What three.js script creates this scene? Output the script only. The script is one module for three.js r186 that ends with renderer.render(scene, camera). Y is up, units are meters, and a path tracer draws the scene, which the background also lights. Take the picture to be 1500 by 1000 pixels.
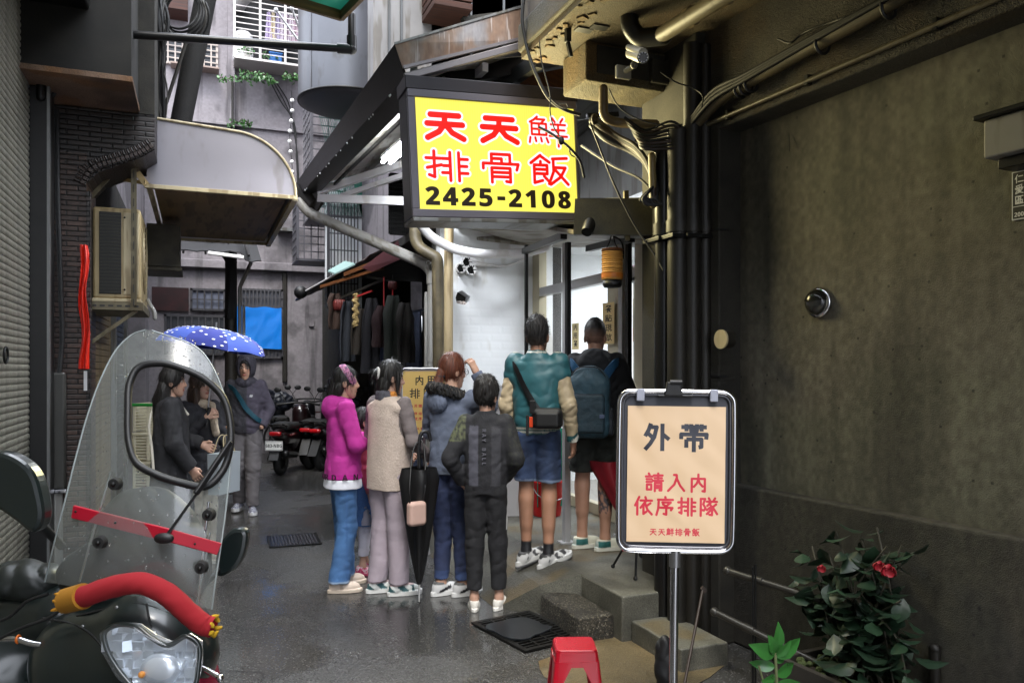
import * as THREE from 'three';
import { mergeGeometries } from 'three/addons/utils/BufferGeometryUtils.js';
import { RoundedBoxGeometry } from 'three/addons/geometries/RoundedBoxGeometry.js';
import { FontLoader } from 'three/addons/loaders/FontLoader.js';
import { TextGeometry } from 'three/addons/geometries/TextGeometry.js';
import { RectAreaLightUniformsLib } from 'three/addons/lights/RectAreaLightUniformsLib.js';
import { createNoise3D } from 'simplex-noise';

// ---------- camera, sky, sun, exposure ----------
const F = 1150, TH = Math.atan(0.4), SN = Math.sin(TH), CS = Math.cos(TH), EYE = 1.6;
const scene = new THREE.Scene();
const camera = new THREE.PerspectiveCamera(2 * Math.atan(540 / F) * 180 / Math.PI, 1500 / 1080, 0.05, 400);
camera.position.set(0, EYE, 0);
camera.rotation.y = -TH;
camera.setViewOffset(1500, 1080, 0, 0, 1500, 1000);
const renderer = new THREE.WebGLRenderer({ antialias: true });
renderer.toneMapping = THREE.LinearToneMapping;
renderer.toneMappingExposure = 5.4;
renderer.shadowMap.enabled = true;
{ // overcast sky, brighter towards the zenith
  const w = 64, h = 32, data = new Float32Array(w * h * 4);
  for (let j = 0; j < h; j++) for (let i = 0; i < w; i++) {
    const el = ((j + 0.5) / h - 0.5) * Math.PI, L = el > 0 ? 0.5 + 0.9 * Math.sin(el) : 0.3, k = (j * w + i) * 4;
    data[k] = L * 0.93; data[k + 1] = L * 0.98; data[k + 2] = L * 1.08; data[k + 3] = 1;
  }
  const sky = new THREE.DataTexture(data, w, h, THREE.RGBAFormat, THREE.FloatType);
  sky.mapping = THREE.EquirectangularReflectionMapping; sky.magFilter = sky.minFilter = THREE.LinearFilter; sky.needsUpdate = true;
  scene.background = sky; scene.environment = sky;
}
const sun = new THREE.DirectionalLight(0xfffaf0, 0.7);
sun.position.set(-2.2, 14, 3.2); sun.target.position.set(0.6, 0, -5.5);
sun.castShadow = true; sun.shadow.radius = 40; sun.shadow.mapSize.set(2048, 2048);
Object.assign(sun.shadow.camera, { left: -12, right: 12, top: 12, bottom: -12, near: 0.5, far: 40 });
scene.add(sun, sun.target);
RectAreaLightUniformsLib.init();
function areaLight(name, pos, target, w, h, color, intensity) {
  const l = new THREE.RectAreaLight(color, intensity, w, h); l.name = name;
  l.position.copy(pos); scene.add(l); l.lookAt(target); return l;
}

// ---------- small maths ----------
let seedState = 7;
const rnd = () => { seedState = (seedState * 1664525 + 1013904223) >>> 0; return seedState / 4294967296; };
const rr = (a, b) => a + (b - a) * rnd();
const V = (x, y, z) => new THREE.Vector3(x, y, z);
const lerp = (a, b, t) => a + (b - a) * t, clamp = (x, a, b) => Math.min(b, Math.max(a, x));
const sstep = (a, b, x) => { const t = clamp((x - a) / (b - a), 0, 1); return t * t * (3 - 2 * t); };
const noise3 = createNoise3D(() => rnd());
// a point of the place from where it shows in the photograph (1500 x 1000) and a known distance, height or plane
const at = (px, py, d) => { const u = (px - 750) / F, v = (540 - py) / F; return V(d * (SN + CS * u), EYE + v * d, -d * (CS - SN * u)); };
const onY = (px, py, h) => at(px, py, (h - EYE) / ((540 - py) / F));
const onX = (px, py, X) => at(px, py, X / (SN + CS * (px - 750) / F));
const onZ = (px, py, Z) => at(px, py, -Z / (CS - SN * (px - 750) / F));

// ---------- textures ----------
const hash = (x, y, s) => { let h = Math.imul(x, 374761393) + Math.imul(y, 668265263) + Math.imul(s, 974634777); h = Math.imul(h ^ (h >>> 13), 1274126177); return ((h ^ (h >>> 16)) >>> 0) / 4294967296; };
function vn(u, v, fx, fy, s) { // value noise that tiles
  const x = u * fx, y = v * fy, ix = Math.floor(x), iy = Math.floor(y), a = x - ix, b = y - iy, A = a * a * (3 - 2 * a), B = b * b * (3 - 2 * b);
  const m = (k, n) => ((k % n) + n) % n, x0 = m(ix, fx), x1 = m(ix + 1, fx), y0 = m(iy, fy), y1 = m(iy + 1, fy);
  return lerp(lerp(hash(x0, y0, s), hash(x1, y0, s), A), lerp(hash(x0, y1, s), hash(x1, y1, s), A), B);
}
function fbm(u, v, fx, fy, oct, s) { let a = 0.5, t = 0, n = 0; for (let i = 0; i < oct; i++) { t += a * vn(u, v, fx, fy, s + i); n += a; a *= 0.5; fx *= 2; fy *= 2; } return t / n; }
function dtex(n, fn, srgb, meters) {
  const d = new Uint8Array(n * n * 4);
  for (let j = 0; j < n; j++) for (let i = 0; i < n; i++) {
    const c = fn((i + 0.5) / n, (j + 0.5) / n), k = (j * n + i) * 4;
    if (typeof c === 'number') d[k] = d[k + 1] = d[k + 2] = clamp(c, 0, 1) * 255; else for (let q = 0; q < 3; q++) d[k + q] = clamp(c[q], 0, 1) * 255;
    d[k + 3] = 255;
  }
  const t = new THREE.DataTexture(d, n, n, THREE.RGBAFormat);
  t.wrapS = t.wrapT = THREE.RepeatWrapping; t.magFilter = THREE.LinearFilter; t.minFilter = THREE.LinearMipmapLinearFilter; t.generateMipmaps = true;
  if (srgb) t.colorSpace = THREE.SRGBColorSpace;
  t.repeat.set(1 / meters, 1 / meters); t.needsUpdate = true; return t;
}
const mixc = (a, b, t) => [lerp(a[0], b[0], t), lerp(a[1], b[1], t), lerp(a[2], b[2], t)];
const mulc = (a, k) => [a[0] * k, a[1] * k, a[2] * k];
const cMap = (n, m, fn) => dtex(n, fn, true, m), gMap = (n, m, fn) => dtex(n, fn, false, m);
const std = (color, roughness = 0.7, metalness = 0, more = {}) => { const m = new THREE.MeshStandardMaterial({ roughness, metalness, ...more }); if (Array.isArray(color)) m.color.setRGB(...color); else m.color.set(color); return m; };
const phys = (color, more) => { const m = new THREE.MeshPhysicalMaterial(more); if (Array.isArray(color)) m.color.setRGB(...color); else m.color.set(color); return m; };

const T = {
  asphalt: cMap(1024, 3.2, (u, v) => {
    const g = fbm(u, v, 3, 3, 6, 1), sp = hash(Math.floor(u * 420), Math.floor(v * 420), 3), c = 0.242 + 0.17 * (g - 0.5) + (sp > 0.965 ? 0.13 : sp > 0.84 ? 0.05 : sp < 0.2 ? -0.04 : 0);
    const br = sstep(0.56, 0.7, fbm(u, v, 5, 5, 4, 41)), cr = Math.abs(fbm(u, v, 3, 3, 5, 45) - 0.5) < 0.0035 ? 0.55 : 1; if (cr < 1) return [c * cr, c * cr, c * cr]; return mixc([c * 1.01, c, c * 0.98], [c * 1.12, c * 1.0, c * 0.8], br * 0.15);
  }),
  asphaltR: gMap(1024, 3.2, (u, v) => { const w = sstep(0.42, 0.62, fbm(u, v, 4, 4, 4, 11)); return lerp(0.04, 0.4, w) + 0.2 * (hash(Math.floor(u * 700), Math.floor(v * 700), 8) - 0.5); }),
  asphaltB: gMap(1024, 3.2, (u, v) => { const w = sstep(0.4, 0.6, fbm(u, v, 4, 4, 4, 11)); return 0.3 + (hash(Math.floor(u * 400), Math.floor(v * 400), 5) - 0.5) * lerp(0.06, 0.75, w) + lerp(0.05, 0.3, w) * (fbm(u, v, 24, 24, 3, 9) - 0.5); }),
  concrete: cMap(1024, 2.2, (u, v) => {
    const g = fbm(u, v, 5, 5, 5, 21), sp = hash(Math.floor(u * 600), Math.floor(v * 600), 23) - 0.5, st = sstep(0.52, 0.68, fbm(u, v, 4, 4, 4, 25)), br = sstep(0.55, 0.72, fbm(u, v, 7, 7, 4, 27));
    let c = 0.52 + 0.3 * (g - 0.5) + 0.2 * sp; let k = [c, c * 0.985, c * 0.95]; k = mixc(k, mulc(k, 0.6), st * 0.7); return mixc(k, [c * 0.98, c * 0.8, c * 0.52], br * 0.55);
  }),
  grain: gMap(512, 0.8, (u, v) => 0.5 + 0.5 * (fbm(u, v, 40, 40, 3, 31) - 0.5) + 0.5 * (hash(Math.floor(u * 300), Math.floor(v * 300), 33) - 0.5)),
  plaster: cMap(1024, 3, (u, v) => { // the big grey-ochre wall: trowel patches, drips, pin holes
    const g = fbm(u, v, 4, 3, 5, 51), dr = fbm(u, v, 40, 3, 3, 53), fine = fbm(u, v, 120, 90, 2, 55), hole = hash(Math.floor(u * 260), Math.floor(v * 260), 57) > 0.9975 ? 0.55 : 1;
    const st = sstep(0.5, 0.7, fbm(u, v, 6, 2, 4, 59)), gr = sstep(0.48, 0.66, fbm(u, v, 3, 3, 4, 61)); let c = (0.50 + 0.24 * (g - 0.5) + 0.2 * (dr - 0.5) + 0.18 * (fine - 0.5)) * hole;
    let k = [c, c * 0.975, c * 0.91]; k = mixc(k, [c * 0.95, c * 0.97, c * 0.86], gr * 0.6); return mixc(k, mulc(k, 0.62), st * 0.6);
  }),
  stain: cMap(1024, 3.4, (u, v) => { // old lilac-grey render at the end of the alley
    const g = fbm(u, v, 4, 4, 5, 71), dr = sstep(0.52, 0.75, fbm(u, v, 26, 2, 4, 73)), bl = sstep(0.56, 0.7, fbm(u, v, 5, 5, 5, 75)), f = fbm(u, v, 90, 90, 2, 77) - 0.5;
    const c = 0.62 + 0.16 * (g - 0.5) + 0.08 * f; let k = [c, c * 0.97, c * 1.0]; k = mixc(k, mulc(k, 0.55), dr * 0.55); return mixc(k, mulc(k, 0.5), bl * 0.5);
  }),
  rust: cMap(1024, 1.4, (u, v) => {
    const a = fbm(u, v, 40, 3, 4, 81), b = fbm(u, v, 5, 4, 4, 83), f = fbm(u, v, 100, 40, 2, 85) - 0.5, c = 0.5 + 0.16 * (a - 0.5) + 0.1 * f;
    let k = mixc([c, c * 0.98, c * 1.0], [c * 0.92, c * 0.72, c * 0.58], sstep(0.4, 0.6, b)); const w = sstep(0.64, 0.74, fbm(u, v, 60, 5, 3, 87)); return mixc(k, [0.72, 0.7, 0.7], w * 0.6);
  }),
  grime: cMap(512, 1.6, (u, v) => { const g = fbm(u, v, 6, 6, 5, 91), s = sstep(0.52, 0.72, fbm(u, v, 30, 4, 3, 93)), c = 0.86 + 0.2 * (g - 0.5); return mixc([c, c * 0.985, c * 0.95], [c * 0.6, c * 0.54, c * 0.44], s * 0.5); }),
  clean: cMap(512, 2.2, (u, v) => { const g = fbm(u, v, 5, 5, 5, 95), s = sstep(0.6, 0.8, fbm(u, v, 16, 6, 4, 96)), c = 0.93 + 0.1 * (g - 0.5); return mixc([c, c, c], [c * 0.82, c * 0.8, c * 0.76], s * 0.6); }),
  pebble: cMap(512, 0.6, (u, v) => { const a = hash(Math.floor(u * 75), Math.floor(v * 75), 97), b = fbm(u, v, 6, 6, 4, 98), c = (a > 0.93 ? 0.95 : a > 0.6 ? 0.6 : 0.36) * (0.7 + 0.6 * b); return [c, c * 0.97, c * 0.92]; }),
  dark: cMap(512, 1.2, (u, v) => { const g = fbm(u, v, 8, 8, 5, 101), s = hash(Math.floor(u * 250), Math.floor(v * 250), 103) - 0.5, c = 0.72 + 0.5 * (g - 0.5) + 0.12 * s; return [c, c * 0.98, c * 0.93]; }),
  wood: cMap(512, 0.8, (u, v) => { const g = fbm(u, v, 3, 60, 4, 111), c = 0.6 + 0.4 * (g - 0.5); return [c, c * 0.75, c * 0.45]; }),
  tile: cMap(1024, 0.96, (u, v) => { // small dark brown wall tiles, 24 x 6 cm in running bond
    const row = Math.floor(v * 24), x = u * 6 + (row % 2) * 0.5, ix = Math.floor(x) % 6, a = x - Math.floor(x), b = v * 24 - row, j = a < 0.03 || a > 0.97 || b < 0.1 || b > 0.9;
    const t = hash(ix, row, 121), g = fbm(u, v, 40, 40, 3, 123), c = 0.5 + 0.2 * (t - 0.5) + 0.24 * (g - 0.5); return j ? [0.2, 0.19, 0.18] : [c * 0.95, c * 0.78, c * 0.7];
  }),
  tileB: gMap(512, 0.96, (u, v) => { const row = Math.floor(v * 24), x = u * 6 + (row % 2) * 0.5, a = x - Math.floor(x), b = v * 24 - row; return Math.min(sstep(0, 0.06, a), sstep(0, 0.06, 1 - a), sstep(0, 0.2, b), sstep(0, 0.2, 1 - b)); }),
  brickB: gMap(512, 1.2, (u, v) => { const row = Math.floor(v * 14), x = u * 5 + (row % 2) * 0.5, a = x - Math.floor(x), b = v * 14 - row; return 0.55 * Math.min(sstep(0, 0.12, a), sstep(0, 0.12, 1 - a), sstep(0, 0.3, b), sstep(0, 0.3, 1 - b)) + 0.45 * fbm(u, v, 14, 14, 4, 131); }),
  cloth: gMap(512, 0.3, (u, v) => 0.5 + 0.5 * (fbm(u, v, 64, 64, 2, 141) - 0.5)),
};
T.asphaltWide = T.asphalt;
const M = {
  asphalt: std(0xffffff, 1, 0, { map: T.asphalt, roughnessMap: T.asphaltR, bumpMap: T.asphaltB, bumpScale: 0.008 }),
  concrete: std(0xb4b4a8, 0.5, 0, { map: T.concrete, bumpMap: T.grain, bumpScale: 0.004 }),
  concreteDark: std(0x8a8880, 0.7, 0, { map: T.concrete, bumpMap: T.grain, bumpScale: 0.004 }),
  concreteRust: std(0x93815f, 0.75, 0, { map: T.concrete, bumpMap: T.grain, bumpScale: 0.01 }),
  plaster: std(0xb4b0a4, 0.75, 0, { map: T.plaster, bumpMap: T.grain, bumpScale: 0.003 }),
  roughcast: std(0x7e796e, 0.85, 0, { map: T.concrete, bumpMap: T.grain, bumpScale: 0.012 }),
  stain: std(0xdad8d8, 0.85, 0, { map: T.stain, bumpMap: T.grain, bumpScale: 0.003 }),
  rust: std(0xffffff, 0.5, 0.25, { map: T.rust }),
  whitewash: std(0xf4f6f8, 0.6, 0, { map: T.clean, bumpMap: T.brickB, bumpScale: 0.0015 }),
  shopWhite: std(0xf2f5f6, 0.6),
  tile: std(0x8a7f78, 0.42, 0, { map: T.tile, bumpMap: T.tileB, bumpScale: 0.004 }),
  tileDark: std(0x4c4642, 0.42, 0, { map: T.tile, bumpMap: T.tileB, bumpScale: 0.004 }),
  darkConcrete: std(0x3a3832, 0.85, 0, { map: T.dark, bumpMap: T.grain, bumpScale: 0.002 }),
  blackPipe: std(0x1b1b1d, 0.35, 0.1, { map: T.dark }),
  darkPipe: std(0x2e2b26, 0.5, 0.1, { map: T.dark }),
  greyPipe: std(0x9c9c9c, 0.4, 0, { map: T.grime }),
  tanPipe: std(0xa89878, 0.5, 0, { map: T.grime }),
  mossPipe: std(0x6a6048, 0.6, 0, { map: T.dark }),
  whitePaint: std(0xe4e2e2, 0.45, 0, { map: T.clean }),
  creamPaint: std(0xcabd9c, 0.5, 0, { map: T.grime }),
  cable: std(0x0b0b0b, 0.65),
  cableGrey: std(0x302e2a, 0.6),
  steel: std(0x9a9a9c, 0.3, 0.9),
  chrome: std(0xd6d6da, 0.12, 1),
  galv: std(0x8d9094, 0.42, 0.7, { map: T.grime }),
  darkSteel: std(0x2b2c2e, 0.4, 0.5, { map: T.dark }),
  alu: std(0xb4b4b4, 0.35, 0.2),
  bronze: std(0xb0a88e, 0.4, 0.1),
  black: std(0x101012, 0.5), blackGloss: phys(0x0b0c0d, { roughness: 0.25, clearcoat: 1, clearcoatRoughness: 0.1 }),
  rubber: std(0x141414, 0.75),
  red: std(0xb51224, 0.35), wood: std(0xb08a5a, 0.7, 0, { map: T.wood }),
  pane: phys(0xffffff, { transmission: 1, roughness: 0.02, thickness: 0, ior: 1.45 }),
  window: std(0x14171b, 0.08, 0), greyPanel: std(0x5c6066, 0.5, 0.2, { map: T.grime }),
};

// ---------- geometry helpers (all in world metres) ----------
const numbers = {};
function numbered(n) { const k = numbers[n] = (numbers[n] ?? -1) + 1; return k ? n + '_' + String(k).padStart(3, '0') : n; }
function uvMetres(g) { // box-projected uv in metres
  g = g.index ? g.toNonIndexed() : g;
  const p = g.attributes.position, n = p.count, uv = new Float32Array(n * 2), a = V(), b = V(), c = V(), e = V(), f = V();
  for (let i = 0; i < n; i += 3) {
    a.fromBufferAttribute(p, i); b.fromBufferAttribute(p, i + 1); c.fromBufferAttribute(p, i + 2); e.subVectors(b, a); f.subVectors(c, a); e.cross(f);
    const x = Math.abs(e.x), y = Math.abs(e.y), z = Math.abs(e.z);
    [a, b, c].forEach((q, k) => { const o = (i + k) * 2; if (y >= x && y >= z) { uv[o] = q.x; uv[o + 1] = q.z; } else if (x >= z) { uv[o] = q.z; uv[o + 1] = q.y; } else { uv[o] = q.x; uv[o + 1] = q.y; } });
  }
  g.setAttribute('uv', new THREE.BufferAttribute(uv, 2)); return g;
}
function clean(g) { g = g.index ? g.toNonIndexed() : g; for (const k of Object.keys(g.attributes)) if (!['position', 'normal', 'uv'].includes(k)) g.deleteAttribute(k); if (!g.attributes.uv) g.setAttribute('uv', new THREE.BufferAttribute(new Float32Array(g.attributes.position.count * 2), 2)); return g; }
const join = (list) => { list = [].concat(list).flat(9).map(clean); return list.length > 1 ? mergeGeometries(list) : list[0]; };
function mesh(name, geos, mat, parent = scene, keepUV) { // geometry given in world coordinates
  let g = join(geos); if (!keepUV) g = uvMetres(g);
  if (parent !== scene) { parent.updateWorldMatrix(true, false); g = g.clone(); g.applyMatrix4(parent.matrixWorld.clone().invert()); }
  const m = new THREE.Mesh(g, mat); m.name = numbered(name); m.castShadow = m.receiveShadow = true; parent.add(m); return m;
}
function lmesh(name, geos, mat, parent, keepUV) { let g = join(geos); if (!keepUV) g = uvMetres(g); const m = new THREE.Mesh(g, mat); m.name = numbered(name); m.castShadow = m.receiveShadow = true; parent.add(m); return m; }
function thing(name, label, category, pos = V(0, 0, 0), turn = 0, group) {
  const o = new THREE.Group(); o.name = numbered(name); o.position.copy(pos); o.rotation.y = turn; o.userData = { label, category }; if (group) o.userData.group = group;
  scene.add(o); o.updateMatrixWorld(true); return o;
}
function tag(o, label, category, group, kind) { o.userData.label = label; if (category) o.userData.category = category; if (group) o.userData.group = group; if (kind) o.userData.kind = kind; return o; }
function struct(name, label, geos, mat, keepUV) { const m = mesh(name, geos, mat, scene, keepUV); m.userData = { kind: 'structure', label, category: name.split('_').slice(-1)[0] }; return m; }
function box(x0, y0, z0, x1, y1, z1, r = 0) {
  const w = Math.abs(x1 - x0), h = Math.abs(y1 - y0), d = Math.abs(z1 - z0), R = Math.min(r, w / 2.1, h / 2.1, d / 2.1);
  const g = R > 0.0005 ? new RoundedBoxGeometry(w, h, d, 2, R) : new THREE.BoxGeometry(w, h, d);
  return g.translate((x0 + x1) / 2, (y0 + y1) / 2, (z0 + z1) / 2);
}
function frameAt(a, b, up = V(0, 1, 0)) { // matrix whose z runs from a to b
  const z = b.clone().sub(a).normalize(); let x = up.clone().cross(z); if (x.lengthSq() < 1e-6) x = V(1, 0, 0).cross(z); x.normalize();
  return new THREE.Matrix4().makeBasis(x, z.clone().cross(x), z).setPosition(a.clone().add(b).multiplyScalar(0.5));
}
function bar(a, b, w, h = w, r = 0, up) { const L = a.distanceTo(b); return (r ? new RoundedBoxGeometry(w, h, L, 2, Math.min(r, w / 2.1, h / 2.1)) : new THREE.BoxGeometry(w, h, L)).applyMatrix4(frameAt(a, b, up)); }
function cyl(a, b, r0, r1 = r0, n = 16) { const g = new THREE.CylinderGeometry(r1, r0, a.distanceTo(b), n); g.rotateX(Math.PI / 2); return g.applyMatrix4(frameAt(a, b)); }
function pipe(pts, r, round = 0.06, n = 12) { // straight runs with rounded elbows
  const path = new THREE.CurvePath(); let p = pts[0].clone();
  for (let i = 1; i < pts.length; i++) {
    if (i < pts.length - 1) {
      const a = pts[i].clone().sub(pts[i - 1]), b = pts[i + 1].clone().sub(pts[i]), k = Math.min(round, a.length() * 0.45, b.length() * 0.45), q = pts[i].clone().addScaledVector(a.normalize(), -k), s = pts[i].clone().addScaledVector(b.normalize(), k);
      path.add(new THREE.LineCurve3(p, q)); path.add(new THREE.QuadraticBezierCurve3(q, pts[i], s)); p = s;
    } else path.add(new THREE.LineCurve3(p, pts[i]));
  }
  const g = []; for (const c of path.curves) g.push(new THREE.TubeGeometry(c, c.isLineCurve3 ? 1 : 7, r, n, false));
  g.push(new THREE.SphereGeometry(r, n, 6).translate(...pts[0].toArray()), new THREE.SphereGeometry(r, n, 6).translate(...pts[pts.length - 1].toArray())); return join(g);
}
function wire(pts, r = 0.006, n = 6, per = 8) { return new THREE.TubeGeometry(new THREE.CatmullRomCurve3(pts), (pts.length - 1) * per, r, n, false); }
function sag(a, b, s, r = 0.006, k = 0) { const pts = []; for (let i = 0; i <= 6; i++) { const t = i / 6, p = a.clone().lerp(b, t); p.y -= s * 4 * t * (1 - t); p.x += k * (hash(i, Math.round(a.x * 99), 5) - 0.5); pts.push(p); } return wire(pts, r, 6, 4); }
function slab(corners, t, dir = V(0, 1, 0)) { // a flat or folded sheet through the corners, t thick along dir
  const n = corners.length, top = corners.map((c) => c.clone().addScaledVector(dir, t)), pos = [], tri = (a, b, c) => pos.push(...a.toArray(), ...b.toArray(), ...c.toArray());
  for (let i = 1; i < n - 1; i++) { tri(corners[0], corners[i], corners[i + 1]); tri(top[0], top[i + 1], top[i]); }
  for (let i = 0; i < n; i++) { const j = (i + 1) % n; tri(corners[i], top[i], corners[j]); tri(corners[j], top[i], top[j]); }
  const g = new THREE.BufferGeometry(); g.setAttribute('position', new THREE.Float32BufferAttribute(pos, 3)); g.computeVertexNormals();
  // make the faces look outwards
  const c = V(); corners.concat(top).forEach((q) => c.add(q)); c.divideScalar(2 * n);
  const p = g.attributes.position, a = V(), b = V(), d = V(), f = V();
  for (let i = 0; i < p.count; i += 3) { a.fromBufferAttribute(p, i); b.fromBufferAttribute(p, i + 1); d.fromBufferAttribute(p, i + 2); f.subVectors(b, a).cross(V().subVectors(d, a)); if (f.dot(a.clone().sub(c)) < 0) { p.setXYZ(i + 1, d.x, d.y, d.z); p.setXYZ(i + 2, b.x, b.y, b.z); } }
  g.deleteAttribute('normal'); g.computeVertexNormals(); return g;
}
function extrude(pts, depth, bevel = 0, curve = 8, holes = []) {
  const s = new THREE.Shape(pts.map((p) => new THREE.Vector2(...p))); for (const h of holes) s.holes.push(new THREE.Path(h.map((p) => new THREE.Vector2(...p))));
  return new THREE.ExtrudeGeometry(s, { depth, bevelEnabled: bevel > 0, bevelSize: bevel, bevelThickness: bevel, bevelSegments: 2, curveSegments: curve });
}
function lathe(pts, n = 24) { return new THREE.LatheGeometry(pts.map((p) => new THREE.Vector2(...p)), n); }
function loft(rows, close) { // rows of points, one sheet
  const pos = [], idx = [], w = rows[0].length; rows.forEach((r) => r.forEach((p) => pos.push(p.x, p.y, p.z)));
  for (let j = 0; j < rows.length - 1; j++) for (let i = 0; i < w - (close ? 0 : 1); i++) { const a = j * w + i, b = j * w + (i + 1) % w, c = a + w, d = b + w; idx.push(a, b, d, a, d, c); }
  const g = new THREE.BufferGeometry(); g.setAttribute('position', new THREE.Float32BufferAttribute(pos, 3)); g.setIndex(idx); g.computeVertexNormals(); return g;
}
function thicken(rows, t) { // sheet with thickness: front, back and rim
  const w = rows[0].length, flat = loft(rows), nn = flat.attributes.normal, back = rows.map((r, j) => r.map((p, i) => p.clone().addScaledVector(V().fromBufferAttribute(nn, j * w + i), -t)));
  const rim = [...rows[0].map((_, i) => [0, i]), ...rows.slice(1).map((_, j) => [j + 1, w - 1]), ...rows[0].map((_, i) => [rows.length - 1, w - 1 - i]).slice(1), ...rows.slice(1, -1).map((_, j) => [rows.length - 2 - j, 0])];
  return join([flat, loft(back.map((r) => r.slice().reverse())), loft([rim.map(([j, i]) => rows[j][i]), rim.map(([j, i]) => back[j][i])], true)]);
}

// ---------- hand-drawn glyphs (strokes on a 100 x 100 field, y down) ----------
const GL = {
  天: '18,20 82,20;10,48 90,48;50,20 49,48 36,72 10,92;50,48 66,74 92,92', 外: '28,6 20,28 8,48;26,18 48,18 40,50 26,72 8,92;18,38 34,52;68,6 68,96;68,40 92,58',
  鮮: '24,4 16,14 6,22;22,12 42,12 34,24;10,26 46,26 46,62 10,62 10,26;10,44 46,44;28,26 28,62;6,72 4,88;18,72 20,84;32,72 34,84;46,72 50,86;62,6 68,18;88,6 82,18;58,26 94,26;60,44 92,44;54,64 98,64;76,26 76,98',
  排: '4,28 36,28;6,58 38,48;22,6 22,86 10,80;58,8 58,96;78,8 78,96;40,28 58,28;42,50 58,50;40,72 58,72;78,28 98,28;78,50 96,50;78,72 98,72',
  骨: '28,6 72,6 72,36;28,6 28,36;28,20 52,20 52,36;8,52 8,36 92,36 88,54;28,50 28,96;28,50 72,50 72,94 62,92;28,64 72,64;28,78 72,78',
  飯: '28,2 4,28;28,4 50,24;28,22 28,32;12,34 44,34 44,62 12,62;12,34 12,92 32,84;12,48 44,48;36,70 50,90;58,12 94,8;60,12 60,54 48,94;62,40 90,40 78,70 52,96;66,50 96,94',
  帶: '6,16 94,16;24,6 24,30;76,6 76,30;40,6 40,28 60,28 60,6;6,56 6,40 94,40 92,56;24,56 24,84;24,56 76,56 76,80 66,82;50,44 50,98', 請: '20,4 24,12;4,20 40,20;8,34 36,34;8,48 36,48;10,62 34,62 34,88 10,88 10,62;48,14 96,14;52,28 92,28;44,42 98,42;72,4 72,42;54,54 54,96;54,54 90,54 90,92 80,92;54,68 90,68;54,80 90,80',
  入: '38,10 52,10 54,30 72,66 94,92;52,26 40,60 6,94', 內: '14,28 14,96;14,28 86,28 86,94 74,92;50,6 50,30 42,52 26,70;50,30 58,52 74,68', 依: '28,4 6,48;18,30 18,96;62,4 66,16;36,22 98,22;66,24 36,60;52,48 52,92 68,80;90,36 68,52;60,34 74,70 98,94',
  序: '52,2 54,12;12,16 94,16;16,16 14,62 4,96;36,30 82,30 60,48;40,40 62,54;26,58 92,58 84,70;58,58 58,94 44,90', 隊: '8,8 8,96;8,8 32,8 22,36 34,56 26,68 16,66;52,4 60,18;86,4 78,18;42,22 96,22;68,22 44,44;58,34 72,56 70,92 56,90;66,48 42,66;70,60 42,86;92,36 74,50;72,48 98,86',
  用: '18,10 18,60 6,94;18,10 84,10 84,92 72,92;18,36 84,36;18,62 84,62;50,10 50,94', 餐: '30,4 12,24;22,8 42,8 30,26;50,10 88,8 54,34;56,16 88,32;50,34 8,60;50,34 92,60;50,44 52,50;30,54 70,54 70,72 30,72;30,54 30,94 48,86;30,63 70,63;60,74 80,94;76,76 60,86',
  點: '8,8 44,8 44,38 8,38 8,8;26,8 26,62;8,50 44,50;4,64 48,62;8,74 4,92;20,74 22,88;32,74 36,86;44,72 50,88;70,4 70,48;70,24 96,24;56,48 94,48 94,90 56,90 56,48', 現: '8,12 40,12;8,44 40,44;4,82 42,74;24,12 24,78;52,8 88,8 88,60 52,60 52,8;52,26 88,26;52,42 88,42;62,60 58,80 42,96;78,60 78,90 98,90 98,78',
  做: '24,4 4,44;16,26 16,96;24,26 54,26;40,8 40,52;28,52 52,52 52,84 28,84 28,52;72,4 58,42;68,24 96,24;86,26 76,64 52,96;66,40 80,72 98,94', 仁: '30,4 6,50;20,32 20,96;44,24 90,24;38,84 98,84', 愛: '80,2 16,12;22,20 28,30;48,16 52,28;80,16 70,30;8,46 8,36 92,36 88,48;24,46 18,58;36,44 36,58 62,58;48,44 54,52;70,44 80,54;40,62 12,84;34,70 74,68 52,86 10,98;40,74 60,86 94,98',
  區: '8,10 94,10;10,10 10,92 96,92;40,20 68,20 68,42 40,42 40,20;24,54 46,54 46,80 24,80 24,54;62,54 86,54 86,80 62,80 62,54',
};
function glyph(c, ch, x, y, w, h) { for (const st of GL[ch].split(';')) { c.beginPath(); st.split(' ').forEach((p, i) => { const [a, b] = p.split(',').map(Number); i ? c.lineTo(x + a * w / 100, y + b * h / 100) : c.moveTo(x + a * w / 100, y + b * h / 100); }); c.stroke(); } }
function sheet(w, h, draw) { const cv = document.createElement('canvas'); cv.width = w; cv.height = h; draw(cv.getContext('2d'), w, h); const t = new THREE.CanvasTexture(cv); t.colorSpace = THREE.SRGBColorSpace; return t; }
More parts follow.
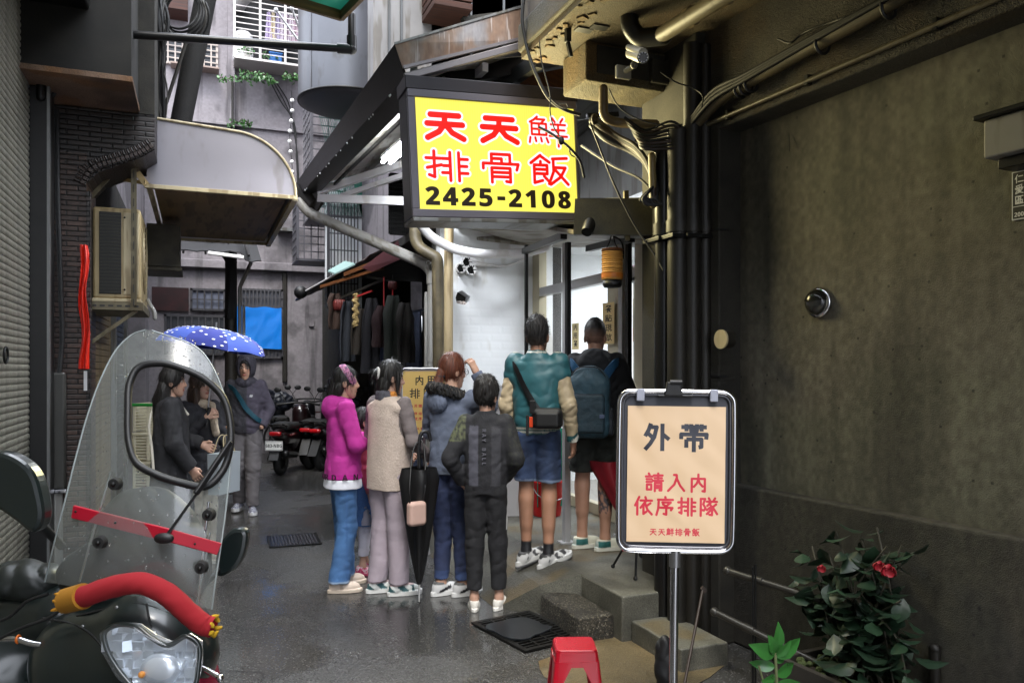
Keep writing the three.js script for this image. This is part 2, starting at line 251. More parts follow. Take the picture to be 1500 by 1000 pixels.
// ---------- ground ----------
struct('ground', 'wet dark asphalt of the narrow alley', new THREE.PlaneGeometry(120, 120).rotateX(-Math.PI / 2), M.asphalt);
const LH = 0.27;
{
  const P = (x, z, y = 0) => V(x, y, z);
  const land = struct('concrete_landing', 'worn raised concrete landing in front of the lit shop door', [box(2.3, -0.1, -7.8, 3.42, LH, -4.02, 0.012)], M.concrete);
  struct('concrete_ramp', 'concrete ramp sloping from the alley up to the landing', [slab([P(1.84, -4.9, 0.002), P(2.08, -4.7, 0.185), P(2.08, -7.8, 0.185), P(1.84, -7.8, 0.002)], -0.3), slab([P(2.08, -4.7, 0.185), P(2.302, -4.54, LH + 0.003), P(2.302, -7.8, LH + 0.003), P(2.08, -7.8, 0.185)], -0.3)], M.concrete);
  struct('concrete_step', 'rough stone aggregate step below the landing corner', box(2.06, -0.05, -4.66, 2.297, 0.145, -4.1, 0.02), std(0x7a766c, 0.5, 0, { map: T.pebble, bumpMap: T.grain, bumpScale: 0.02 }));
  struct('lower_step', 'lower grey concrete step under the landing front', box(2.36, -0.05, -4.017, 2.66, 0.125, -3.5, 0.012), M.concrete);
  const edge = []; for (let i = 0; i < 26; i++) { const a = i / 26 * Math.PI * 2, k = 1 + 0.16 * (hash(i, 3, 9) - 0.5); edge.push(V(2.05 + Math.cos(a) * 0.5 * k + 0.15, 0.004, -3.72 + Math.sin(a) * 0.42 * k)); }
  const apron = new THREE.ShapeGeometry(new THREE.Shape(edge.map((p) => new THREE.Vector2(p.x, -p.z)))).rotateX(-Math.PI / 2).translate(0, 0.004, 0);
  struct('concrete_patch', 'stained yellowish concrete patch in the asphalt below the steps', apron, std(0xc8b48c, 0.35, 0, { map: T.concrete, bumpMap: T.grain, bumpScale: 0.004 }));
}
{ // drain grate with a rubber mat on it
  const g = thing('drain_grate', 'black iron drain grate in the asphalt beside the steps', 'grate', V(1.86, 0.006, -4.4), 0.2);
  lmesh('frame', [box(-0.22, 0, -0.3, 0.22, 0.012, -0.27), box(-0.22, 0, 0.27, 0.22, 0.012, 0.3), box(-0.22, 0, -0.27, -0.19, 0.012, 0.27), box(0.19, 0, -0.27, 0.22, 0.012, 0.27)], M.darkSteel, g);
  const pit = lmesh('pit', box(-0.19, -0.003, -0.27, 0.19, 0, 0.27), std(0x050505, 0.9), g);
  const shared = box(-0.19, 0.001, -0.007, 0.19, 0.012, 0.007);
  for (let i = 0; i < 13; i++) { const b = lmesh('bar', shared, M.darkSteel, g); b.position.z = -0.25 + i * 0.0415; }
  lmesh('cross_bar', [-0.1, 0, 0.1].map((x) => box(x - 0.006, 0.002, -0.27, x + 0.006, 0.014, 0.27)), M.darkSteel, g);
  const mat = []; for (let i = 0; i < 22; i++) { const a = i / 22 * Math.PI * 2, k = 0.9 + 0.2 * hash(i, 1, 77), c = Math.cos(a), s = Math.sin(a), q = Math.pow(Math.abs(c), 4) + Math.pow(Math.abs(s), 4); mat.push([c * 0.16 / Math.pow(q, 0.25) * k - 0.02, s * 0.17 / Math.pow(q, 0.25) * k]); }
  const mm = mesh('rubber_mat', extrude(mat, 0.006, 0.002).rotateX(-Math.PI / 2).rotateY(0.35).translate(1.83, 0.022, -4.42), phys(0x1d2024, { roughness: 0.3 })); tag(mm, 'torn black rubber mat lying on the drain grate', 'mat');
}
{ // cast iron cover in the middle of the alley
  const c = onY(430, 792, 0), g = thing('manhole_cover', 'rectangular cast iron cover with raised studs in the asphalt', 'cover', V(c.x, 0.004, c.z), -0.03); g.scale.set(0.74, 1, 0.76); g.updateMatrixWorld(true);
  lmesh('frame', [box(-0.31, 0, -0.33, 0.31, 0.01, -0.3), box(-0.31, 0, 0.3, 0.31, 0.01, 0.33), box(-0.31, 0, -0.3, -0.28, 0.01, 0.3), box(0.28, 0, -0.3, 0.31, 0.01, 0.3)], M.darkSteel, g);
  lmesh('plate', box(-0.28, 0, -0.3, 0.28, 0.006, 0.3), std(0x35353a, 0.3, 0.7), g);
  const st = []; for (let i = 0; i < 14; i++) for (let j = 0; j < 14; j++) st.push(new THREE.BoxGeometry(0.022, 0.006, 0.012).rotateY((i + j) % 2 ? 0.8 : -0.8).translate(-0.26 + i * 0.04, 0.009, -0.28 + j * 0.043));
  tag(lmesh('stud', st, std(0x8a8a90, 0.25, 0.8), g), undefined, undefined, undefined, 'stuff');
}

// ---------- right-hand building: big plaster wall in a frame, beam, pillar, overhang ----------
const RW = { A: at(1085, 706, 4.6), psi: -1.4979 }; // wall axis: local x runs towards the viewer, z out of the wall
const rightWall = thing('plaster_wall', 'big dirty ochre-grey plastered wall filling the right side of the alley', 'wall', V(RW.A.x, 0, RW.A.z), RW.psi);
const RN = V(0, 0, 1).applyQuaternion(rightWall.quaternion), RX = V(1, 0, 0).applyQuaternion(rightWall.quaternion);
function wl(px, py, n = 0) { const o = at(px, py, 1), c = V(0, EYE, 0), d = o.clone().sub(c), p0 = rightWall.position.clone().addScaledVector(RN, n), t = p0.sub(c).dot(RN) / d.dot(RN); return c.clone().addScaledVector(d, t); }
{
  lmesh('panel', box(-0.1, 0.9, -0.3, 9, 3.1, 0), M.plaster, rightWall);
  lmesh('lower_wall', box(-0.1, 0, -0.3, 9, 0.93, 0.05, 0.02), std(0x77736c, 0.8, 0, { map: T.plaster, bumpMap: T.grain, bumpScale: 0.004 }), rightWall);  // same plaster in a darker colour, painting in the shade low on the wall
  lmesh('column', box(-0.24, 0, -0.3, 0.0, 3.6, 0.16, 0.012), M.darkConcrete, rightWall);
  lmesh('beam', box(-0.24, 2.985, -0.3, 9, 3.6, 0.163, 0.015), M.roughcast, rightWall);
  lmesh('seam', [box(-0.242, 1.55, 0.1, 0.003, 1.562, 0.165), box(-0.242, 2.4, 0.1, 0.003, 2.412, 0.165)], M.black, rightWall);
  mesh('hook_wire', [wire([wl(1156, 196, 0.01), wl(1157, 222, 0.03)], 0.002)], M.cable, rightWall);
  const p = thing('corner_pillar', 'dark concrete corner pillar behind the bundle of drain pipes', 'pillar', V(2.95, 0, -4.15));
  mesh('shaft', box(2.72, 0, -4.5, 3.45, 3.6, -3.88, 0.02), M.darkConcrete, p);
  const b = thing('upper_floor', 'grey concrete upper floor jutting out over the right of the alley', 'building', V(4.5, 3.58, 0));
  mesh('slab', box(1.9, 3.62, -4.66, 9, 3.8, 9, 0.02), M.concreteDark, b);
  mesh('soffit', box(1.92, 3.58, -4.64, 9, 3.62, 9), M.concreteRust, b);
  mesh('outer_wall', box(1.91, 3.8, -4.62, 9, 6.6, 9), std(0x77736f, 0.85, 0, { map: T.stain }), b);
  for (const [px, py] of [[855, 44], [878, 40]]) { const q = onY(px, py, 3.575); mesh('socket_hole', box(q.x - 0.05, 3.572, q.z - 0.03, q.x + 0.05, 3.583, q.z + 0.03), M.black, b); }
  const q = onY(832, 62, 3.5); mesh('hanger', [bar(q, q.clone().setY(3.6), 0.03, 0.03), bar(q, V(q.x + 0.02, 3.42, q.z), 0.02)], M.darkSteel, b);
  // rough edge strip of flaking render along the slab edge
  const fl = []; for (let i = 0; i < 60; i++) fl.push(new RoundedBoxGeometry(rr(0.02, 0.06), rr(0.008, 0.014), rr(0.02, 0.05), 1, 0.004).rotateY(rr(0, 3)).translate(rr(1.93, 2.05), 3.576, -4.62 + i * 0.06)); tag(mesh('flaking_render', fl, std(0xb09a70, 0.9, 0, { map: T.concrete }), b), undefined, undefined, undefined, 'stuff');
  const be = thing('ceiling_beam', 'stubby roughcast concrete beam under the overhang carrying the camera', 'beam', V(2.7, 3.34, -4.4));
  mesh('body', box(2.17, 3.34, -4.55, 3.2, 3.579, -4.22, 0.015), std(0xb5a67f, 0.9, 0, { map: T.concrete, bumpMap: T.grain, bumpScale: 0.02 }), be);
  mesh('recess_panel', box(2.24, 3.39, -4.222, 2.9, 3.56, -4.214, 0.004), M.darkConcrete, be);
  mesh('junction_box', box(2.6, 3.37, -4.214, 2.82, 3.52, -4.17, 0.01), M.darkConcrete, be);
  // hidden body of the right-hand building, closed behind the pillar
  const rb = thing('side_building', 'dark flank of the right-hand building next to the shop glazing', 'building', V(5, 0, -4.6));
  mesh('flank', box(3.3, 0, -5.15, 8.5, 3.6, -4.5), M.darkConcrete, rb);
}

// ---------- left-hand building ----------
const leftWall = thing('shutter_wall', 'left-hand wall with the grey roller shutter and its dark guide post', 'wall', V(-1.6, 0, -4));
{
  mesh('wall_above', box(-2.6, 4.6, -6.9, -1.1, 7.4, 6), M.darkConcrete, leftWall); mesh('added_shade_box', box(-1.1, 4.15, -6.6, -0.72, 4.6, -1, 0.02), M.darkSteel, leftWall);  // box added out of view to shade the top of the shutter
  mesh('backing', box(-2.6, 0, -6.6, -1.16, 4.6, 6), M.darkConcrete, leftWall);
  mesh('guide_post', box(-1.2, 0, -6.86, -1.02, 4.6, -6.62, 0.01), M.blackPipe, leftWall);
  mesh('guide_rail', box(-1.03, 0, -6.66, -1.012, 4.6, -6.6), M.galv, leftWall);
  const sh = mesh('roller_shutter', [box(-1.155, 0, -6.62, -1.15, 4.6, -1.0)], M.galv, leftWall);
  const slatMat = std(0xb0afa8, 0.42, 0.2, { map: cMap(512, 0.35, (u, v) => { const h = vn(u, v, 26, 3, 201), a = u * 34 - Math.floor(u * 34), c = 0.72 + 0.3 * (h - 0.5) + 0.12 * (fbm(u, v, 50, 50, 2, 203) - 0.5); return [c, c * 0.985, c * 0.93]; }), bumpMap: gMap(256, 0.35, (u, v) => 0.5 + 0.5 * vn(u, v, 30, 8, 205)), bumpScale: 0.004 });
  const prof = []; for (let i = 0; i <= 6; i++) { const t = i / 6 * Math.PI; prof.push([Math.sin(t) * 0.011, 0.0225 - Math.cos(t) * 0.0215]); } prof.push([-0.004, 0.044], [-0.004, 0.001]);
  const slat = uvMetres(extrude(prof, 5.6).translate(0, 0, 0));
  for (let i = 0; i < 98; i++) { const m = new THREE.Mesh(slat, slatMat); m.name = numbered('slat'); m.castShadow = m.receiveShadow = true; m.position.set(0.003 * (hash(i, 1, 2) - 0.5) + 0.45, 0.04 + i * 0.0455, -2.6); m.position.set(-1.15 + 1.6 + m.position.x - 0.45, m.position.y, -6.6 + 4); sh.add(m); }
  mesh('bottom_bar', box(-1.16, 0.005, -6.6, -1.125, 0.045, -1.0, 0.006), M.galv, leftWall);
  mesh('handle_ring', new THREE.TorusGeometry(0.05, 0.008, 8, 20).rotateY(Math.PI / 2).translate(-1.12, 0, 0).translate(0, onX(8, 520, -1.12).y, onX(8, 520, -1.12).z), M.darkSteel, leftWall);
}
const brick = thing('tiled_pier', 'pier of small dark brown tiles with the tiled arch over the air conditioner', 'pier', V(-1.07, 0, -7.3));
{
  mesh('shaft', box(-1.5, 0, -7.6, -0.82, 3.3, -7.0), M.tile, brick);
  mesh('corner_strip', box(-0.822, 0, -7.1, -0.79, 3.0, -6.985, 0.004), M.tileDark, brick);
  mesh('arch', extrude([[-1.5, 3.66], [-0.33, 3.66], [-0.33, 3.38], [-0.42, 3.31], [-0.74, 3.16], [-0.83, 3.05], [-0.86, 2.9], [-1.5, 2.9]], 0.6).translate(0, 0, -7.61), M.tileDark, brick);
  // soldier course along the arch, tile by tile
  const arc = new THREE.CatmullRomCurve3([[-0.83, 3.04], [-0.76, 3.16], [-0.6, 3.235], [-0.44, 3.31], [-0.325, 3.39]].map((p) => V(p[0], p[1], -6.985))); const t0 = new RoundedBoxGeometry(0.028, 0.09, 0.03, 1, 0.003);
  for (let i = 0; i < 18; i++) { const p = arc.getPointAt((i + 0.5) / 18), t = arc.getTangentAt((i + 0.5) / 18), m = lmesh('tile', t0, M.tile, brick); m.position.copy(p.clone().sub(brick.position)).add(V(-t.y * 0.045, t.x * 0.045, 0)); m.rotation.z = Math.atan2(t.y, t.x); }
  const u = thing('left_upper_floor', 'dark upper storey overhanging the left of the alley with a peeling tan soffit', 'building', V(-1.3, 3.68, -7.6));
  mesh('outer_wall', box(-3, 3.71, -9.5, -0.45, 6.2, -6.3), std(0x23221e, 0.85, 0, { map: T.dark }), u);
  mesh('soffit', box(-3, 3.67, -7.62, -0.44, 3.71, -6.28, 0.004), std(0xdcb294, 0.8, 0, { map: T.concrete }), u);
  mesh('side_strip', box(-0.45, 3.66, -9.4, -0.33, 5.8, -7.0), M.darkConcrete, u);
  const lo = thing('left_row_building', 'dim ground floor of the left-hand buildings behind the air conditioner', 'building', V(-1.6, 0, -11));
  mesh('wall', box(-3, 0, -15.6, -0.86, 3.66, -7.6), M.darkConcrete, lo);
  mesh('upper_wall', box(-3, 3.72, -15.6, -0.9, 6.4, -9.5), M.stain, lo);
  const sm = std(0x8a7a5c, 0.5, 0.2, { map: T.grime }), sg = uvMetres(box(0, 0, -0.5, 0.02, 0.055, 0.5, 0.008));
  const s1 = mesh('tan_shutter', box(-0.865, 0.1, -9.2, -0.85, 2.6, -7.75), sm, lo);
  for (let i = 0; i < 40; i++) { const m = new THREE.Mesh(sg, sm); m.name = numbered('slat'); m.position.set(-0.855 + 1.6, 0.1 + i * 0.06, -8.3 + 11); m.scale.z = 1.3; m.castShadow = m.receiveShadow = true; s1.add(m); }
  const s2m = std(0x5e6266, 0.45, 0.4, { map: T.grime }), s2 = mesh('grey_shutter', box(-0.865, 0.1, -10.6, -0.85, 2.6, -9.3), s2m, lo);
  for (let i = 0; i < 40; i++) { const m = new THREE.Mesh(sg, s2m); m.name = numbered('slat'); m.position.set(-0.855 + 1.6, 0.1 + i * 0.06, -9.95 + 11); m.scale.z = 1.2; m.castShadow = m.receiveShadow = true; s2.add(m); }
  mesh('door_frame', [box(-0.86, 0, -9.29, -0.8, 2.7, -9.22), box(-0.86, 0, -10.68, -0.8, 2.7, -10.6)], M.galv, lo);
  mesh('plaster_column', box(-0.86, 0, -11.6, -0.62, 3.4, -11.0, 0.01), M.stain, lo);
}

// ---------- end wall of the alley ----------
const BZ = -15.6, bz = (px, py, dz = 0) => onZ(px, py, BZ + dz);
const back = thing('end_building', 'old lilac-grey rendered building closing the end of the alley', 'building', V(0.6, 0, BZ));
function brect(px0, py0, px1, py1, t, dz = 0, r = 0) { const a = bz(px0, py0), b = bz(px1, py1); return box(a.x, b.y, BZ + dz, b.x, a.y, BZ + dz + t, r); }
{
  mesh('wall', box(-2.5, 0, BZ - 0.3, 4, 9.6, BZ), M.stain, back);
  const y1 = bz(400, 387).y, y2 = bz(400, 188).y;
  mesh('ledge', box(-2.5, y1 - 0.14, BZ, 2.4, y1 + 0.02, BZ + 0.14, 0.02), M.stain, back); mesh('ledge', box(-2.5, y2 - 0.05, BZ, 2.4, y2, BZ + 0.06, 0.01), M.stain, back);
  mesh('pilaster', brect(333, -60, 343, 188, 0.12), M.stain, back);
  mesh('drain_pipe', brect(338, 120, 341, 190, 0.2, 0, 0.02), M.darkPipe, back); mesh('drain_pipe', brect(413, 395, 420, 560, 0.05, 0, 0.02), M.darkPipe, back);
  function win(name, x0, y0, x1, y1, cols, rows, glass = M.window, fm = M.alu) {
    const a = bz(x0, y0), b = bz(x1, y1), w = mesh(name, [box(a.x, a.y - 0.04, BZ, b.x, a.y, BZ + 0.06), box(a.x, b.y, BZ, b.x, b.y + 0.04, BZ + 0.06), box(a.x, b.y, BZ, a.x + 0.04, a.y, BZ + 0.06), box(b.x - 0.04, b.y, BZ, b.x, a.y, BZ + 0.06)], fm, back);
    mesh('pane', box(a.x + 0.03, b.y + 0.03, BZ + 0.004, b.x - 0.03, a.y - 0.03, BZ + 0.02), glass, w);
    const bars = []; for (let i = 1; i < cols; i++) { const x = lerp(a.x, b.x, i / cols); bars.push(box(x - 0.012, b.y, BZ + 0.06, x + 0.012, a.y, BZ + 0.085)); } for (let i = 1; i < rows; i++) { const y = lerp(b.y, a.y, i / rows); bars.push(box(a.x, y - 0.01, BZ + 0.062, b.x, y + 0.01, BZ + 0.08)); }
    if (bars.length) mesh('grille', bars, fm, w); return w;
  }
  const dkf = std(0x4d4c50, 0.5, 0.3);
  win('window', 278, 422, 330, 456, 5, 2, std(0x6b7080, 0.25), dkf);
  win('window', 240, 460, 330, 520, 9, 1, std(0x33353b, 0.25), dkf);
  win('window', 348, 422, 414, 525, 12, 8, std(0x4b4d56, 0.4), dkf);
  mesh('board', brect(222, 420, 276, 456, 0.05), std(0x3f1318, 0.6, 0, { map: T.dark }), back);
  win('window', 235, 48, 319, 104, 8, 5, std(0x2a2d33, 0.2), std(0xa59a92, 0.5, 0.3));
  mesh('sill', brect(250, 100, 320, 107, 0.3), std(0x8f7d74, 0.7), back);
  mesh('canopy_board', brect(225, -20, 275, 32, 0.5), std(0x5e3a34, 0.7, 0, { map: T.wood }), back);
  // small boxes and a spotlight on the wall
  mesh('wall_box', brect(405, 335, 428, 341, 0.2), M.galv, back);
  mesh('wall_plate', [brect(452, 465, 459, 478, 0.04)], M.stain, back);
}
// the big caged balcony window, its laundry and plants
const cage = thing('window_cage', 'white barred balcony cage with laundry high on the end wall', 'cage', bz(390, 110));
{
  const a = bz(341, -2), b = bz(440, 112), z0 = BZ + 0.02, z1 = BZ + 0.6, bars = [];
  mesh('opening', box(a.x, b.y, BZ - 0.02, b.x, a.y + 0.3, BZ + 0.012), std(0x0d0d10, 0.4), cage);
  const steel = std(0xb8b2ae, 0.4, 0.4);
  for (let i = 0; i <= 15; i++) { const y = lerp(b.y, a.y + 0.25, i / 15); bars.push(box(a.x, y - 0.008, z1 - 0.016, b.x, y + 0.008, z1)); bars.push(box(a.x, y - 0.008, z0, a.x + 0.016, y + 0.008, z1), box(b.x - 0.016, y - 0.008, z0, b.x, y + 0.008, z1)); }
  mesh('bar', bars, steel, cage);
  mesh('frame', [0, 0.36, 0.72, 1].map((t) => { const x = lerp(a.x, b.x, t); return box(x - 0.02, b.y - 0.02, z1 - 0.03, x + 0.02, a.y + 0.3, z1 + 0.012); }), steel, cage);
  mesh('floor', box(a.x, b.y - 0.04, z0, b.x, b.y, z1 + 0.02), steel, cage);
  mesh('lintel_strip', [...Array(22)].map((_, i) => cyl(V(lerp(a.x, b.x, i / 22), a.y + 0.25, z0), V(lerp(a.x, b.x, i / 22), a.y + 0.18, z1 + 0.2), 0.02, 0.02, 8)), std(0xa89888, 0.6), cage);
  const cols = [0xb8a8c8, 0xc9bca0, 0xa59ab4, 0xbcb0bc, 0xa08c9c, 0xc7bcc4, 0xb09aa6];
  cols.forEach((c, i) => { const x = lerp(a.x, b.x, 0.5 + i * 0.065), rows = []; for (let j = 0; j <= 6; j++) { const r = []; for (let k = 0; k <= 6; k++) r.push(V(x + (k / 6 - 0.5) * (0.05 + 0.09 * j / 6), lerp(b.y + 1.0, b.y + 0.42, j / 6), z0 + 0.3 + 0.03 * Math.sin(k * 1.7 + i))); rows.push(r); }
    tag(mesh('laundry', thicken(rows, 0.01), std(c, 0.9)), ['lilac shirt', 'yellow cream shirt', 'violet shirt', 'pale mauve shirt', 'dusky pink shirt', 'off white shirt', 'rose shirt'][i] + ' hanging on the rail inside the balcony cage', 'laundry', 'laundry in the balcony cage'); });
  tag(mesh('water_tank', [lathe([[0, 0], [0.17, 0], [0.18, 0.06], [0.17, 0.5], [0.12, 0.56], [0, 0.57]]).translate(lerp(a.x, b.x, 0.13), b.y, z0 + 0.28)], M.whitePaint), 'pale grey round tank standing inside the balcony cage', 'tank');
  tag(mesh('storage_box', [box(lerp(a.x, b.x, 0.5), b.y, z0 + 0.2, lerp(a.x, b.x, 0.68), b.y + 0.17, z0 + 0.5, 0.02), box(lerp(a.x, b.x, 0.49), b.y + 0.17, z0 + 0.19, lerp(a.x, b.x, 0.69), b.y + 0.2, z0 + 0.51, 0.01)], std(0x2b66a8, 0.4)), 'blue plastic box on the floor of the balcony cage', 'box');
  tag(mesh('drying_rail', [pipe([V(lerp(a.x, b.x, 0.5), b.y + 1.02, z0 + 0.3), V(b.x, b.y + 1.02, z0 + 0.3)], 0.012)], M.alu), 'thin metal rail that the laundry hangs on in the cage', 'rail');
  tag(mesh('vent_duct', [cyl(V(a.x + 0.1, a.y - 0.1, z0), V(a.x + 0.22, a.y - 0.16, z1 + 0.15), 0.13, 0.13, 20)], M.alu), 'short silver exhaust duct at the top of the balcony cage', 'duct');
  for (const [p, q, l] of [[[404, 14], [439, 62], 'upper'], [[427, 12], [441, 50], 'steeper']]) tag(mesh('support_rod', [bar(bz(p[0], p[1], 1.0), bz(q[0], q[1], 0.6), 0.03), new THREE.SphereGeometry(0.04, 8, 6).translate(...bz(p[0], p[1], 1.0).toArray())], M.alu), l === 'upper' ? 'longer slanting metal rod at the right of the balcony cage' : 'shorter steep metal rod at the cage corner', 'rod');
}
{ // tarp, cables, bulbs
  const rows = []; const a = bz(346, 449, 0.12), b = bz(412, 511, 0.12);
  for (let j = 0; j <= 10; j++) { const r = []; for (let i = 0; i <= 14; i++) r.push(V(lerp(a.x, b.x, i / 14), lerp(a.y, b.y, j / 10) + 0.012 * Math.sin(i * 0.9) * (j === 0 ? 1 : 0.4), BZ + 0.12 + 0.012 * noise3(i * 0.4, j * 0.3, 2))); rows.push(r); }
  tag(mesh('blue_tarp', thicken(rows, 0.01), std(0x0878d8, 0.35)), 'bright blue plastic sheet hung over the barred window', 'tarp');
  const bulbs = thing('bulb_string', 'string of small white bulbs hanging down the end wall', 'light string', bz(425, 135, 0.9));
  const pts = []; for (let i = 0; i <= 8; i++) pts.push(bz(426 + 2 * Math.sin(i), 132 + i * 15, 0.9)); mesh('wire', wire(pts, 0.006), M.cable, bulbs);
  for (let i = 0; i < 8; i++) mesh('bulb', new THREE.SphereGeometry(0.038, 8, 6).translate(...pts[i + 1].toArray()), std(0xf2f2ee, 0.3), bulbs);
  for (let i = 0; i < 3; i++) tag(mesh('wall_cable', wire([bz(396 + i * 4, 120, 0.1), bz(412 + i * 5, 150, 0.1), bz(430, 178 + i * 6, 0.1), bz(434 + i, 235, 0.12), bz(437, 290 + 20 * i, 0.15)], 0.012), M.cable), ['outermost', 'middle', 'innermost'][i] + ' of three black cables curving down the end wall below the cage', 'cable');
}
// ivy under the cage
function leafShape(l, w) { const s = new THREE.Shape(); s.moveTo(0, 0); s.quadraticCurveTo(w, l * 0.35, 0, l); s.quadraticCurveTo(-w, l * 0.35, 0, 0); const g = new THREE.ShapeGeometry(s, 5), p = g.attributes.position; for (let i = 0; i < p.count; i++) { const y = p.getY(i) / l, x = p.getX(i); p.setZ(i, 0.18 * l * (Math.abs(x) / w) - 0.25 * l * y * y); } g.computeVertexNormals(); return g; }
const leafMats = [0.9, 1.2, 0.7].map((k) => phys([0.045 * k, 0.14 * k, 0.03 * k], { roughness: 0.35, transmission: 0.25, thickness: 0, side: THREE.DoubleSide }));
function ivy(name, label, spots) {
  const g = thing(name, label, 'ivy', spots[0][0]);
  const L = [[], [], []], st = []; for (const [p, spread, n] of spots) { for (let i = 0; i < n; i++) { const q = p.clone().add(V(rr(-1, 1) * spread, rr(-0.5, 0.5) * spread * 0.45, rr(0, 0.2))); L[i % 3].push(leafShape(rr(0.05, 0.1), rr(0.03, 0.05)).rotateX(rr(-1, 1.2)).rotateZ(rr(0, 6.3)).rotateY(rr(-1, 1)).translate(...q.toArray())); if (i % 5 === 0) st.push(wire([p, p.clone().lerp(q, 0.5).add(V(0, 0.05, 0.04)), q], 0.005, 4, 3)); } }
  L.forEach((l, i) => tag(mesh('leaf', l, leafMats[i], g), undefined, undefined, undefined, 'stuff')); mesh('stem', st, std(0x3a2c1c, 0.8), g);
}
ivy('ivy_plant', 'green creeper trailing along the floor of the balcony cage', [[bz(350, 118, 0.3), 0.22, 40], [bz(372, 113, 0.55), 0.25, 60], [bz(388, 118, 0.55), 0.2, 50], [bz(428, 117, 0.5), 0.2, 50], [bz(360, 78, 0.4), 0.12, 24], [bz(395, 86, 0.4), 0.14, 30], [bz(327, 119, 0.2), 0.1, 18]]);
ivy('ivy_plant', 'small tuft of green creeper on the upper ledge above the white canopy', [[bz(349, 183, 0.15), 0.2, 36]]);

// ---------- right-hand row beyond the shop ----------
const row = thing('right_row_building', 'grey rendered buildings above the dark stall on the right of the alley', 'building', V(4, 0, -11));
{
  mesh('upper_wall', box(2.4, 3.2, -15.6, 7, 7.8, -8.4), M.stain, row);
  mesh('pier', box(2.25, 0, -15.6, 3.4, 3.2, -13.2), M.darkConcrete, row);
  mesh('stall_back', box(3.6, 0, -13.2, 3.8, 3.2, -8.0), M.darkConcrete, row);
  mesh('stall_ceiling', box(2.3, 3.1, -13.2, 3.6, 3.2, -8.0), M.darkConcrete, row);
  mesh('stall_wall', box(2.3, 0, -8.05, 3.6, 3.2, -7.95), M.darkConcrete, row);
  mesh('upper_front', box(1.75, 4.35, -8.7, 7, 6.9, -8.4), std(0x8d8d92, 0.6, 0.1, { map: T.grime }), row);
  mesh('panel_joint', [570, 588, 690, 738].map((px) => { const a = onZ(px, 40, -8.38); return box(a.x - 0.012, 4.4, -8.4, a.x + 0.012, 6.5, -8.37, 0.004); }), M.greyPanel, row);
  const c = onZ(655, 8, -8.1); mesh('wooden_box', [...Array(6)].map((_, i) => box(c.x - 0.2, c.y - 0.1 + i * 0.085, -8.4, c.x + 0.22, c.y - 0.03 + i * 0.085, -7.9, 0.008)), std(0x5c3c26, 0.8, 0, { map: T.wood }), row);
  mesh('box_bracket', bar(onZ(680, 40, -8.1), onZ(755, 30, -8.1), 0.09, 0.2), M.darkConcrete, row);
  mesh('corner_wall', brect(500, 290, 600, 470, 0.1, 1.6), M.stain, row);
}
function barCage(label, x0, x1, y0, y1, z0, z1, nv, nh, m, net) {
  const g = thing('window_grille', label, 'grille', V(x0, y0, z1)), b = [];
  for (let i = 0; i <= nh; i++) { const y = lerp(y0, y1, i / nh); b.push(box(x0, y - 0.008, z1 - 0.016, x1, y + 0.008, z1), box(x0, y - 0.008, z0, x0 + 0.016, y + 0.008, z1)); }
  mesh('rail', b, m, g); const c = [];
  for (let i = 0; i <= nv; i++) { const x = lerp(x0, x1, i / nv); c.push(box(x - 0.008, y0, z1 - 0.015, x + 0.008, y1, z1 + 0.001)); } for (let i = 0; i <= 5; i++) { const z = lerp(z0, z1, i / 5); c.push(box(x0 + 0.001, y0, z - 0.008, x0 + 0.015, y1, z + 0.008)); }
  mesh('upright', c, m, g); mesh('corner_post', [box(x0 - 0.01, y0 - 0.02, z1 - 0.03, x0 + 0.03, y1 + 0.02, z1 + 0.01), box(x0 - 0.01, y1, z0, x1, y1 + 0.03, z1 + 0.01), box(x0 - 0.01, y0 - 0.03, z0, x1, y0, z1 + 0.01)], m, g);
  if (net) { const q = []; for (let i = 0; i < 26; i++) { const x = lerp(x0, x1, i / 25); q.push(bar(V(x, y0, z1 + 0.02), V(Math.min(x + 0.5, x1), y1, z1 + 0.02), 0.006), bar(V(x, y1, z1 + 0.024), V(Math.min(x + 0.5, x1), y0, z1 + 0.024), 0.006)); } mesh('net', q, net, g); }
}
barCage('rusty bar cage with a green net on the right below the awning', 1.62, 2.4, 4.0, 6.0, -13.4, -12.4, 3, 16, std(0x77757a, 0.5, 0.3), std(0x2c7a66, 0.6));
barCage('low balcony grille of dark bars above the end of the stall', 1.5, 2.4, 3.4, 4.4, -13.9, -13.2, 8, 8, std(0x55545a, 0.5, 0.3));
{ const a = onZ(480, 292, -12.2), b = onZ(524, 440, -12.2); barCage('tall white-backed window grille of dark vertical bars', a.x, b.x, b.y, a.y, -12.3, -12.2, 9, 6, std(0x3a3a3e, 0.5, 0.3)); tag(mesh('boarded_window', box(a.x, b.y - 0.1, -12.5, b.x + 0.1, a.y + 0.2, -12.4), M.shopWhite), 'white boarded window behind the dark bar grille', 'window'); }
{ const a = onZ(570, 255, -9.2), b = onZ(604, 345, -9.2), q = []; for (let i = 0; i < 12; i++) { q.push(box(lerp(a.x, b.x, i / 11) - 0.012, b.y, -9.2, lerp(a.x, b.x, i / 11) + 0.012, a.y, -9.18)); } for (let i = 0; i < 16; i++) q.push(box(a.x, lerp(b.y, a.y, i / 15) - 0.012, -9.18, b.x, lerp(b.y, a.y, i / 15) + 0.012, -9.165)); tag(mesh('lattice_screen', q, M.darkSteel), 'black lattice screen just left of the lit sign', 'screen'); }
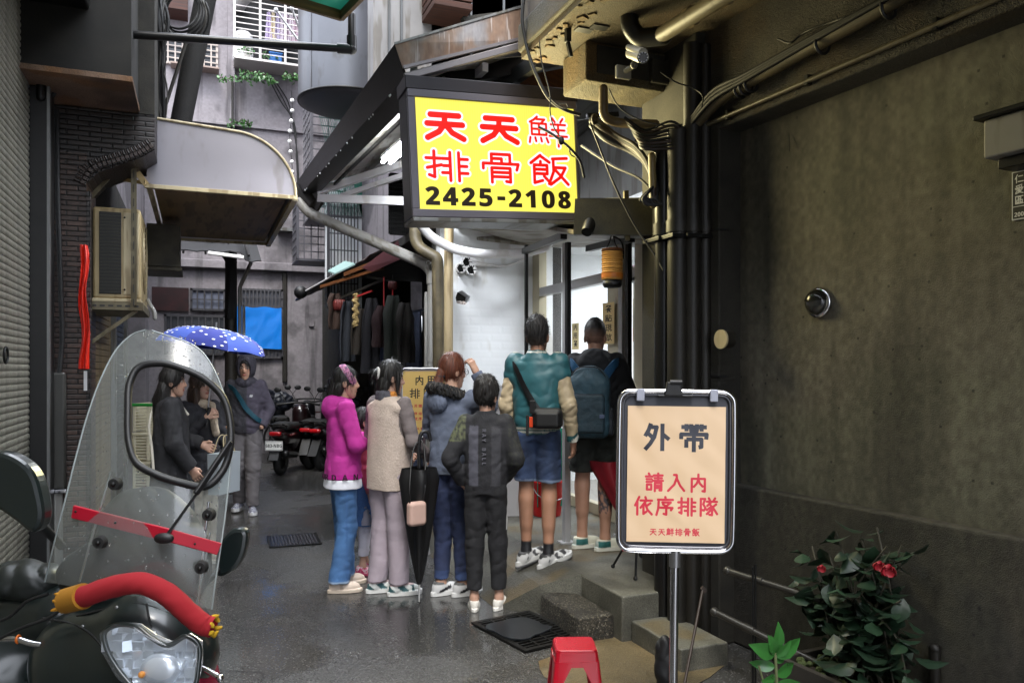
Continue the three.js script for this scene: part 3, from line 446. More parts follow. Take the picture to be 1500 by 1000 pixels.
// ---------- the lit shop ----------
const font = await new FontLoader().loadAsync('fonts/droid/droid_sans_bold.typeface.json');
const XG = 3.42, ZW = -7.8;
const shop = thing('shop_front', 'brightly lit shop with white entry wall and metal framed glazing behind the queue', 'shop', V(3.42, 0, -6.5));
{
  // entry wall with a broken hole in it
  const hc = onZ(678, 437, ZW), hole = []; for (let i = 0; i < 9; i++) { const a = -i / 9 * Math.PI * 2 + 0.3, r = 0.075 * (0.85 + 0.3 * hash(i, 2, 44)); hole.push([hc.x + Math.cos(a) * r, hc.y + Math.sin(a) * r]); }
  mesh('entry_wall', extrude([[2.32, 0], [3.6, 0], [3.6, 3.6], [2.32, 3.6]], 0.16, 0, 8, [hole]).translate(0, 0, ZW - 0.16), M.whitewash, shop);
  mesh('hole_back', box(hc.x - 0.14, hc.y - 0.14, ZW - 0.2, hc.x + 0.14, hc.y + 0.14, ZW - 0.165), std(0x6a4c40, 0.9, 0, { map: T.dark }), shop);
  mesh('rubble', [...Array(7)].map((_, i) => new THREE.DodecahedronGeometry(rr(0.015, 0.03)).translate(hc.x + rr(-0.05, 0.04), hc.y - 0.055 + rr(0, 0.02), ZW - 0.1 + rr(0, 0.05))), std(0xb4a8a2, 0.9), shop);
  // room
  mesh('interior_floor', box(XG, 0, -8.6, 7, LH, -4.9), std(0x9a958c, 0.4), shop);
  mesh('interior_back_wall', box(6.4, 0, -8.6, 6.6, 3, -4.9), M.shopWhite, shop);
  mesh('interior_side_wall', box(XG, 0, -8.6, 6.6, 3, -8.4), M.shopWhite, shop); mesh('interior_side_wall', box(XG, 0, -5.0, 6.6, 3, -4.9), M.shopWhite, shop);
  for (let i = 0; i < 2; i++) tag(mesh('shelf_unit', [box(6.0, LH, -8.2 + i * 1.5, 6.4, 2.2, -8.16 + i * 1.5), box(6.0, LH, -7.1 + i * 1.5, 6.4, 2.2, -7.06 + i * 1.5), ...[0.5, 1.0, 1.5, 2.0].map((y) => box(6.0, LH + y - 0.3, -8.2 + i * 1.5, 6.4, LH + y - 0.27, -7.06 + i * 1.5))], M.alu), i ? 'metal shelf nearer the door inside the lit shop' : 'metal shelf in the far corner of the lit shop', 'shelf');
  mesh('interior_ceiling', box(XG - 0.02, 2.96, -8.6, 6.6, 3.06, -4.9), M.shopWhite, shop);
  mesh('ceiling_lamp', box(4.2, 2.93, -7.4, 5.4, 2.957, -5.8, 0.005), std(0xffffff, 0.5, 0, { emissive: 0xf4faff, emissiveIntensity: 0.6 }), shop);
  areaLight('shop_room_lamp', V(4.8, 2.91, -6.6), V(4.8, 0, -6.601), 1.2, 1.6, 0xf2f8ff, 3.2);
  // posts and rails of the glazing (plane x = XG)
  const fz = (px) => onX(px, 500, XG).z, R = onX(800, 425, XG).y, b = M.bronze;
  const posts = [[783, 797, 0.06], [903, 920, 0.09], [940, 952, 0.07], [972, 985, 0.08]];
  for (const [a, c, t] of posts) { const z0 = fz(a), z1 = fz(c); mesh('glazing_post', box(XG - t, LH, z0, XG + 0.03, 2.96, z1, 0.006), b, shop); }
  mesh('glazing_rail', box(XG - 0.055, R - 0.06, fz(790), XG + 0.02, R + 0.03, -5.0, 0.006), M.alu, shop);
  mesh('sill_rail', box(XG - 0.05, LH, fz(783), XG + 0.03, LH + 0.1, fz(905), 0.006), b, shop);
  const low = LH + 0.1;
  mesh('glass_pane', box(XG - 0.012, low, fz(797), XG - 0.008, R - 0.06, fz(903)), M.pane, shop);
  mesh('glass_pane', box(XG - 0.012, R + 0.03, fz(797), XG - 0.008, 2.95, fz(903)), M.pane, shop);
  mesh('glass_pane', box(XG - 0.012, R + 0.03, fz(920), XG - 0.008, 2.95, -5.02), M.pane, shop);
  mesh('glass_pane', box(XG - 0.012, low, fz(955), XG - 0.008, R - 0.06, -5.02), M.pane, shop);
  const dr = mesh('door', [box(XG + 0.1, LH, fz(920), XG + 0.14, R - 0.05, fz(913)), box(XG + 0.1, LH, fz(942), XG + 0.14, R - 0.05, fz(935)), box(XG + 0.1, R - 0.16, fz(935), XG + 0.14, R - 0.05, fz(920)), box(XG + 0.1, LH, fz(935), XG + 0.14, LH + 0.2, fz(920))], M.alu, shop);
  mesh('pane', box(XG + 0.118, LH + 0.2, fz(920), XG + 0.122, R - 0.16, fz(935)), M.pane, dr);
  mesh('door_track', box(XG - 0.03, R - 0.09, fz(903), XG + 0.06, R - 0.065, fz(970)), M.darkSteel, shop);
  // notices behind the glass
  const paper = (name, label, px0, py0, px1, py1, draw, w, h, dx = 0.0) => { const a = onX(px0, (py0 + py1) / 2, XG - 0.03 + dx), c = onX(px1, (py0 + py1) / 2, XG - 0.03 + dx), yt = onX((px0 + px1) / 2, py0, XG + dx).y, yb = onX((px0 + px1) / 2, py1, XG + dx).y;
    const t = sheet(w, h, draw), m = mesh(name, new THREE.PlaneGeometry(Math.abs(c.z - a.z), yt - yb).rotateY(-Math.PI / 2).translate(XG - 0.03 + dx, (yt + yb) / 2, (a.z + c.z) / 2), std(0xffffff, 0.8, 0, { map: t, side: THREE.DoubleSide }), scene, true); tag(m, label, 'notice'); return m; };
  const ink = (c, lw, col = '#2a2420') => { c.strokeStyle = col; c.lineWidth = lw; c.lineCap = c.lineJoin = 'round'; };
  paper('paper_notice', 'tall tan paper strip lettered with four black characters beside the lantern', 883, 444, 900, 504, (c, w, h) => { c.fillStyle = '#d6bd86'; c.fillRect(0, 0, w, h); ink(c, 7); [...'餐點現做'].forEach((q, i) => glyph(c, q, w * 0.22, 24 + i * 92, w * 0.56, 72)); }, 128, 400, -0.09);
  paper('paper_notice', 'tan strip with dark lettering between the heads of the two men', 838, 474, 848, 512, (c, w, h) => { c.fillStyle = '#d8c894'; c.fillRect(0, 0, w, h); ink(c, 7); [...'內用餐'].forEach((q, i) => glyph(c, q, w * 0.2, 14 + i * 92, w * 0.6, 70)); }, 100, 300);
  paper('paper_notice', 'cream poster with an orange corner inside the glass door', 927, 437, 944, 500, (c, w, h) => { c.fillStyle = '#dfcfaa'; c.fillRect(0, 0, w, h); c.fillStyle = '#f0921c'; c.beginPath(); c.moveTo(0, h * 0.68); c.lineTo(w * 0.5, h * 0.78); c.lineTo(w, h * 0.9); c.lineTo(w, h); c.lineTo(0, h); c.fill(); ink(c, 3, '#7c6a50'); c.beginPath(); c.arc(w * 0.5, h * 0.16, w * 0.28, 3, 6.6); c.stroke(); ink(c, 4, '#c03424'); [...'請入內'].forEach((q, i) => glyph(c, q, w * 0.6, h * 0.32 + i * 44, w * 0.26, 34)); ink(c, 4, '#a8641a'); c.beginPath(); c.moveTo(20, h * 0.84); c.lineTo(60, h * 0.93); c.moveTo(60, h * 0.84); c.lineTo(20, h * 0.93); c.stroke(); }, 128, 400, 0.2);
  const stick = (label, px, py, r, draw) => { const p = onX(px, py, XG - 0.015), t = sheet(160, 160, draw); tag(mesh('round_sticker', new THREE.CircleGeometry(r, 24).scale(0.9, 1.25, 1).rotateY(-Math.PI / 2).translate(...p.toArray()), std(0xffffff, 0.5, 0, { map: t, side: THREE.DoubleSide }), scene, true), label, 'sticker'); };
  stick('green and yellow oval sticker on the glass next to the pillar', 962, 484, 0.12, (c, w) => { c.fillStyle = '#e7c62c'; c.fillRect(0, 0, w, w); c.fillStyle = '#1d6b34'; c.fillRect(0, 46, w, 62); c.lineWidth = 12; c.strokeStyle = '#1d6b34'; c.beginPath(); c.arc(80, 80, 74, 0, 7); c.stroke(); ink(c, 9, '#f4d94a'); glyph(c, '區', 52, 54, 54, 46); });
  stick('orange ring sticker low on the glass next to the pillar', 961, 521, 0.1, (c, w) => { c.fillStyle = '#e98a1c'; c.fillRect(0, 0, w, w); c.fillStyle = '#5a5044'; c.beginPath(); c.arc(80, 52, 22, 0, 7); c.arc(80, 110, 22, 0, 7); c.fill(); });
  // free-standing posts carrying the canopy
  const pp = (name, label, px0, px1, d, y0, y1, m) => { const a = at((px0 + px1) / 2, 500, d), w = (px1 - px0) / F * d * 0.78; tag(mesh(name, [box(a.x - w / 2, y0, a.z - w / 2, a.x + w / 2, y1, a.z + w / 2, 0.004), box(a.x - w / 2 - 0.03, y0, a.z - w / 2 - 0.03, a.x + w / 2 + 0.03, y0 + 0.012, a.z + w / 2 + 0.03)], m), label, 'post'); };
  pp('steel_post', 'square brushed steel post standing left of the man with the backpack', 823.5, 836, 6.0, LH, 2.56, M.alu);
  pp('dark_post', 'thin dark post in front of the white entry wall', 768, 774, 7.3, LH - 0.05, 2.75, M.darkSteel);
  pp('steel_post', 'square brushed steel post with a dark edge right of the hanging lantern', 906, 921, 6.25, LH, 2.6, M.alu);
  tag(mesh('black_post', (() => { const a = at(921, 500, 6.1); return box(a.x - 0.018, LH, a.z - 0.02, a.x + 0.018, 2.58, a.z + 0.02); })(), M.black), 'narrow black post against the steel post beside the lantern', 'post');
  tag(mesh('black_post', (() => { const a = at(831.5, 500, 5.9); return box(a.x - 0.012, LH + 1.2, a.z - 0.02, a.x + 0.02, 2.55, a.z + 0.02); })(), M.black), 'narrow black strip post against the steel post left of the backpack', 'post');
}
{ // canopy over the shop entrance
  const g = thing('entrance_canopy', 'grey sheet canopy sloping over the shop entrance under the lit sign', 'canopy', V(2.9, 2.7, -6.2));
  mesh('soffit', slab([at(664, 331, 8.3), at(700, 352, 8.25), at(790, 362, 8.4), at(985, 362, 6.15), at(985, 344, 5.25), at(848, 344, 5.35), at(690, 318, 6.6)], 0.03), std(0xb9b8b4, 0.55, 0.1, { map: T.grime }), g);
  mesh('cover', slab([at(660, 322, 8.3), at(985, 330, 6.15), at(985, 300, 5.2), at(690, 300, 6.4)], 0.05), M.darkSteel, g);
  mesh('front_beam', [bar(at(842, 318, 5.2), at(990, 318, 5.05), 0.05, 0.235)], std(0x58543f, 0.5, 0.1, { map: T.dark }), g);
  mesh('front_plate', bar(at(845, 342, 5.3), at(980, 344, 5.15), 0.2, 0.02), std(0xa8a8a4, 0.5), g);
  mesh('side_rim', [bar(at(668, 330, 8.2), at(850, 338, 5.5), 0.035, 0.05)], std(0x6a6038, 0.5, 0.2), g);
  mesh('joist', [bar(at(768, 368, 7.3), at(826, 345, 5.8), 0.05), bar(at(862, 364, 6.6), at(925, 349, 5.3), 0.05)], M.darkSteel, g);
  mesh('strap', bar(at(917, 280, 5.15), at(919, 352, 5.15), 0.05, 0.03), std(0x5d5330, 0.5, 0.3), g);
}
{ // upper wall and inner sheet roof over the glazing
  mesh('upper_wall', box(XG + 0.1, 3.07, -8.4, XG + 0.3, 4.5, -4.9), std(0x6f7072, 0.6, 0, { map: T.grime }), shop);
  for (let i = 0; i < 5; i++) mesh('roof_panel', slab([V(2.1, 3.72 - 0.05 * i, -5.25 - i * 0.62), V(XG + 0.1, 4.05 - 0.05 * i, -5.25 - i * 0.62), V(XG + 0.1, 4.0 - 0.05 * i, -5.84 - i * 0.62), V(2.1, 3.67 - 0.05 * i, -5.84 - i * 0.62)], 0.012), std(0x8c8e90, 0.35, 0.4, { map: T.grime }), shop);
}
{ // lantern
  const c = at(897, 394, 5.25), g = thing('hanging_lantern', 'amber bamboo lantern with a dark base hanging from the canopy', 'lantern', V(c.x, c.y, c.z));
  const r = 0.062, wv = []; for (let i = 0; i < 13; i++) wv.push(new THREE.TorusGeometry(r + 0.002 * (i % 2), 0.009, 6, 24).rotateX(Math.PI / 2).translate(0, -0.065 + i * 0.0145, 0));
  lmesh('shade', wv, std(0xd49a48, 0.6, 0, { map: T.clean }), g); lmesh('liner', new THREE.CylinderGeometry(r - 0.003, r - 0.003, 0.2, 20, 1, true).translate(0, 0.02, 0), std(0xd6b870, 0.7, 0, { side: THREE.DoubleSide }), g);
  lmesh('base', lathe([[0, -0.125], [0.055, -0.122], [0.064, -0.105], [0.064, -0.075], [0, -0.07]]), M.black, g); lmesh('band', new THREE.CylinderGeometry(r + 0.011, r + 0.011, 0.03, 24).translate(0, -0.045, 0), std(0xb86a1e, 0.5), g);
  lmesh('rim', new THREE.TorusGeometry(r, 0.012, 6, 24).rotateX(Math.PI / 2).translate(0, 0.125, 0), M.wood, g);
  lmesh('hanger', [wire([V(-0.05, 0.125, 0), V(-0.02, 0.18, 0), V(0, 0.24, 0), V(0.02, 0.18, 0), V(0.05, 0.125, 0)], 0.004), wire([V(0.01, 0.22, 0), V(0.06, 0.19, 0.01), V(0.08, 0.12, 0.01), V(0.075, 0.07, 0.01)], 0.006)], M.cable, g);
}
// ---------- lit sign ----------
{
  const c = at(728.5, 230, 5.3), g = thing('lit_sign', 'big yellow lit shop sign with red characters and a black phone number', 'sign', c, -0.02); g.rotation.z = 0.047; g.updateMatrixWorld(true);
  const W = 1.21, H = 0.83, D = 0.24, fr = 0.052;
  lmesh('case', [box(-W / 2, -H / 2, -D, W / 2, H / 2, -0.03, 0.006)], std(0x2c2b2c, 0.45, 0.4), g);
  lmesh('frame', [box(-W / 2, H / 2 - fr, -0.03, W / 2, H / 2, 0.012, 0.006), box(-W / 2, -H / 2, -0.03, W / 2, -H / 2 + fr, 0.012, 0.006), box(-W / 2, -H / 2 + fr, -0.03, -W / 2 + fr, H / 2 - fr, 0.01, 0.006), box(W / 2 - 0.02, -H / 2 + fr, -0.03, W / 2, H / 2 - fr, 0.01, 0.006)], std(0x67646c, 0.4, 0.4), g);
  lmesh('top_cap', box(-W / 2 - 0.01, H / 2 - 0.002, -D, W / 2 + 0.01, H / 2 + 0.085, 0.014, 0.006), std(0x323035, 0.4, 0.4), g);
  lmesh('bottom_tray', box(-W / 2, -H / 2 - 0.03, -D, W / 2, -H / 2 - 0.004, 0.02, 0.004), M.galv, g);
  const pw = W - fr - 0.02, ph = H - fr * 2, tex = sheet(1400, Math.round(1400 * ph / pw), (k, w, h) => {
    k.fillStyle = '#e6da55'; k.fillRect(0, 0, w, h);
    for (let i = 0; i < w; i += 10) { k.fillStyle = i % 20 ? 'rgba(255,250,120,0.10)' : 'rgba(90,80,0,0.05)'; k.fillRect(i, 0, 5, h); }
    k.lineCap = k.lineJoin = 'round';
    const rows = [['天天鮮', 0.085], ['排骨飯', 0.455]], xs = [0.04, 0.375, 0.69];
    for (const pass of [0, 1]) for (const [s, y] of rows) [...s].forEach((ch, i) => {
      const X = xs[i] * w, Y = y * h, cw = 0.265 * w, chh = 0.29 * h, n = GL[ch].split(';').length, thick = (n > 12 ? 20 : n > 8 ? 27 : n > 7 ? 27 : 48);
      k.strokeStyle = pass ? '#e01008' : '#efe6f2'; k.lineWidth = pass ? thick : thick + 32; glyph(k, ch, X, Y, cw, chh);
    });
    k.fillStyle = '#1c140a'; k.strokeStyle = '#1c140a'; k.lineWidth = 9; k.font = 'bold 196px sans-serif'; k.save(); k.scale(1.16, 1); const put = (t, x, y) => { k.fillText(t, x * w / 1.16, y * h); k.strokeText(t, x * w / 1.16, y * h); };
    [...'2425'].forEach((t, i) => put(t, 0.035 + i * 0.108, 0.955)); put('-', 0.475, 0.94); [...'2108'].forEach((t, i) => put(t, 0.545 + i * 0.108, 0.955)); k.restore();
  });
  lmesh('face', new THREE.PlaneGeometry(pw, ph).translate((fr - 0.02) / 2, 0, -0.004), std(0x8a8a8a, 0.3, 0, { map: tex, emissive: 0xffffff, emissiveMap: tex, emissiveIntensity: 0.24 }), g, true);
  const n = V(0, 0, 1).transformDirection(g.matrixWorld), p = c.clone().addScaledVector(n, 0.02);
  areaLight('sign_light', p, p.clone().add(n), pw, ph, 0xfff0b4, 6.4);
  tag(mesh('sign_bracket', [bar(at(606, 120, 5.3), at(606, 60, 5.35), 0.05), bar(at(860, 170, 5.6), at(905, 168, 5.7), 0.035), bar(at(620, 322, 5.35), at(660, 322, 7.0), 0.06, 0.08)], M.darkSteel), 'dark steel arms holding the lit sign to the awning', 'bracket');
}
// ---------- sheet metal awning ----------
{
  const g = thing('metal_awning', 'rusty sheet metal awning with a long dark eave above the lit sign', 'awning', at(590, 110, 5.12));
  const TL = at(578, 64, 5.08), TR = at(766, 9, 5.3), BR = at(763, 58, 5.28), BL = at(590, 100, 5.1), LB = at(592, 114, 5.12), LR = at(763, 68, 5.28), ER = at(440, 284, 8.8), ETop = at(432, 270, 8.85);
  const tw = V(0, 0, -0.03);
  mesh('fascia', slab([TL, TR, BR, BL], 0.03, V(0.2, 0, -1).normalize()), M.rust, g);
  mesh('fascia_lip', [bar(LB, LR, 0.05, 0.05, 0.008), bar(BL.clone().add(V(0, 0, 0.02)), BR.clone().add(V(0, 0, 0.02)), 0.015, 0.02)], std(0x6f6a6c, 0.4, 0.4), g);
  mesh('rim_wire', bar(TL, TR, 0.015), M.galv, g);
  const eIn = V(0.16, -0.02, 0);
  mesh('eave_gutter', [slab([TL, ETop, ER, LB], 0.02, V(1, 0.2, 0).normalize())], std(0x38332f, 0.5, 0.3, { map: T.rust }), g);
  mesh('gutter_floor', slab([LB, ER, ER.clone().add(eIn), LB.clone().add(eIn)], 0.012), M.darkSteel, g);
  mesh('clear_strip', slab([LB.clone().add(V(0.03, 0.015, 0)), ER.clone().add(V(0.03, 0.015, 0)), ER.clone().add(V(0.3, 0.14, 0)), LB.clone().add(V(0.3, 0.14, -0.05))], 0.006), std(0xd8dada, 0.3, 0, { map: T.grime }), g);
  // corrugated underside, rib by rib
  const rows = []; const A0 = LB.clone().add(V(0.3, 0.16, -0.05)), A1 = at(770, 78, 5.4).add(V(0.55, 0.1, 0)), B0 = ER.clone().add(V(0.3, 0.16, 0)), B1 = ER.clone().add(V(2.0, 0.85, -0.3));
  for (let j = 0; j <= 1; j++) { const r = []; for (let i = 0; i <= 80; i++) { const t = i / 80, p = A0.clone().lerp(B0, t).lerp(A1.clone().lerp(B1, t), j); p.y += 0.012 * Math.sin(i * 1.57); r.push(p); } rows.push(r); }
  mesh('roof_sheet', thicken(rows, 0.004), std(0xd8dad8, 0.4, 0.1, { map: T.grime }), g);
  mesh('purlin', [0.25, 0.55, 0.85].map((t) => bar(A0.clone().lerp(A1, t).add(V(0, -0.05, 0)), B0.clone().lerp(B1, t).add(V(0, -0.05, 0)), 0.04, 0.06)), M.alu, g);
  mesh('edge_trim', bar(LB.clone().add(V(0.27, 0.03, 0)), ER.clone().add(V(0.27, 0.03, 0)), 0.02, 0.03), M.black, g);
  mesh('bracket', [bar(at(467, 290, 8.6), at(640, 296, 7.6), 0.05, 0.085, 0.004), bar(at(467, 280, 8.6), at(640, 224, 7.6), 0.05, 0.075, 0.004), bar(at(500, 287, 8.5), at(640, 240, 7.7), 0.04, 0.05)], M.whitePaint, g);
  mesh('rafter', [bar(at(620, 118, 5.6), at(840, 78, 5.4), 0.06, 0.16), bar(at(700, 150, 5.9), at(790, 88, 5.2), 0.05, 0.1)], M.darkSteel, g);
  mesh('plywood', slab([at(618, 132, 5.75), at(830, 140, 5.75), at(845, 80, 5.5), at(760, 82, 5.5)], 0.02, V(0, 0, -1)), std(0x9a7f48, 0.7, 0, { map: T.wood }), g);
  mesh('end_cap', [cyl(at(440, 278, 8.82), at(462, 300, 8.7), 0.09, 0.075), bar(at(448, 262, 8.8), at(470, 300, 8.6), 0.03, 0.2)], M.darkPipe, g);
  const dr = []; for (let i = 0; i < 15; i++) { const p = LB.clone().lerp(ER, (i + rr(-0.5, 1.5)) / 16); dr.push(new THREE.SphereGeometry(rr(0.004, 0.008), 6, 5).scale(1, 1.4, 1).translate(p.x, p.y - 0.012, p.z)); }
  tag(mesh('water_drop', dr, std(0xffffff, 0.05, 0), g), undefined, undefined, undefined, 'stuff');
  // fluorescent fitting under the roof
  const l0 = at(566, 240, 7.4), l1 = at(640, 178, 6.2), lg = thing('fluorescent_lamp', 'lit fluorescent tube fitting under the metal awning behind the sign', 'lamp', l0);
  mesh('housing', bar(l0.clone().setY(l0.y + 0.06), l1.clone().setY(l1.y + 0.06), 0.12, 0.03, 0.006), M.whitePaint, lg);
  for (const dx of [-0.035, 0.035]) mesh('tube', cyl(l0.clone().add(V(dx, 0.015, 0)), l1.clone().add(V(dx, 0.015, 0)), 0.016, 0.016, 10), std(0xffffff, 0.5, 0, { emissive: 0xf3f8ff, emissiveIntensity: 14 }), lg);
  const mid = l0.clone().lerp(l1, 0.5).add(V(0, -0.03, 0)); const L = areaLight('tube_light', mid, mid.clone().add(V(0, -1, 0.0001)), 0.12, l0.distanceTo(l1), 0xf3f8ff, 26);
  // added tube fitting, unseen behind the sign, aimed to brighten the white wall
  const q0 = V(2.2, 2.86, -6.2), q1 = V(2.45, 2.86, -5.5), lh = thing('fluorescent_lamp', 'unseen fluorescent tube fitting added below the entrance canopy to light the white wall', 'lamp', q0);
  mesh('housing', bar(q0.clone().setY(2.92), q1.clone().setY(2.92), 0.1, 0.03, 0.006), M.whitePaint, lh);
  mesh('tube', cyl(q0.clone().setY(2.885), q1.clone().setY(2.885), 0.016, 0.016, 10), std(0xffffff, 0.5, 0, { emissive: 0xf3f8ff, emissiveIntensity: 10 }), lh);
  areaLight('added_entry_light', V(2.33, 2.85, -5.9), V(2.85, 1.2, -7.8), 0.7, 0.08, 0xf3f8ff, 46);
}
// ---------- pipes in front of the shop ----------
{
  const t = (name, label, pts, r, m, rd = 0.12, cat = 'pipe') => tag(mesh(name, pipe(pts, r, rd, 14), m), label, cat);
  const dn = (px, py, d, h = 0) => { const p = at(px, py, d); return V(p.x, h, p.z); };
  const p1 = thing('downpipe', 'grey rain pipe slanting from the awning eave and turning down beside the white wall', 'pipe', dn(634, 400, 8.0));
  mesh('pipe', pipe([at(440, 296, 8.75), at(452, 312, 8.7), at(622, 386, 8.05), at(634, 400, 8.0), dn(634, 400, 8.0)], 0.058, 0.16, 16), M.greyPipe, p1);
  mesh('coupling', [cyl(at(634, 402, 8.0), at(634, 416, 8.0), 0.066), cyl(at(628, 388, 8.03), at(617, 382, 8.08), 0.066), cyl(at(634, 520, 8.0), at(634, 530, 8.0), 0.065)], M.greyPipe, p1);
  t('moss_pipe', 'mossy brown drain pipe with two bends under the sign corner', [at(608, 310, 7.9), at(608, 360, 7.9), at(640, 378, 7.85), at(641, 388, 7.85), dn(645, 388, 7.95)], 0.06, M.mossPipe);
  t('beige_pipe', 'straight beige drain pipe against the left edge of the white wall', [at(658, 318, 7.75), at(657, 372, 7.72), dn(656, 372, 7.72)], 0.046, M.tanPipe);
  t('thin_pipe', 'thin grey conduit pipe left of the downpipe', [at(624, 430, 8.1), dn(624, 430, 8.1)], 0.02, M.greyPipe);
  t('white_pipe', 'white hose pipe curving from the sign down along the top of the white wall', [at(611, 322, 7.4), at(628, 345, 7.5), at(660, 364, 7.62), at(700, 372, 7.65), at(768, 371, 7.7), at(800, 362, 7.75), at(806, 352, 7.7)], 0.045, M.whitePaint, 0.3);
  const v = thing('valve_cluster', 'cluster of small white pipe stubs and vents on the upper white wall', 'valve', onZ(690, 390, ZW + 0.02));
  for (const [px, py, r] of [[682, 385, 0.05], [673, 394, 0.045], [688, 396, 0.05]]) { const a = onZ(px, py, ZW), b = a.clone().add(V(-0.03, -0.01, 0.14)); mesh('stub', [cyl(a, b, r, r, 16), new THREE.TorusGeometry(r, 0.009, 6, 18).translate(b.x, b.y, b.z)], M.whitePaint, v); mesh('vent_grid', [cyl(b, b.clone().add(V(0, 0, 0.004)), r * 0.85), ...[0, 1, 2].map((k) => bar(b.clone().add(V(-r, 0, 0.008)), b.clone().add(V(r, 0, 0.008)), 0.008).translate(-b.x, -b.y, 0).rotateZ(k * 1.05).translate(b.x, b.y, 0))], M.darkSteel, v); }
  t('white_conduit', 'thin white conduit with a clip running across the white wall', [onZ(676, 374, ZW + 0.05), onZ(690, 380, ZW + 0.05), onZ(724, 390, ZW + 0.05), onZ(750, 388, ZW + 0.05), onZ(770, 378, ZW + 0.05)], 0.014, M.whitePaint, 0.1);
  t('white_conduit', 'straight white conduit stub leaving the valve cluster on the wall', [onZ(690, 387, ZW + 0.05), onZ(722, 388, ZW + 0.05)], 0.02, M.whitePaint);
  // dark drain pipes in front of the corner pillar
  const P = [[972, 0.055, 4.72, 'leftmost dark drain pipe of the pillar bundle'], [993, 0.062, 4.62, 'second dark drain pipe of the pillar bundle'], [1014, 0.05, 4.6, 'third dark drain pipe of the pillar bundle'], [1032, 0.042, 4.62, 'rightmost thin drain pipe of the pillar bundle']];
  for (const [px, r, d, l] of P) { const a = at(px, 540, d), y = px === 972 ? 2.95 : px === 993 ? 3.0 : 3.5; const g = thing('drain_pipe', l, 'pipe', V(a.x, 0, a.z)); lmesh('pipe', cyl(V(0, 0, 0), V(0, y, 0), r, r, 18), px === 972 ? M.blackPipe : M.darkPipe, g); lmesh('collar', [cyl(V(0, 1.35, 0), V(0, 1.42, 0), r + 0.008), cyl(V(0, 2.4, 0), V(0, 2.47, 0), r + 0.008)], M.darkPipe, g); lmesh('clamp', box(-r - 0.02, 2.36, -r - 0.06, r + 0.02, 2.385, r + 0.01, 0.004), M.darkSteel, g); }
  t('ochre_conduit', 'short ochre conduit pipe rising under the ceiling beam', [at(884, 130, 4.75), at(884, 172, 4.75), at(905, 180, 4.8), at(960, 182, 4.7)], 0.028, std(0x58482c, 0.5), 0.05);
  t('ochre_conduit', 'upper end of a tan conduit pipe beside the corner pillar', [at(955, 228, 4.66), at(957, 300, 4.66)], 0.022, std(0x6d5e38, 0.5));
}
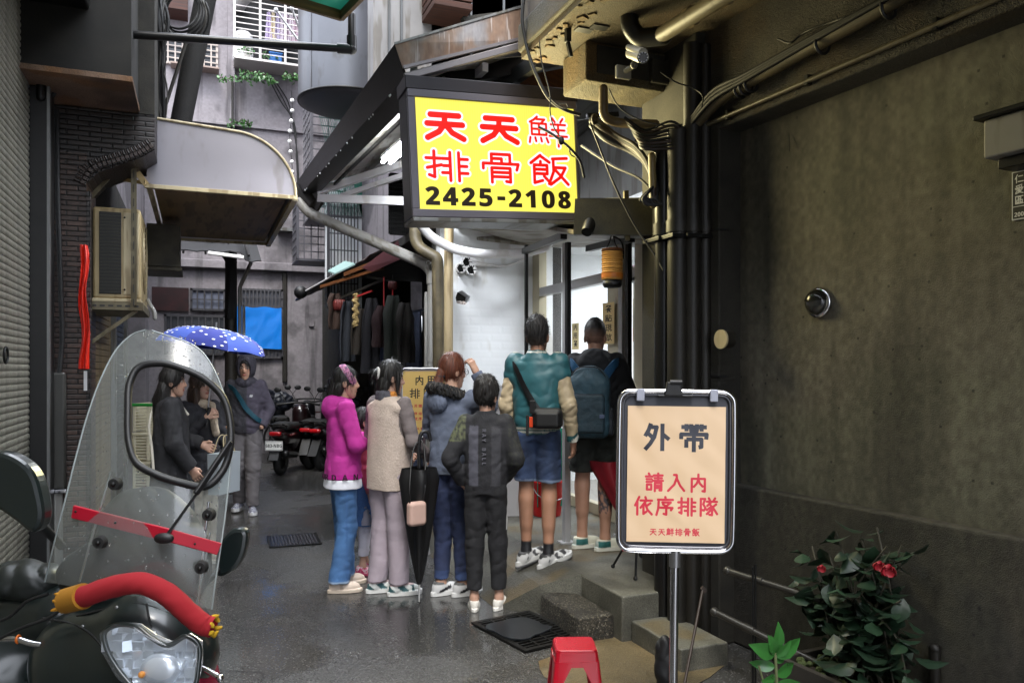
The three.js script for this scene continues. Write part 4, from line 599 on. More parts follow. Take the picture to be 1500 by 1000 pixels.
// ---------- overhead pipes, camera and cables on the right ----------
{
  const g = thing('ceiling_drain', 'white drain pipe with a black elbow below the overhang soffit', 'pipe', at(960, 50, 4.2));
  mesh('pipe', [cyl(at(966, 53, 4.35), at(1110, -36, 3.6), 0.043, 0.043, 18)], std(0x77705f, 0.4, 0, { map: T.grime }), g);
  mesh('coupling', [cyl(at(1008, 27, 4.13), at(1016, 22, 4.09), 0.052), cyl(at(1058, -4, 3.87), at(1066, -9, 3.83), 0.052)], M.tanPipe, g);
  mesh('elbow', pipe([at(921, 8, 4.42), at(923, 40, 4.42), at(936, 56, 4.42), at(972, 52, 4.34)], 0.052, 0.14, 16), M.blackPipe, g);
  const c = at(934, 86, 4.05), cam = thing('security_camera', 'small white bullet security camera on the ceiling beam', 'camera', c);
  const tip = at(942, 84, 3.86), tail = at(924, 78, 4.12); mesh('body', [cyl(tail, tip, 0.028, 0.03, 20), cyl(at(921, 72, 4.1).add(V(0, 0.01, 0)), tip.clone().add(V(0, 0.022, 0)), 0.016, 0.024, 12)], std(0x6e6a5c, 0.4), cam);
  const dir = tip.clone().sub(tail).normalize(); mesh('lens', [cyl(tip, tip.clone().addScaledVector(dir, 0.004), 0.025, 0.025, 20)], M.blackGloss, cam); mesh('led', [...Array(10)].map((_, i) => { const m = frameAt(tail, tip), a = i / 10 * 6.283; return new THREE.SphereGeometry(0.004, 6, 5).translate(...tip.clone().addScaledVector(dir, 0.005).add(V(Math.cos(a) * 0.023, Math.sin(a) * 0.023, 0).transformDirection(m).multiplyScalar(0.023)).toArray()); }), M.steel, cam);
  mesh('arm', [cyl(at(930, 96, 4.12), at(916, 104, 4.18), 0.013), new THREE.SphereGeometry(0.02, 12, 8).translate(...at(929, 95, 4.1).toArray())], std(0x5c584c, 0.4), cam); mesh('mount', box(-0.045, -0.035, -0.012, 0.045, 0.035, 0.012, 0.006).applyMatrix4(new THREE.Matrix4().setPosition(...at(913, 106, 4.24).toArray())), std(0x6e6a5c, 0.4), cam);
  // fat insulated pipe and thin conduit along the beam
  const fat = thing('insulated_pipe', 'fat dark pipe with taped cables running up along the roughcast beam', 'pipe', wl(1100, 120, 0.24));
  mesh('pipe', pipe([wl(1022, 178, 0.24), wl(1060, 138, 0.24), wl(1110, 112, 0.24), wl(1300, 8, 0.24), wl(1420, -70, 0.24)], 0.035, 0.12, 14), M.mossPipe, fat);
  mesh('cable_strand', [0, 1, 2].map((k) => wire([wl(1010, 185 - k * 4, 0.28), wl(1045, 145 - 6 * k, 0.29), wl(1090, 118 - 4 * k, 0.29), wl(1180, 66 - 3 * k, 0.28), wl(1320, -14, 0.28)], 0.012)), M.cable, fat);
  mesh('strap', [1085, 1092, 1100, 1205, 1302].map((px) => { const py = 120 - (px - 1095) * 0.547 + 5; const a = wl(px, py, 0.24); return new THREE.TorusGeometry(0.045, 0.008, 6, 16).rotateY(RW.psi + Math.PI / 2).translate(a.x, a.y, a.z); }), M.black, fat);
  const th = thing('conduit_pipe', 'long thin pale conduit clipped along the roughcast beam', 'pipe', wl(1100, 150, 0.18));
  mesh('pipe', pipe([wl(1028, 186, 0.185), wl(1060, 172, 0.185), wl(1470, -6, 0.185)], 0.0135, 0.05, 12), std(0x666050, 0.4, 0, { map: T.grime }), th);
  mesh('clip', [1068, 1185, 1374].map((px) => { const a = wl(px, 172 - (px - 1060) * 0.434, 0.175); return new THREE.BoxGeometry(0.02, 0.05, 0.04).rotateY(RW.psi).translate(a.x, a.y, a.z); }), M.darkSteel, th);
  const cb = (name, label, pts, r = 0.009, m = M.cable) => tag(mesh(name, wire(pts, r), m), label, 'cable');
  cb('loose_cable', 'frayed black cable end sticking out above the insulated pipe', [wl(1140, 57, 0.2), wl(1160, 62, 0.22), wl(1172, 52, 0.2), wl(1190, 42, 0.21), wl(1214, 34, 0.2), wl(1240, 25, 0.22)], 0.006);
  cb('black_cable', 'thick black cable dropping from the awning corner past the sign', [at(768, -10, 4.9), at(765, 30, 4.9), at(772, 70, 4.9), at(786, 110, 4.85), at(806, 146, 4.8), at(826, 160, 4.8), at(850, 168, 4.85)], 0.011);
  cb('black_cable', 'thin black cable looping in front of the sign', [at(840, -5, 4.6), at(812, 30, 4.7), at(793, 48, 4.75), at(792, 80, 4.75), at(806, 140, 4.7), at(806, 165, 4.7), at(812, 188, 4.7), at(822, 202, 4.7)], 0.004);
  cb('black_cable', 'slack wire bight hanging before the last character of the sign', [at(804, 142, 4.7), at(820, 156, 4.7), at(831, 158, 4.7), at(830, 152, 4.72), at(818, 152, 4.72)], 0.003, M.cableGrey);
  tag(mesh('broken_branch', [wire([at(789, 186, 4.68), at(805, 194, 4.68), at(822, 206, 4.68), at(836, 218, 4.7), at(850, 236, 4.75), at(856, 260, 4.8)], 0.008), new THREE.SphereGeometry(0.02, 8, 6).scale(1, 1.3, 1).translate(...at(822, 206, 4.68).toArray()), wire([at(834, 216, 4.7), at(836, 226, 4.7), at(842, 230, 4.7)], 0.004)], M.cable), 'taped black cable joint hanging in front of the last sign character', 'cable');
  cb('black_cable', 'long thin wire running down from the sign corner past the lantern', [at(866, 184, 4.9), at(880, 220, 4.88), at(900, 270, 4.85), at(930, 330, 4.8), at(962, 378, 4.7), at(972, 396, 4.65)], 0.006);
  cb('black_cable', 'straight dark wire slanting down to the right of the sign', [at(852, 213, 5.3), at(900, 244, 5.0), at(938, 262, 4.8), at(958, 282, 4.7)], 0.008);
  const bun = thing('cable_bundle', 'tangled bundle of brown and black cables between sign and pillar', 'cables', at(900, 190, 4.8));
  const cm = [std(0x241a15, 0.55), M.cable, std(0x2e2018, 0.55), M.darkPipe];
  for (let i = 0; i < 7; i++) mesh('cable', wire([at(866, 172 + i * 2, 4.95), at(880 + i, 180 + i * 4, 4.9), at(905 + i * 3, 198 + i * 4, 4.85), at(930 + i * 3, 212 + i * 5, 4.75), at(950 + i * 2, 240 + i * 6, 4.68), at(956 + i, 300, 4.64)], 0.012 + 0.004 * (i % 3)), cm[i % 4], bun);
  for (let i = 0; i < 8; i++) mesh('cable', wire([at(915 + i * 3, 172 + i * 5, 4.75), at(945, 190 + 4 * i, 4.7 - 0.02 * i), at(985 + i * 3, 178 + i * 6, 4.6), at(1005, 196 + 5 * i, 4.62), at(960 + i * 4, 214 + i * 3, 4.68), at(930 + i * 6, 206 + i * 3, 4.72)], 0.008 + 0.002 * (i % 3)), cm[(i + 1) % 4], bun);
  mesh('tape', new THREE.TorusGeometry(0.03, 0.012, 8, 16).rotateY(0.6).translate(...at(872, 176, 4.93).toArray()), cm[0], bun);
  cb('thin_wire', 'thin wire hanging in an arc below the ceiling beam', [at(892, 130, 4.6), at(905, 154, 4.6), at(930, 172, 4.6), at(975, 184, 4.55), at(1000, 182, 4.5)], 0.004);
  cb('thin_wire', 'thin wire curving from the junction box to the wall corner', [at(968, 105, 4.25), at(990, 120, 4.3), at(1018, 130, 4.35), at(1030, 142, 4.3), at(1028, 158, 4.3)], 0.004);
  const cl = at(866, 325, 5.2); tag(mesh('spot_lamp', [cyl(cl, cl.clone().add(V(-0.06, -0.08, 0.05)), 0.055, 0.035, 18), bar(cl, cl.clone().add(V(0.05, 0.12, 0)), 0.02), wire([cl, cl.clone().add(V(0.05, 0.06, 0)), cl.clone().add(V(0.02, 0.12, 0)), cl.clone().add(V(-0.03, 0.1, 0))], 0.006)], M.darkSteel), 'small dark spotlight at the lower right corner of the sign', 'lamp');
  tag(mesh('cable_tuft', [...Array(7)].map((_, i) => wire([at(958, 272, 4.65), at(950 - i * 2, 282 + i * 2, 4.62), at(942 + 3 * i, 292 + (i % 3) * 4, 4.6), at(946 + 4 * i, 300, 4.6)], 0.009)), M.cable), 'knot of dark cable ends on the pillar above the glazing', 'cable');
}
// ---------- things fixed to the big wall ----------
{
  const c = wl(1201, 443, 0.0), g = thing('bulkhead_lamp', 'round chrome bulkhead lamp on the big plaster wall', 'lamp', c, RW.psi);
  lmesh('rim', lathe([[0.0, 0], [0.078, 0], [0.082, 0.008], [0.078, 0.02], [0.066, 0.024]], 40).rotateX(Math.PI / 2), M.chrome, g);
  lmesh('dome', new THREE.SphereGeometry(0.067, 32, 16, 0, Math.PI * 2, 0, Math.PI / 2).scale(1, 0.85, 1).rotateX(Math.PI / 2).translate(0, 0, 0.016), phys(0x8a8a86, { roughness: 0.08, transmission: 0.85, thickness: 0 }), g);
  lmesh('reflector', new THREE.SphereGeometry(0.062, 24, 12, 0, Math.PI * 2, Math.PI * 0.6, Math.PI * 0.4).scale(1, 0.8, 1).rotateX(Math.PI / 2).translate(0, 0, 0.05), M.steel, g);
  lmesh('hood', new THREE.SphereGeometry(0.0695, 32, 12, Math.PI * 0.05, Math.PI * 0.9, 0, Math.PI / 2).scale(1, 0.86, 1).rotateX(-Math.PI / 2).rotateY(Math.PI).translate(0, 0, 0.016), std(0x24231f, 0.2, 0.4), g);
  const k = wl(1070, 497, 0.16), d = thing('round_stub', 'pale round pipe cap sticking out of the wall column', 'cap', k, RW.psi);
  lmesh('stub', cyl(V(0, 0, 0), V(0, 0, 0.06), 0.05, 0.05, 24), M.darkPipe, d); lmesh('disc', cyl(V(0, 0, 0.06), V(0, 0, 0.072), 0.054, 0.054, 28), M.creamPaint, d);
  const m = wl(1500, 205, 0.0), b = thing('meter_box', 'grey wall box with a small dark roof at the right edge', 'box', m, RW.psi);
  lmesh('body', box(-0.075, -0.075, 0, 0.3, 0.08, 0.14, 0.01), std(0x8a8a88, 0.6, 0, { map: T.grime }), b); lmesh('roof', box(-0.1, 0.08, 0, 0.32, 0.1, 0.17, 0.006), M.darkSteel, b); lmesh('bracket', box(-0.04, -0.12, 0, 0.3, -0.078, 0.1, 0.004), M.darkSteel, b);
  const p = wl(1484, 288, 0.003), s = thing('street_plate', 'black street name plate with white characters at the right edge', 'sign', p, RW.psi);
  const tex = sheet(128, 420, (c, w, h) => { c.fillStyle = '#c8c8c4'; c.fillRect(0, 0, w, h); c.fillStyle = '#0c0c0c'; c.fillRect(9, 9, w - 18, h - 18); c.strokeStyle = '#d8d8d4'; c.lineWidth = 9; c.lineCap = 'round'; [...'仁愛區'].forEach((q, i) => glyph(c, q, 26, 28 + i * 92, w - 52, 76)); c.fillStyle = '#d8d8d4'; c.fillRect(9, 304, w - 18, 5); c.font = 'bold 52px sans-serif'; c.fillText('200', 20, 395); });
  lmesh('plate', box(0, -0.098, 0, 0.06, 0.098, 0.004), M.whitePaint, s); lmesh('face', new THREE.PlaneGeometry(0.058, 0.194).translate(0.03, 0, 0.0065), std(0xffffff, 0.5, 0, { map: tex }), s, true);
}
// ---------- white barrel canopy on the left ----------
{
  const Z0 = -7.45, Z1 = -10.4, top = onZ(320, 187, Z0).y, g = thing('white_canopy', 'white sheet metal canopy with a rounded front edge over the left of the alley', 'canopy', V(0.2, 3.2, Z0));
  const xl = onZ(214, 280, Z0).x, xr = onZ(433, 285, Z0).x, yb = onZ(300, 276, Z0).y, pts = [[xl, yb], [xl + 0.02, top + 0.02], [xl + 0.9 * (xr - xl) * 0.62, top - 0.02]];
  for (let i = 1; i <= 10; i++) { const a = i / 10 * Math.PI / 2; pts.push([lerp(pts[2][0], xr, Math.sin(a)), lerp(yb - 0.01, top - 0.02, Math.cos(a))]); }
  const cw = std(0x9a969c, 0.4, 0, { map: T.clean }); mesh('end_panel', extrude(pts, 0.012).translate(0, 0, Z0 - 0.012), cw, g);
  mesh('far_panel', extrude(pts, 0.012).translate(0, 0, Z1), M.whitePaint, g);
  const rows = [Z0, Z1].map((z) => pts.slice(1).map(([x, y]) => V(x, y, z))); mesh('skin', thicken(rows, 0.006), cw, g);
  mesh('soffit', box(xl + 0.05, yb + 0.02, Z1, xr - 0.06, yb + 0.04, Z0 - 0.02), std(0x8d7550, 0.6, 0, { map: T.grime }), g);
  mesh('edge_trim', [box(xl - 0.015, yb - 0.035, Z0 - 0.03, xr + 0.01, yb, Z0 + 0.012, 0.004), bar(V(xr - 0.01, yb - 0.02, Z0), V(xr - 0.01, yb - 0.02, Z1), 0.05, 0.05), box(xl, yb - 0.03, Z1, xr, yb, Z1 + 0.03), bar(V(xl + 0.02, yb - 0.015, Z0), V(xl + 0.02, yb - 0.015, Z1), 0.04)], M.creamPaint, g);
  const rim = pts.slice(1).map(([x, y]) => V(x, y + 0.006, Z0 + 0.004)); mesh('rim', new THREE.TubeGeometry(new THREE.CatmullRomCurve3(rim, false, 'centripetal'), 60, 0.013, 8), M.creamPaint, g);
  mesh('brace', [bar(V(xl, yb - 0.01, Z0 + 0.02), V(xl - 0.42, top + 0.0, Z0 + 0.02), 0.03, 0.05), bar(V(xl, yb, Z0 + 0.03), V(xl - 0.4, yb + 0.1, Z0 - 0.3), 0.03)], std(0xb8a070, 0.5), g);
}
{ // big rounded sheet steel duct high on the right
  const Z0 = -11.4, a = onZ(446, 118, Z0 + 0.7), xr = 2.5, R = (xr - a.x) / 2 + 0.1, c = V(a.x + R, a.y, Z0), g = thing('steel_duct', 'big rounded grey steel duct hanging high on the right above the alley', 'duct', c), dm = std(0x62646a, 0.4, 0.5, { map: T.clean });
  mesh('shell', new THREE.CylinderGeometry(R, R, 4, 48, 1, true).translate(c.x, c.y + 2, c.z), dm, g); mesh('bottom', new THREE.SphereGeometry(R, 40, 12, 0, Math.PI * 2, Math.PI / 2, Math.PI / 2).scale(1, 0.16, 1).translate(c.x, c.y, c.z), std(0x3c3d41, 0.5, 0.3), g); mesh('rim', new THREE.TorusGeometry(R, 0.02, 8, 60).rotateX(Math.PI / 2).translate(c.x, c.y, c.z), M.darkSteel, g); mesh('seam', [0.6, 2.0].map((t) => cyl(V(c.x - R * Math.cos(t), c.y, c.z + R * Math.sin(t)), V(c.x - R * Math.cos(t), c.y + 4, c.z + R * Math.sin(t)), 0.014)), dm, g);
}
{ // teal roof corner at the top and the black pipe that drains it
  const h = 4.32, c = onY(500, 27, h), l = onY(383, -8, h), r = onY(542, -8, h), f = V(-0.1, h, -3.8), g = thing('teal_roof', 'translucent teal roof sheet with a wooden edge, its corner showing at the top', 'roof', c);
  mesh('sheet', slab([c, V(-0.1, h, lerp(c.z, l.z, (c.x + 0.1) / (c.x - l.x))), f, V(1.5, h, -3.8)].map((p) => p.clone().setY(h + 0.06)), 0.02), phys(0x4fae9c, { roughness: 0.5, transmission: 0.45, thickness: 0 }), g);
  mesh('edge_board', [bar(c.clone().setY(h + 0.02), l.clone().setY(h + 0.02), 0.03, 0.075), bar(c.clone().setY(h + 0.02), V(1.5, h + 0.02, -3.8), 0.03, 0.075)], std(0x8a8664, 0.7, 0, { map: T.wood }), g);
  mesh('purlin', [0.05, 0.35, 0.65, 0.95].map((t) => bar(V(lerp(-0.05, 0.98, t), h + 0.03, c.z + 0.3), V(lerp(-0.05, 1.4, t), h + 0.03, -3.8), 0.04)), M.alu, g);
  const e = at(515, 72, 6.15), s = at(64, 42, 5.75), p = thing('black_pipe', 'long black drain pipe crossing the alley below the teal roof', 'pipe', s);
  mesh('pipe', pipe([s, e, e.clone().setY(h + 0.05)], 0.03, 0.04, 14), M.blackPipe, p);
  mesh('elbow', [new THREE.SphereGeometry(0.042, 14, 10).translate(...e.toArray()), cyl(e, e.clone().add(V(0, 0.1, 0)), 0.04), cyl(e, e.clone().lerp(s, 0.05), 0.04)], M.blackPipe, p);
  mesh('wall_elbow', pipe([at(66, 42, 5.75), s.clone().add(V(-0.02, 0, 0)), s.clone().add(V(-0.02, -0.5, 0))], 0.034, 0.05, 12), M.blackPipe, p);
}
{ // leaning pole and hanging cable bundle
  const a = at(262, 192, 8.2), b = at(300, 0, 8.0), k = b.clone().sub(a), t = b.clone().addScaledVector(k, 1.2), foot = a.clone().addScaledVector(k, -0.12);
  tag(mesh('leaning_pole', [cyl(foot, t, 0.105, 0.1, 28), bar(foot, V(-0.85, foot.y - 0.15, foot.z - 0.2), 0.1)], std(0x1b1a19, 0.7, 0, { map: T.dark, bumpMap: T.grain, bumpScale: 0.004 })), 'thick dark leaning utility pole rising behind the white canopy', 'pole');
  const g = thing('cable_bundle', 'messy hanging bundle of black cables left of the leaning pole', 'cables', at(225, 90, 7));
  for (let i = 0; i < 16; i++) { const x = 208 + i * 2.2, w = rr(-12, 12); mesh('cable', wire([at(x + w, -20, 7), at(x + rr(-10, 10), 30, 6.9 + rr(-0.1, 0.1)), at(x + rr(-8, 8), 80, 6.95), at(x + rr(-6, 6), 130, 7), at(222 + i * 1.3, 182, 7.05)], rr(0.006, 0.018)), i % 4 === 3 ? M.cableGrey : M.cable, g); }
  for (let i = 0; i < 5; i++) { const cx = 262 + i * 3, cy = 12 + i * 3, pts = []; for (let k = 0; k <= 12; k++) { const A = k / 12 * Math.PI * 1.5 - 0.6; pts.push(at(cx + Math.cos(A) * (28 + i), cy + Math.sin(A) * (30 + i * 2), 7 + 0.03 * Math.sin(k + i))); } mesh('coil', wire(pts, 0.011), i === 3 ? M.cableGrey : M.cable, g); }
  mesh('bracket_post', [bar(at(200, 60, 7.1), at(215, 165, 7.1), 0.05, 0.06), bar(at(232, 50, 7.1), at(234, 180, 7.1), 0.05, 0.05)], M.darkSteel, g);
  mesh('diagonal_rod', cyl(at(276, 50, 7.2), at(240, 160, 7.2), 0.016), M.darkPipe, g);
  mesh('connector', [...Array(5)].map((_, i) => cyl(at(218 + 4 * hash(i, 1, 1), 30 + i * 26, 6.85), at(222 + 4 * hash(i, 2, 1), 38 + i * 26, 6.85), 0.014)), M.alu, g);
  for (let i = 0; i < 3; i++) tag(mesh('black_cable', wire([at(75 + i * 4, 140 - i * 8, 5.9), at(95 + 5 * i, 110 - i * 5, 5.9), at(128, 42, 5.95), at(150 + i * 8, 8, 6), at(190 + i * 10, -20, 6.1)], 0.02 - i * 0.005), M.cable), ['thickest', 'middle', 'thinnest'][i] + ' of three cables crossing the dark upper left corner', 'cable');
  tag(mesh('black_cable', wire([at(140, -6, 6), at(165, 12, 6.1), at(186, 18, 6.3), at(205, 10, 6.6), at(220, 6, 6.9)], 0.014), M.cableGrey), 'drooping grey cable at the very top left', 'cable');
}
{ // air conditioner on its bracket
  const c = V(-0.63, 2.12, -7.75), g = thing('air_conditioner', 'cream outdoor air conditioner unit mounted under the tiled arch', 'air conditioner', c);
  lmesh('case', box(-0.18, 0.06, -0.47, 0.18, 0.82, 0.47, 0.025), std(0xb8a67e, 0.5, 0.1, { map: T.grime }), g);
  lmesh('grille', box(-0.13, 0.1, 0.47, 0.035, 0.78, 0.478, 0.004), std(0x14140f, 0.6), g);
  lmesh('fin', [...Array(24)].map((_, i) => box(-0.125, 0.115 + i * 0.0275, 0.478, 0.03, 0.119 + i * 0.0275, 0.481)), std(0x3a382e, 0.5, 0.4), g);
  lmesh('cover', box(0.05, 0.1, 0.47, 0.165, 0.78, 0.476, 0.004), M.creamPaint, g);
  lmesh('fan_guard', [...Array(6)].map((_, i) => new THREE.TorusGeometry(0.05 + i * 0.05, 0.005, 6, 32).rotateY(Math.PI / 2).translate(0.185, 0.45, -0.05)), M.creamPaint, g);
  lmesh('base', box(-0.185, 0.035, -0.475, 0.185, 0.065, 0.475, 0.006), M.creamPaint, g);
  lmesh('screw', [[0.06, 0.74], [0.06, 0.14]].map(([x, y]) => new THREE.SphereGeometry(0.008, 8, 6).translate(x, y, 0.478)), M.darkSteel, g);
  const f = thing('steel_support', 'slotted angle steel frame carrying the cream air conditioner', 'bracket', c);
  const slot = (a, b, w, o) => { const out = [], n = 14; for (let i = 0; i < n; i++) out.push(bar(a.clone().lerp(b, (i + 0.15) / n).add(o), a.clone().lerp(b, (i + 0.7) / n).add(o), w * 0.35, 0.006)); return out; };
  const st = std(0x77705c, 0.5, 0.4, { map: T.grime }), up = [[-0.25, 0.5, 0, 0.9], [0.13, 0.49, -0.02, 1.65]], rails = [];
  for (const [x, z, y0, y1] of up) { lmesh('upright', box(x - 0.022, y0, z - 0.004, x + 0.022, y1, z + 0.004), st, f); tag(lmesh('slot', slot(V(x, y0, z), V(x, y1, z), 0.04, V(0, 0, 0.005)), M.black, f), undefined, undefined, undefined, 'stuff'); }
  lmesh('rail', [box(-0.28, -0.03, 0.485, 0.2, 0.033, 0.492), box(-0.28, -0.03, -0.49, 0.2, 0.03, -0.484), box(0.19, -0.03, -0.5, 0.197, 0.03, 0.5), box(-0.28, -0.032, -0.5, 0.2, -0.026, 0.5)], st, f);
  tag(lmesh('slot', [...Array(7)].map((_, i) => box(-0.25 + i * 0.063, -0.006, 0.4925, -0.212 + i * 0.063, 0.008, 0.494)), M.black, f), undefined, undefined, undefined, 'stuff');
  lmesh('strut', [bar(V(0.15, -0.03, 0.45), V(-0.25, -0.35, 0.45), 0.03), bar(V(0.1, 1.3, 0.4), V(-0.2, 0.9, 0.4), 0.03), box(-0.25, 1.25, 0.44, 0.16, 1.29, 0.446)], st, f);
  tag(mesh('drain_elbow', pipe([at(216, 440, 7.15), at(219, 446, 7.05), at(226, 456, 7.05), at(226, 466, 7.05)], 0.018, 0.04, 10), M.greyPipe), 'short white wrapped pipe elbow at the air conditioner corner', 'pipe');
}
{ // small things along the left wall
  const q = onX(86, 545, -0.92), z = -6.93, g = thing('grey_conduit_box', 'tall grey pipe cover standing against the tiled pier', 'pipe cover', V(-1.0, 0, z));
  const a = onZ(75, 545, z), b = onZ(96, 715, z); mesh('cover', box(a.x, b.y, z - 0.04, b.x, a.y, z + 0.05, 0.02), std(0x43423e, 0.45, 0.1), g); mesh('pipe', box(a.x + 0.02, 0, z - 0.02, b.x - 0.02, b.y, z + 0.03, 0.02), M.greyPipe, g); mesh('clamp', box(a.x - 0.01, b.y - 0.03, z - 0.05, b.x + 0.01, b.y, z + 0.06, 0.008), M.chrome, g);
  tag(mesh('black_cable', wire([onZ(82, 160, -6.95), onZ(84, 300, -6.93), onZ(88, 420, -6.93), onZ(90, 500, -6.93), onZ(86, 548, -6.9)], 0.018), M.cable), 'thick black cable hanging down the tiled pier into the grey cover', 'cable');
  tag(mesh('white_pipe', [pipe([onZ(66, 700, -6.8), onZ(67, 790, -6.8)], 0.02, 0.02)], M.whitePaint), 'short white pipe low beside the shutter guide post', 'pipe');
  const rows = []; const top = onZ(123, 360, -7.0), bot = onZ(125, 540, -7.0); for (let j = 0; j <= 16; j++) { const r = []; for (let i = 0; i <= 6; i++) { const w = 0.045 + 0.008 * Math.sin(j * 0.9) + 0.015 * Math.min(1, j / 8), p = top.clone().lerp(bot, j / 16); r.push(p.add(V((i / 6 - 0.5) * w + 0.01 * Math.sin(j * 0.7), 0, 0.03 * Math.sin(i * 1.9 + j * 0.35) + 0.05))); } rows.push(r); }
  tag(mesh('red_banner', thicken(rows, 0.004), phys(0xd82a18, { roughness: 0.4 })), 'narrow crumpled red plastic banner hanging at the pier edge', 'banner');
  tag(mesh('paper_strip', box(onZ(122, 545, -6.96).x, onZ(122, 572, -6.96).y, -6.965, onZ(127, 545, -6.96).x, onZ(122, 543, -6.96).y, -6.96), M.whitePaint), 'small white paper strip below the red banner', 'paper');
  tag(mesh('vent_box', [box(-0.5, 2.67, -9.6, -0.18, 3.12, -9.0, 0.01), box(-0.52, 2.63, -9.62, -0.16, 2.67, -8.98, 0.006)], std(0x5d5848, 0.5, 0.3, { map: T.dark })), 'dark box duct hanging below the white canopy', 'duct');
  // tattered black awning and post at the end
  const aw = thing('black_awning', 'tattered black awning sheet under the far edge of the white canopy', 'awning', onZ(340, 365, -12.6)); const A = onZ(255, 352, -12.4), B = onZ(382, 352, -12.4), rs = []; for (let j = 0; j <= 6; j++) { const r = []; for (let i = 0; i <= 16; i++) r.push(V(lerp(A.x, B.x, i / 16), lerp(A.y + 0.35, A.y - 0.15 - (i > 12 ? 0.12 : 0), j / 6) + 0.02 * noise3(i * 0.5, j, 3), lerp(-13.9, -12.3, j / 6))); rs.push(r); }
  mesh('cover', thicken(rs, 0.015), std(0x1c1c1e, 0.6), aw); mesh('rib', [0.1, 0.35, 0.6, 0.85].map((t) => bar(V(lerp(A.x, B.x, t), A.y + 0.3, -13.9), V(lerp(A.x, B.x, t), A.y - 0.18, -12.3), 0.03)), M.darkSteel, aw);
  tag(mesh('lamp_tube', [bar(onZ(304, 370, -12.2), onZ(357, 377, -12.2), 0.06, 0.05, 0.01)], std(0xf2f2ee, 0.4)), 'unlit white tube lamp under the black awning', 'lamp');
  const pt = onZ(338, 590, -13.3); const post = thing('dark_post', 'dark post wrapped in cables and pipes left of the blue sheet', 'post', V(pt.x, 0, -13.3)); mesh('shaft', cyl(V(pt.x, 0, -13.3), V(pt.x, 3.6, -13.3), 0.1, 0.09), M.darkPipe, post); mesh('conduit', [pipe([V(pt.x + 0.13, 0, -13.25), V(pt.x + 0.13, 2.9, -13.25), V(pt.x + 0.3, 3.3, -13.25)], 0.03), pipe([V(pt.x + 0.19, 0, -13.25), V(pt.x + 0.19, 2.6, -13.25)], 0.025)], M.greyPipe, post);
  mesh('cable', [...Array(6)].map((_, i) => wire([V(pt.x - 0.6 + i * 0.1, 3.75, -13.0), V(pt.x - 0.3 + i * 0.06, 3.55 - 0.03 * i, -13.1), V(pt.x - 0.04 + 0.02 * i, 3.2, -13.17), V(pt.x - 0.05 + 0.02 * i, 2.4, -13.18)], 0.015)), M.cable, post);
  // green and white crates on the left, seen through the windscreen
  const cr = onY(203, 760, 0); cr.x = Math.max(cr.x, -0.82);
  const crate = (label, y, col, top) => { const o = thing('plastic_crate', label, 'crate', V(cr.x + 0.2, y, cr.z - 0.1), -0.35, 'stacked crates'); const s = [], w = 0.22, d = 0.16, h = 0.3; for (let r = 0; r < 9; r++) { s.push(box(-w, 0.012 + r * 0.032, d - 0.012, w, 0.028 + r * 0.032, d, 0.004)); } for (let c = 0; c < 4; c++) s.push(box(-w + c * w * 0.66, 0, d - 0.013, -w + c * w * 0.66 + 0.03, h, d + 0.001, 0.004)); s.push(box(-w, 0, -d, -w + 0.012, h, d), box(w - 0.012, 0, -d, w, h, d), box(-w, 0, -d, w, h, -d + 0.012)); lmesh('body', s, col, o); lmesh('rim', [box(-w - 0.01, h - 0.03, d - 0.005, w + 0.01, h, d + 0.012, 0.006), box(-w - 0.01, h - 0.03, -d - 0.012, w + 0.01, h, -d + 0.005, 0.006), box(-w - 0.012, h - 0.03, -d, -w + 0.005, h, d), box(w - 0.005, h - 0.03, -d, w + 0.012, h, d)], top, o); };
  crate('lowest orange plastic crate of the stack behind the windscreen', 0.0, std(0xc2401c, 0.4), std(0xc2401c, 0.4)); crate('second crate of the stack, cream with long slots', 0.31, std(0xd9d2b8, 0.4), std(0xd9d2b8, 0.4)); crate('third crate of the stack, cream below a green one', 0.62, std(0xd9d2b8, 0.4), std(0xd9d2b8, 0.4)); crate('topmost crate of the stack with a green rim', 0.93, std(0xd9d2b8, 0.4), std(0x1f9a3c, 0.4));
}
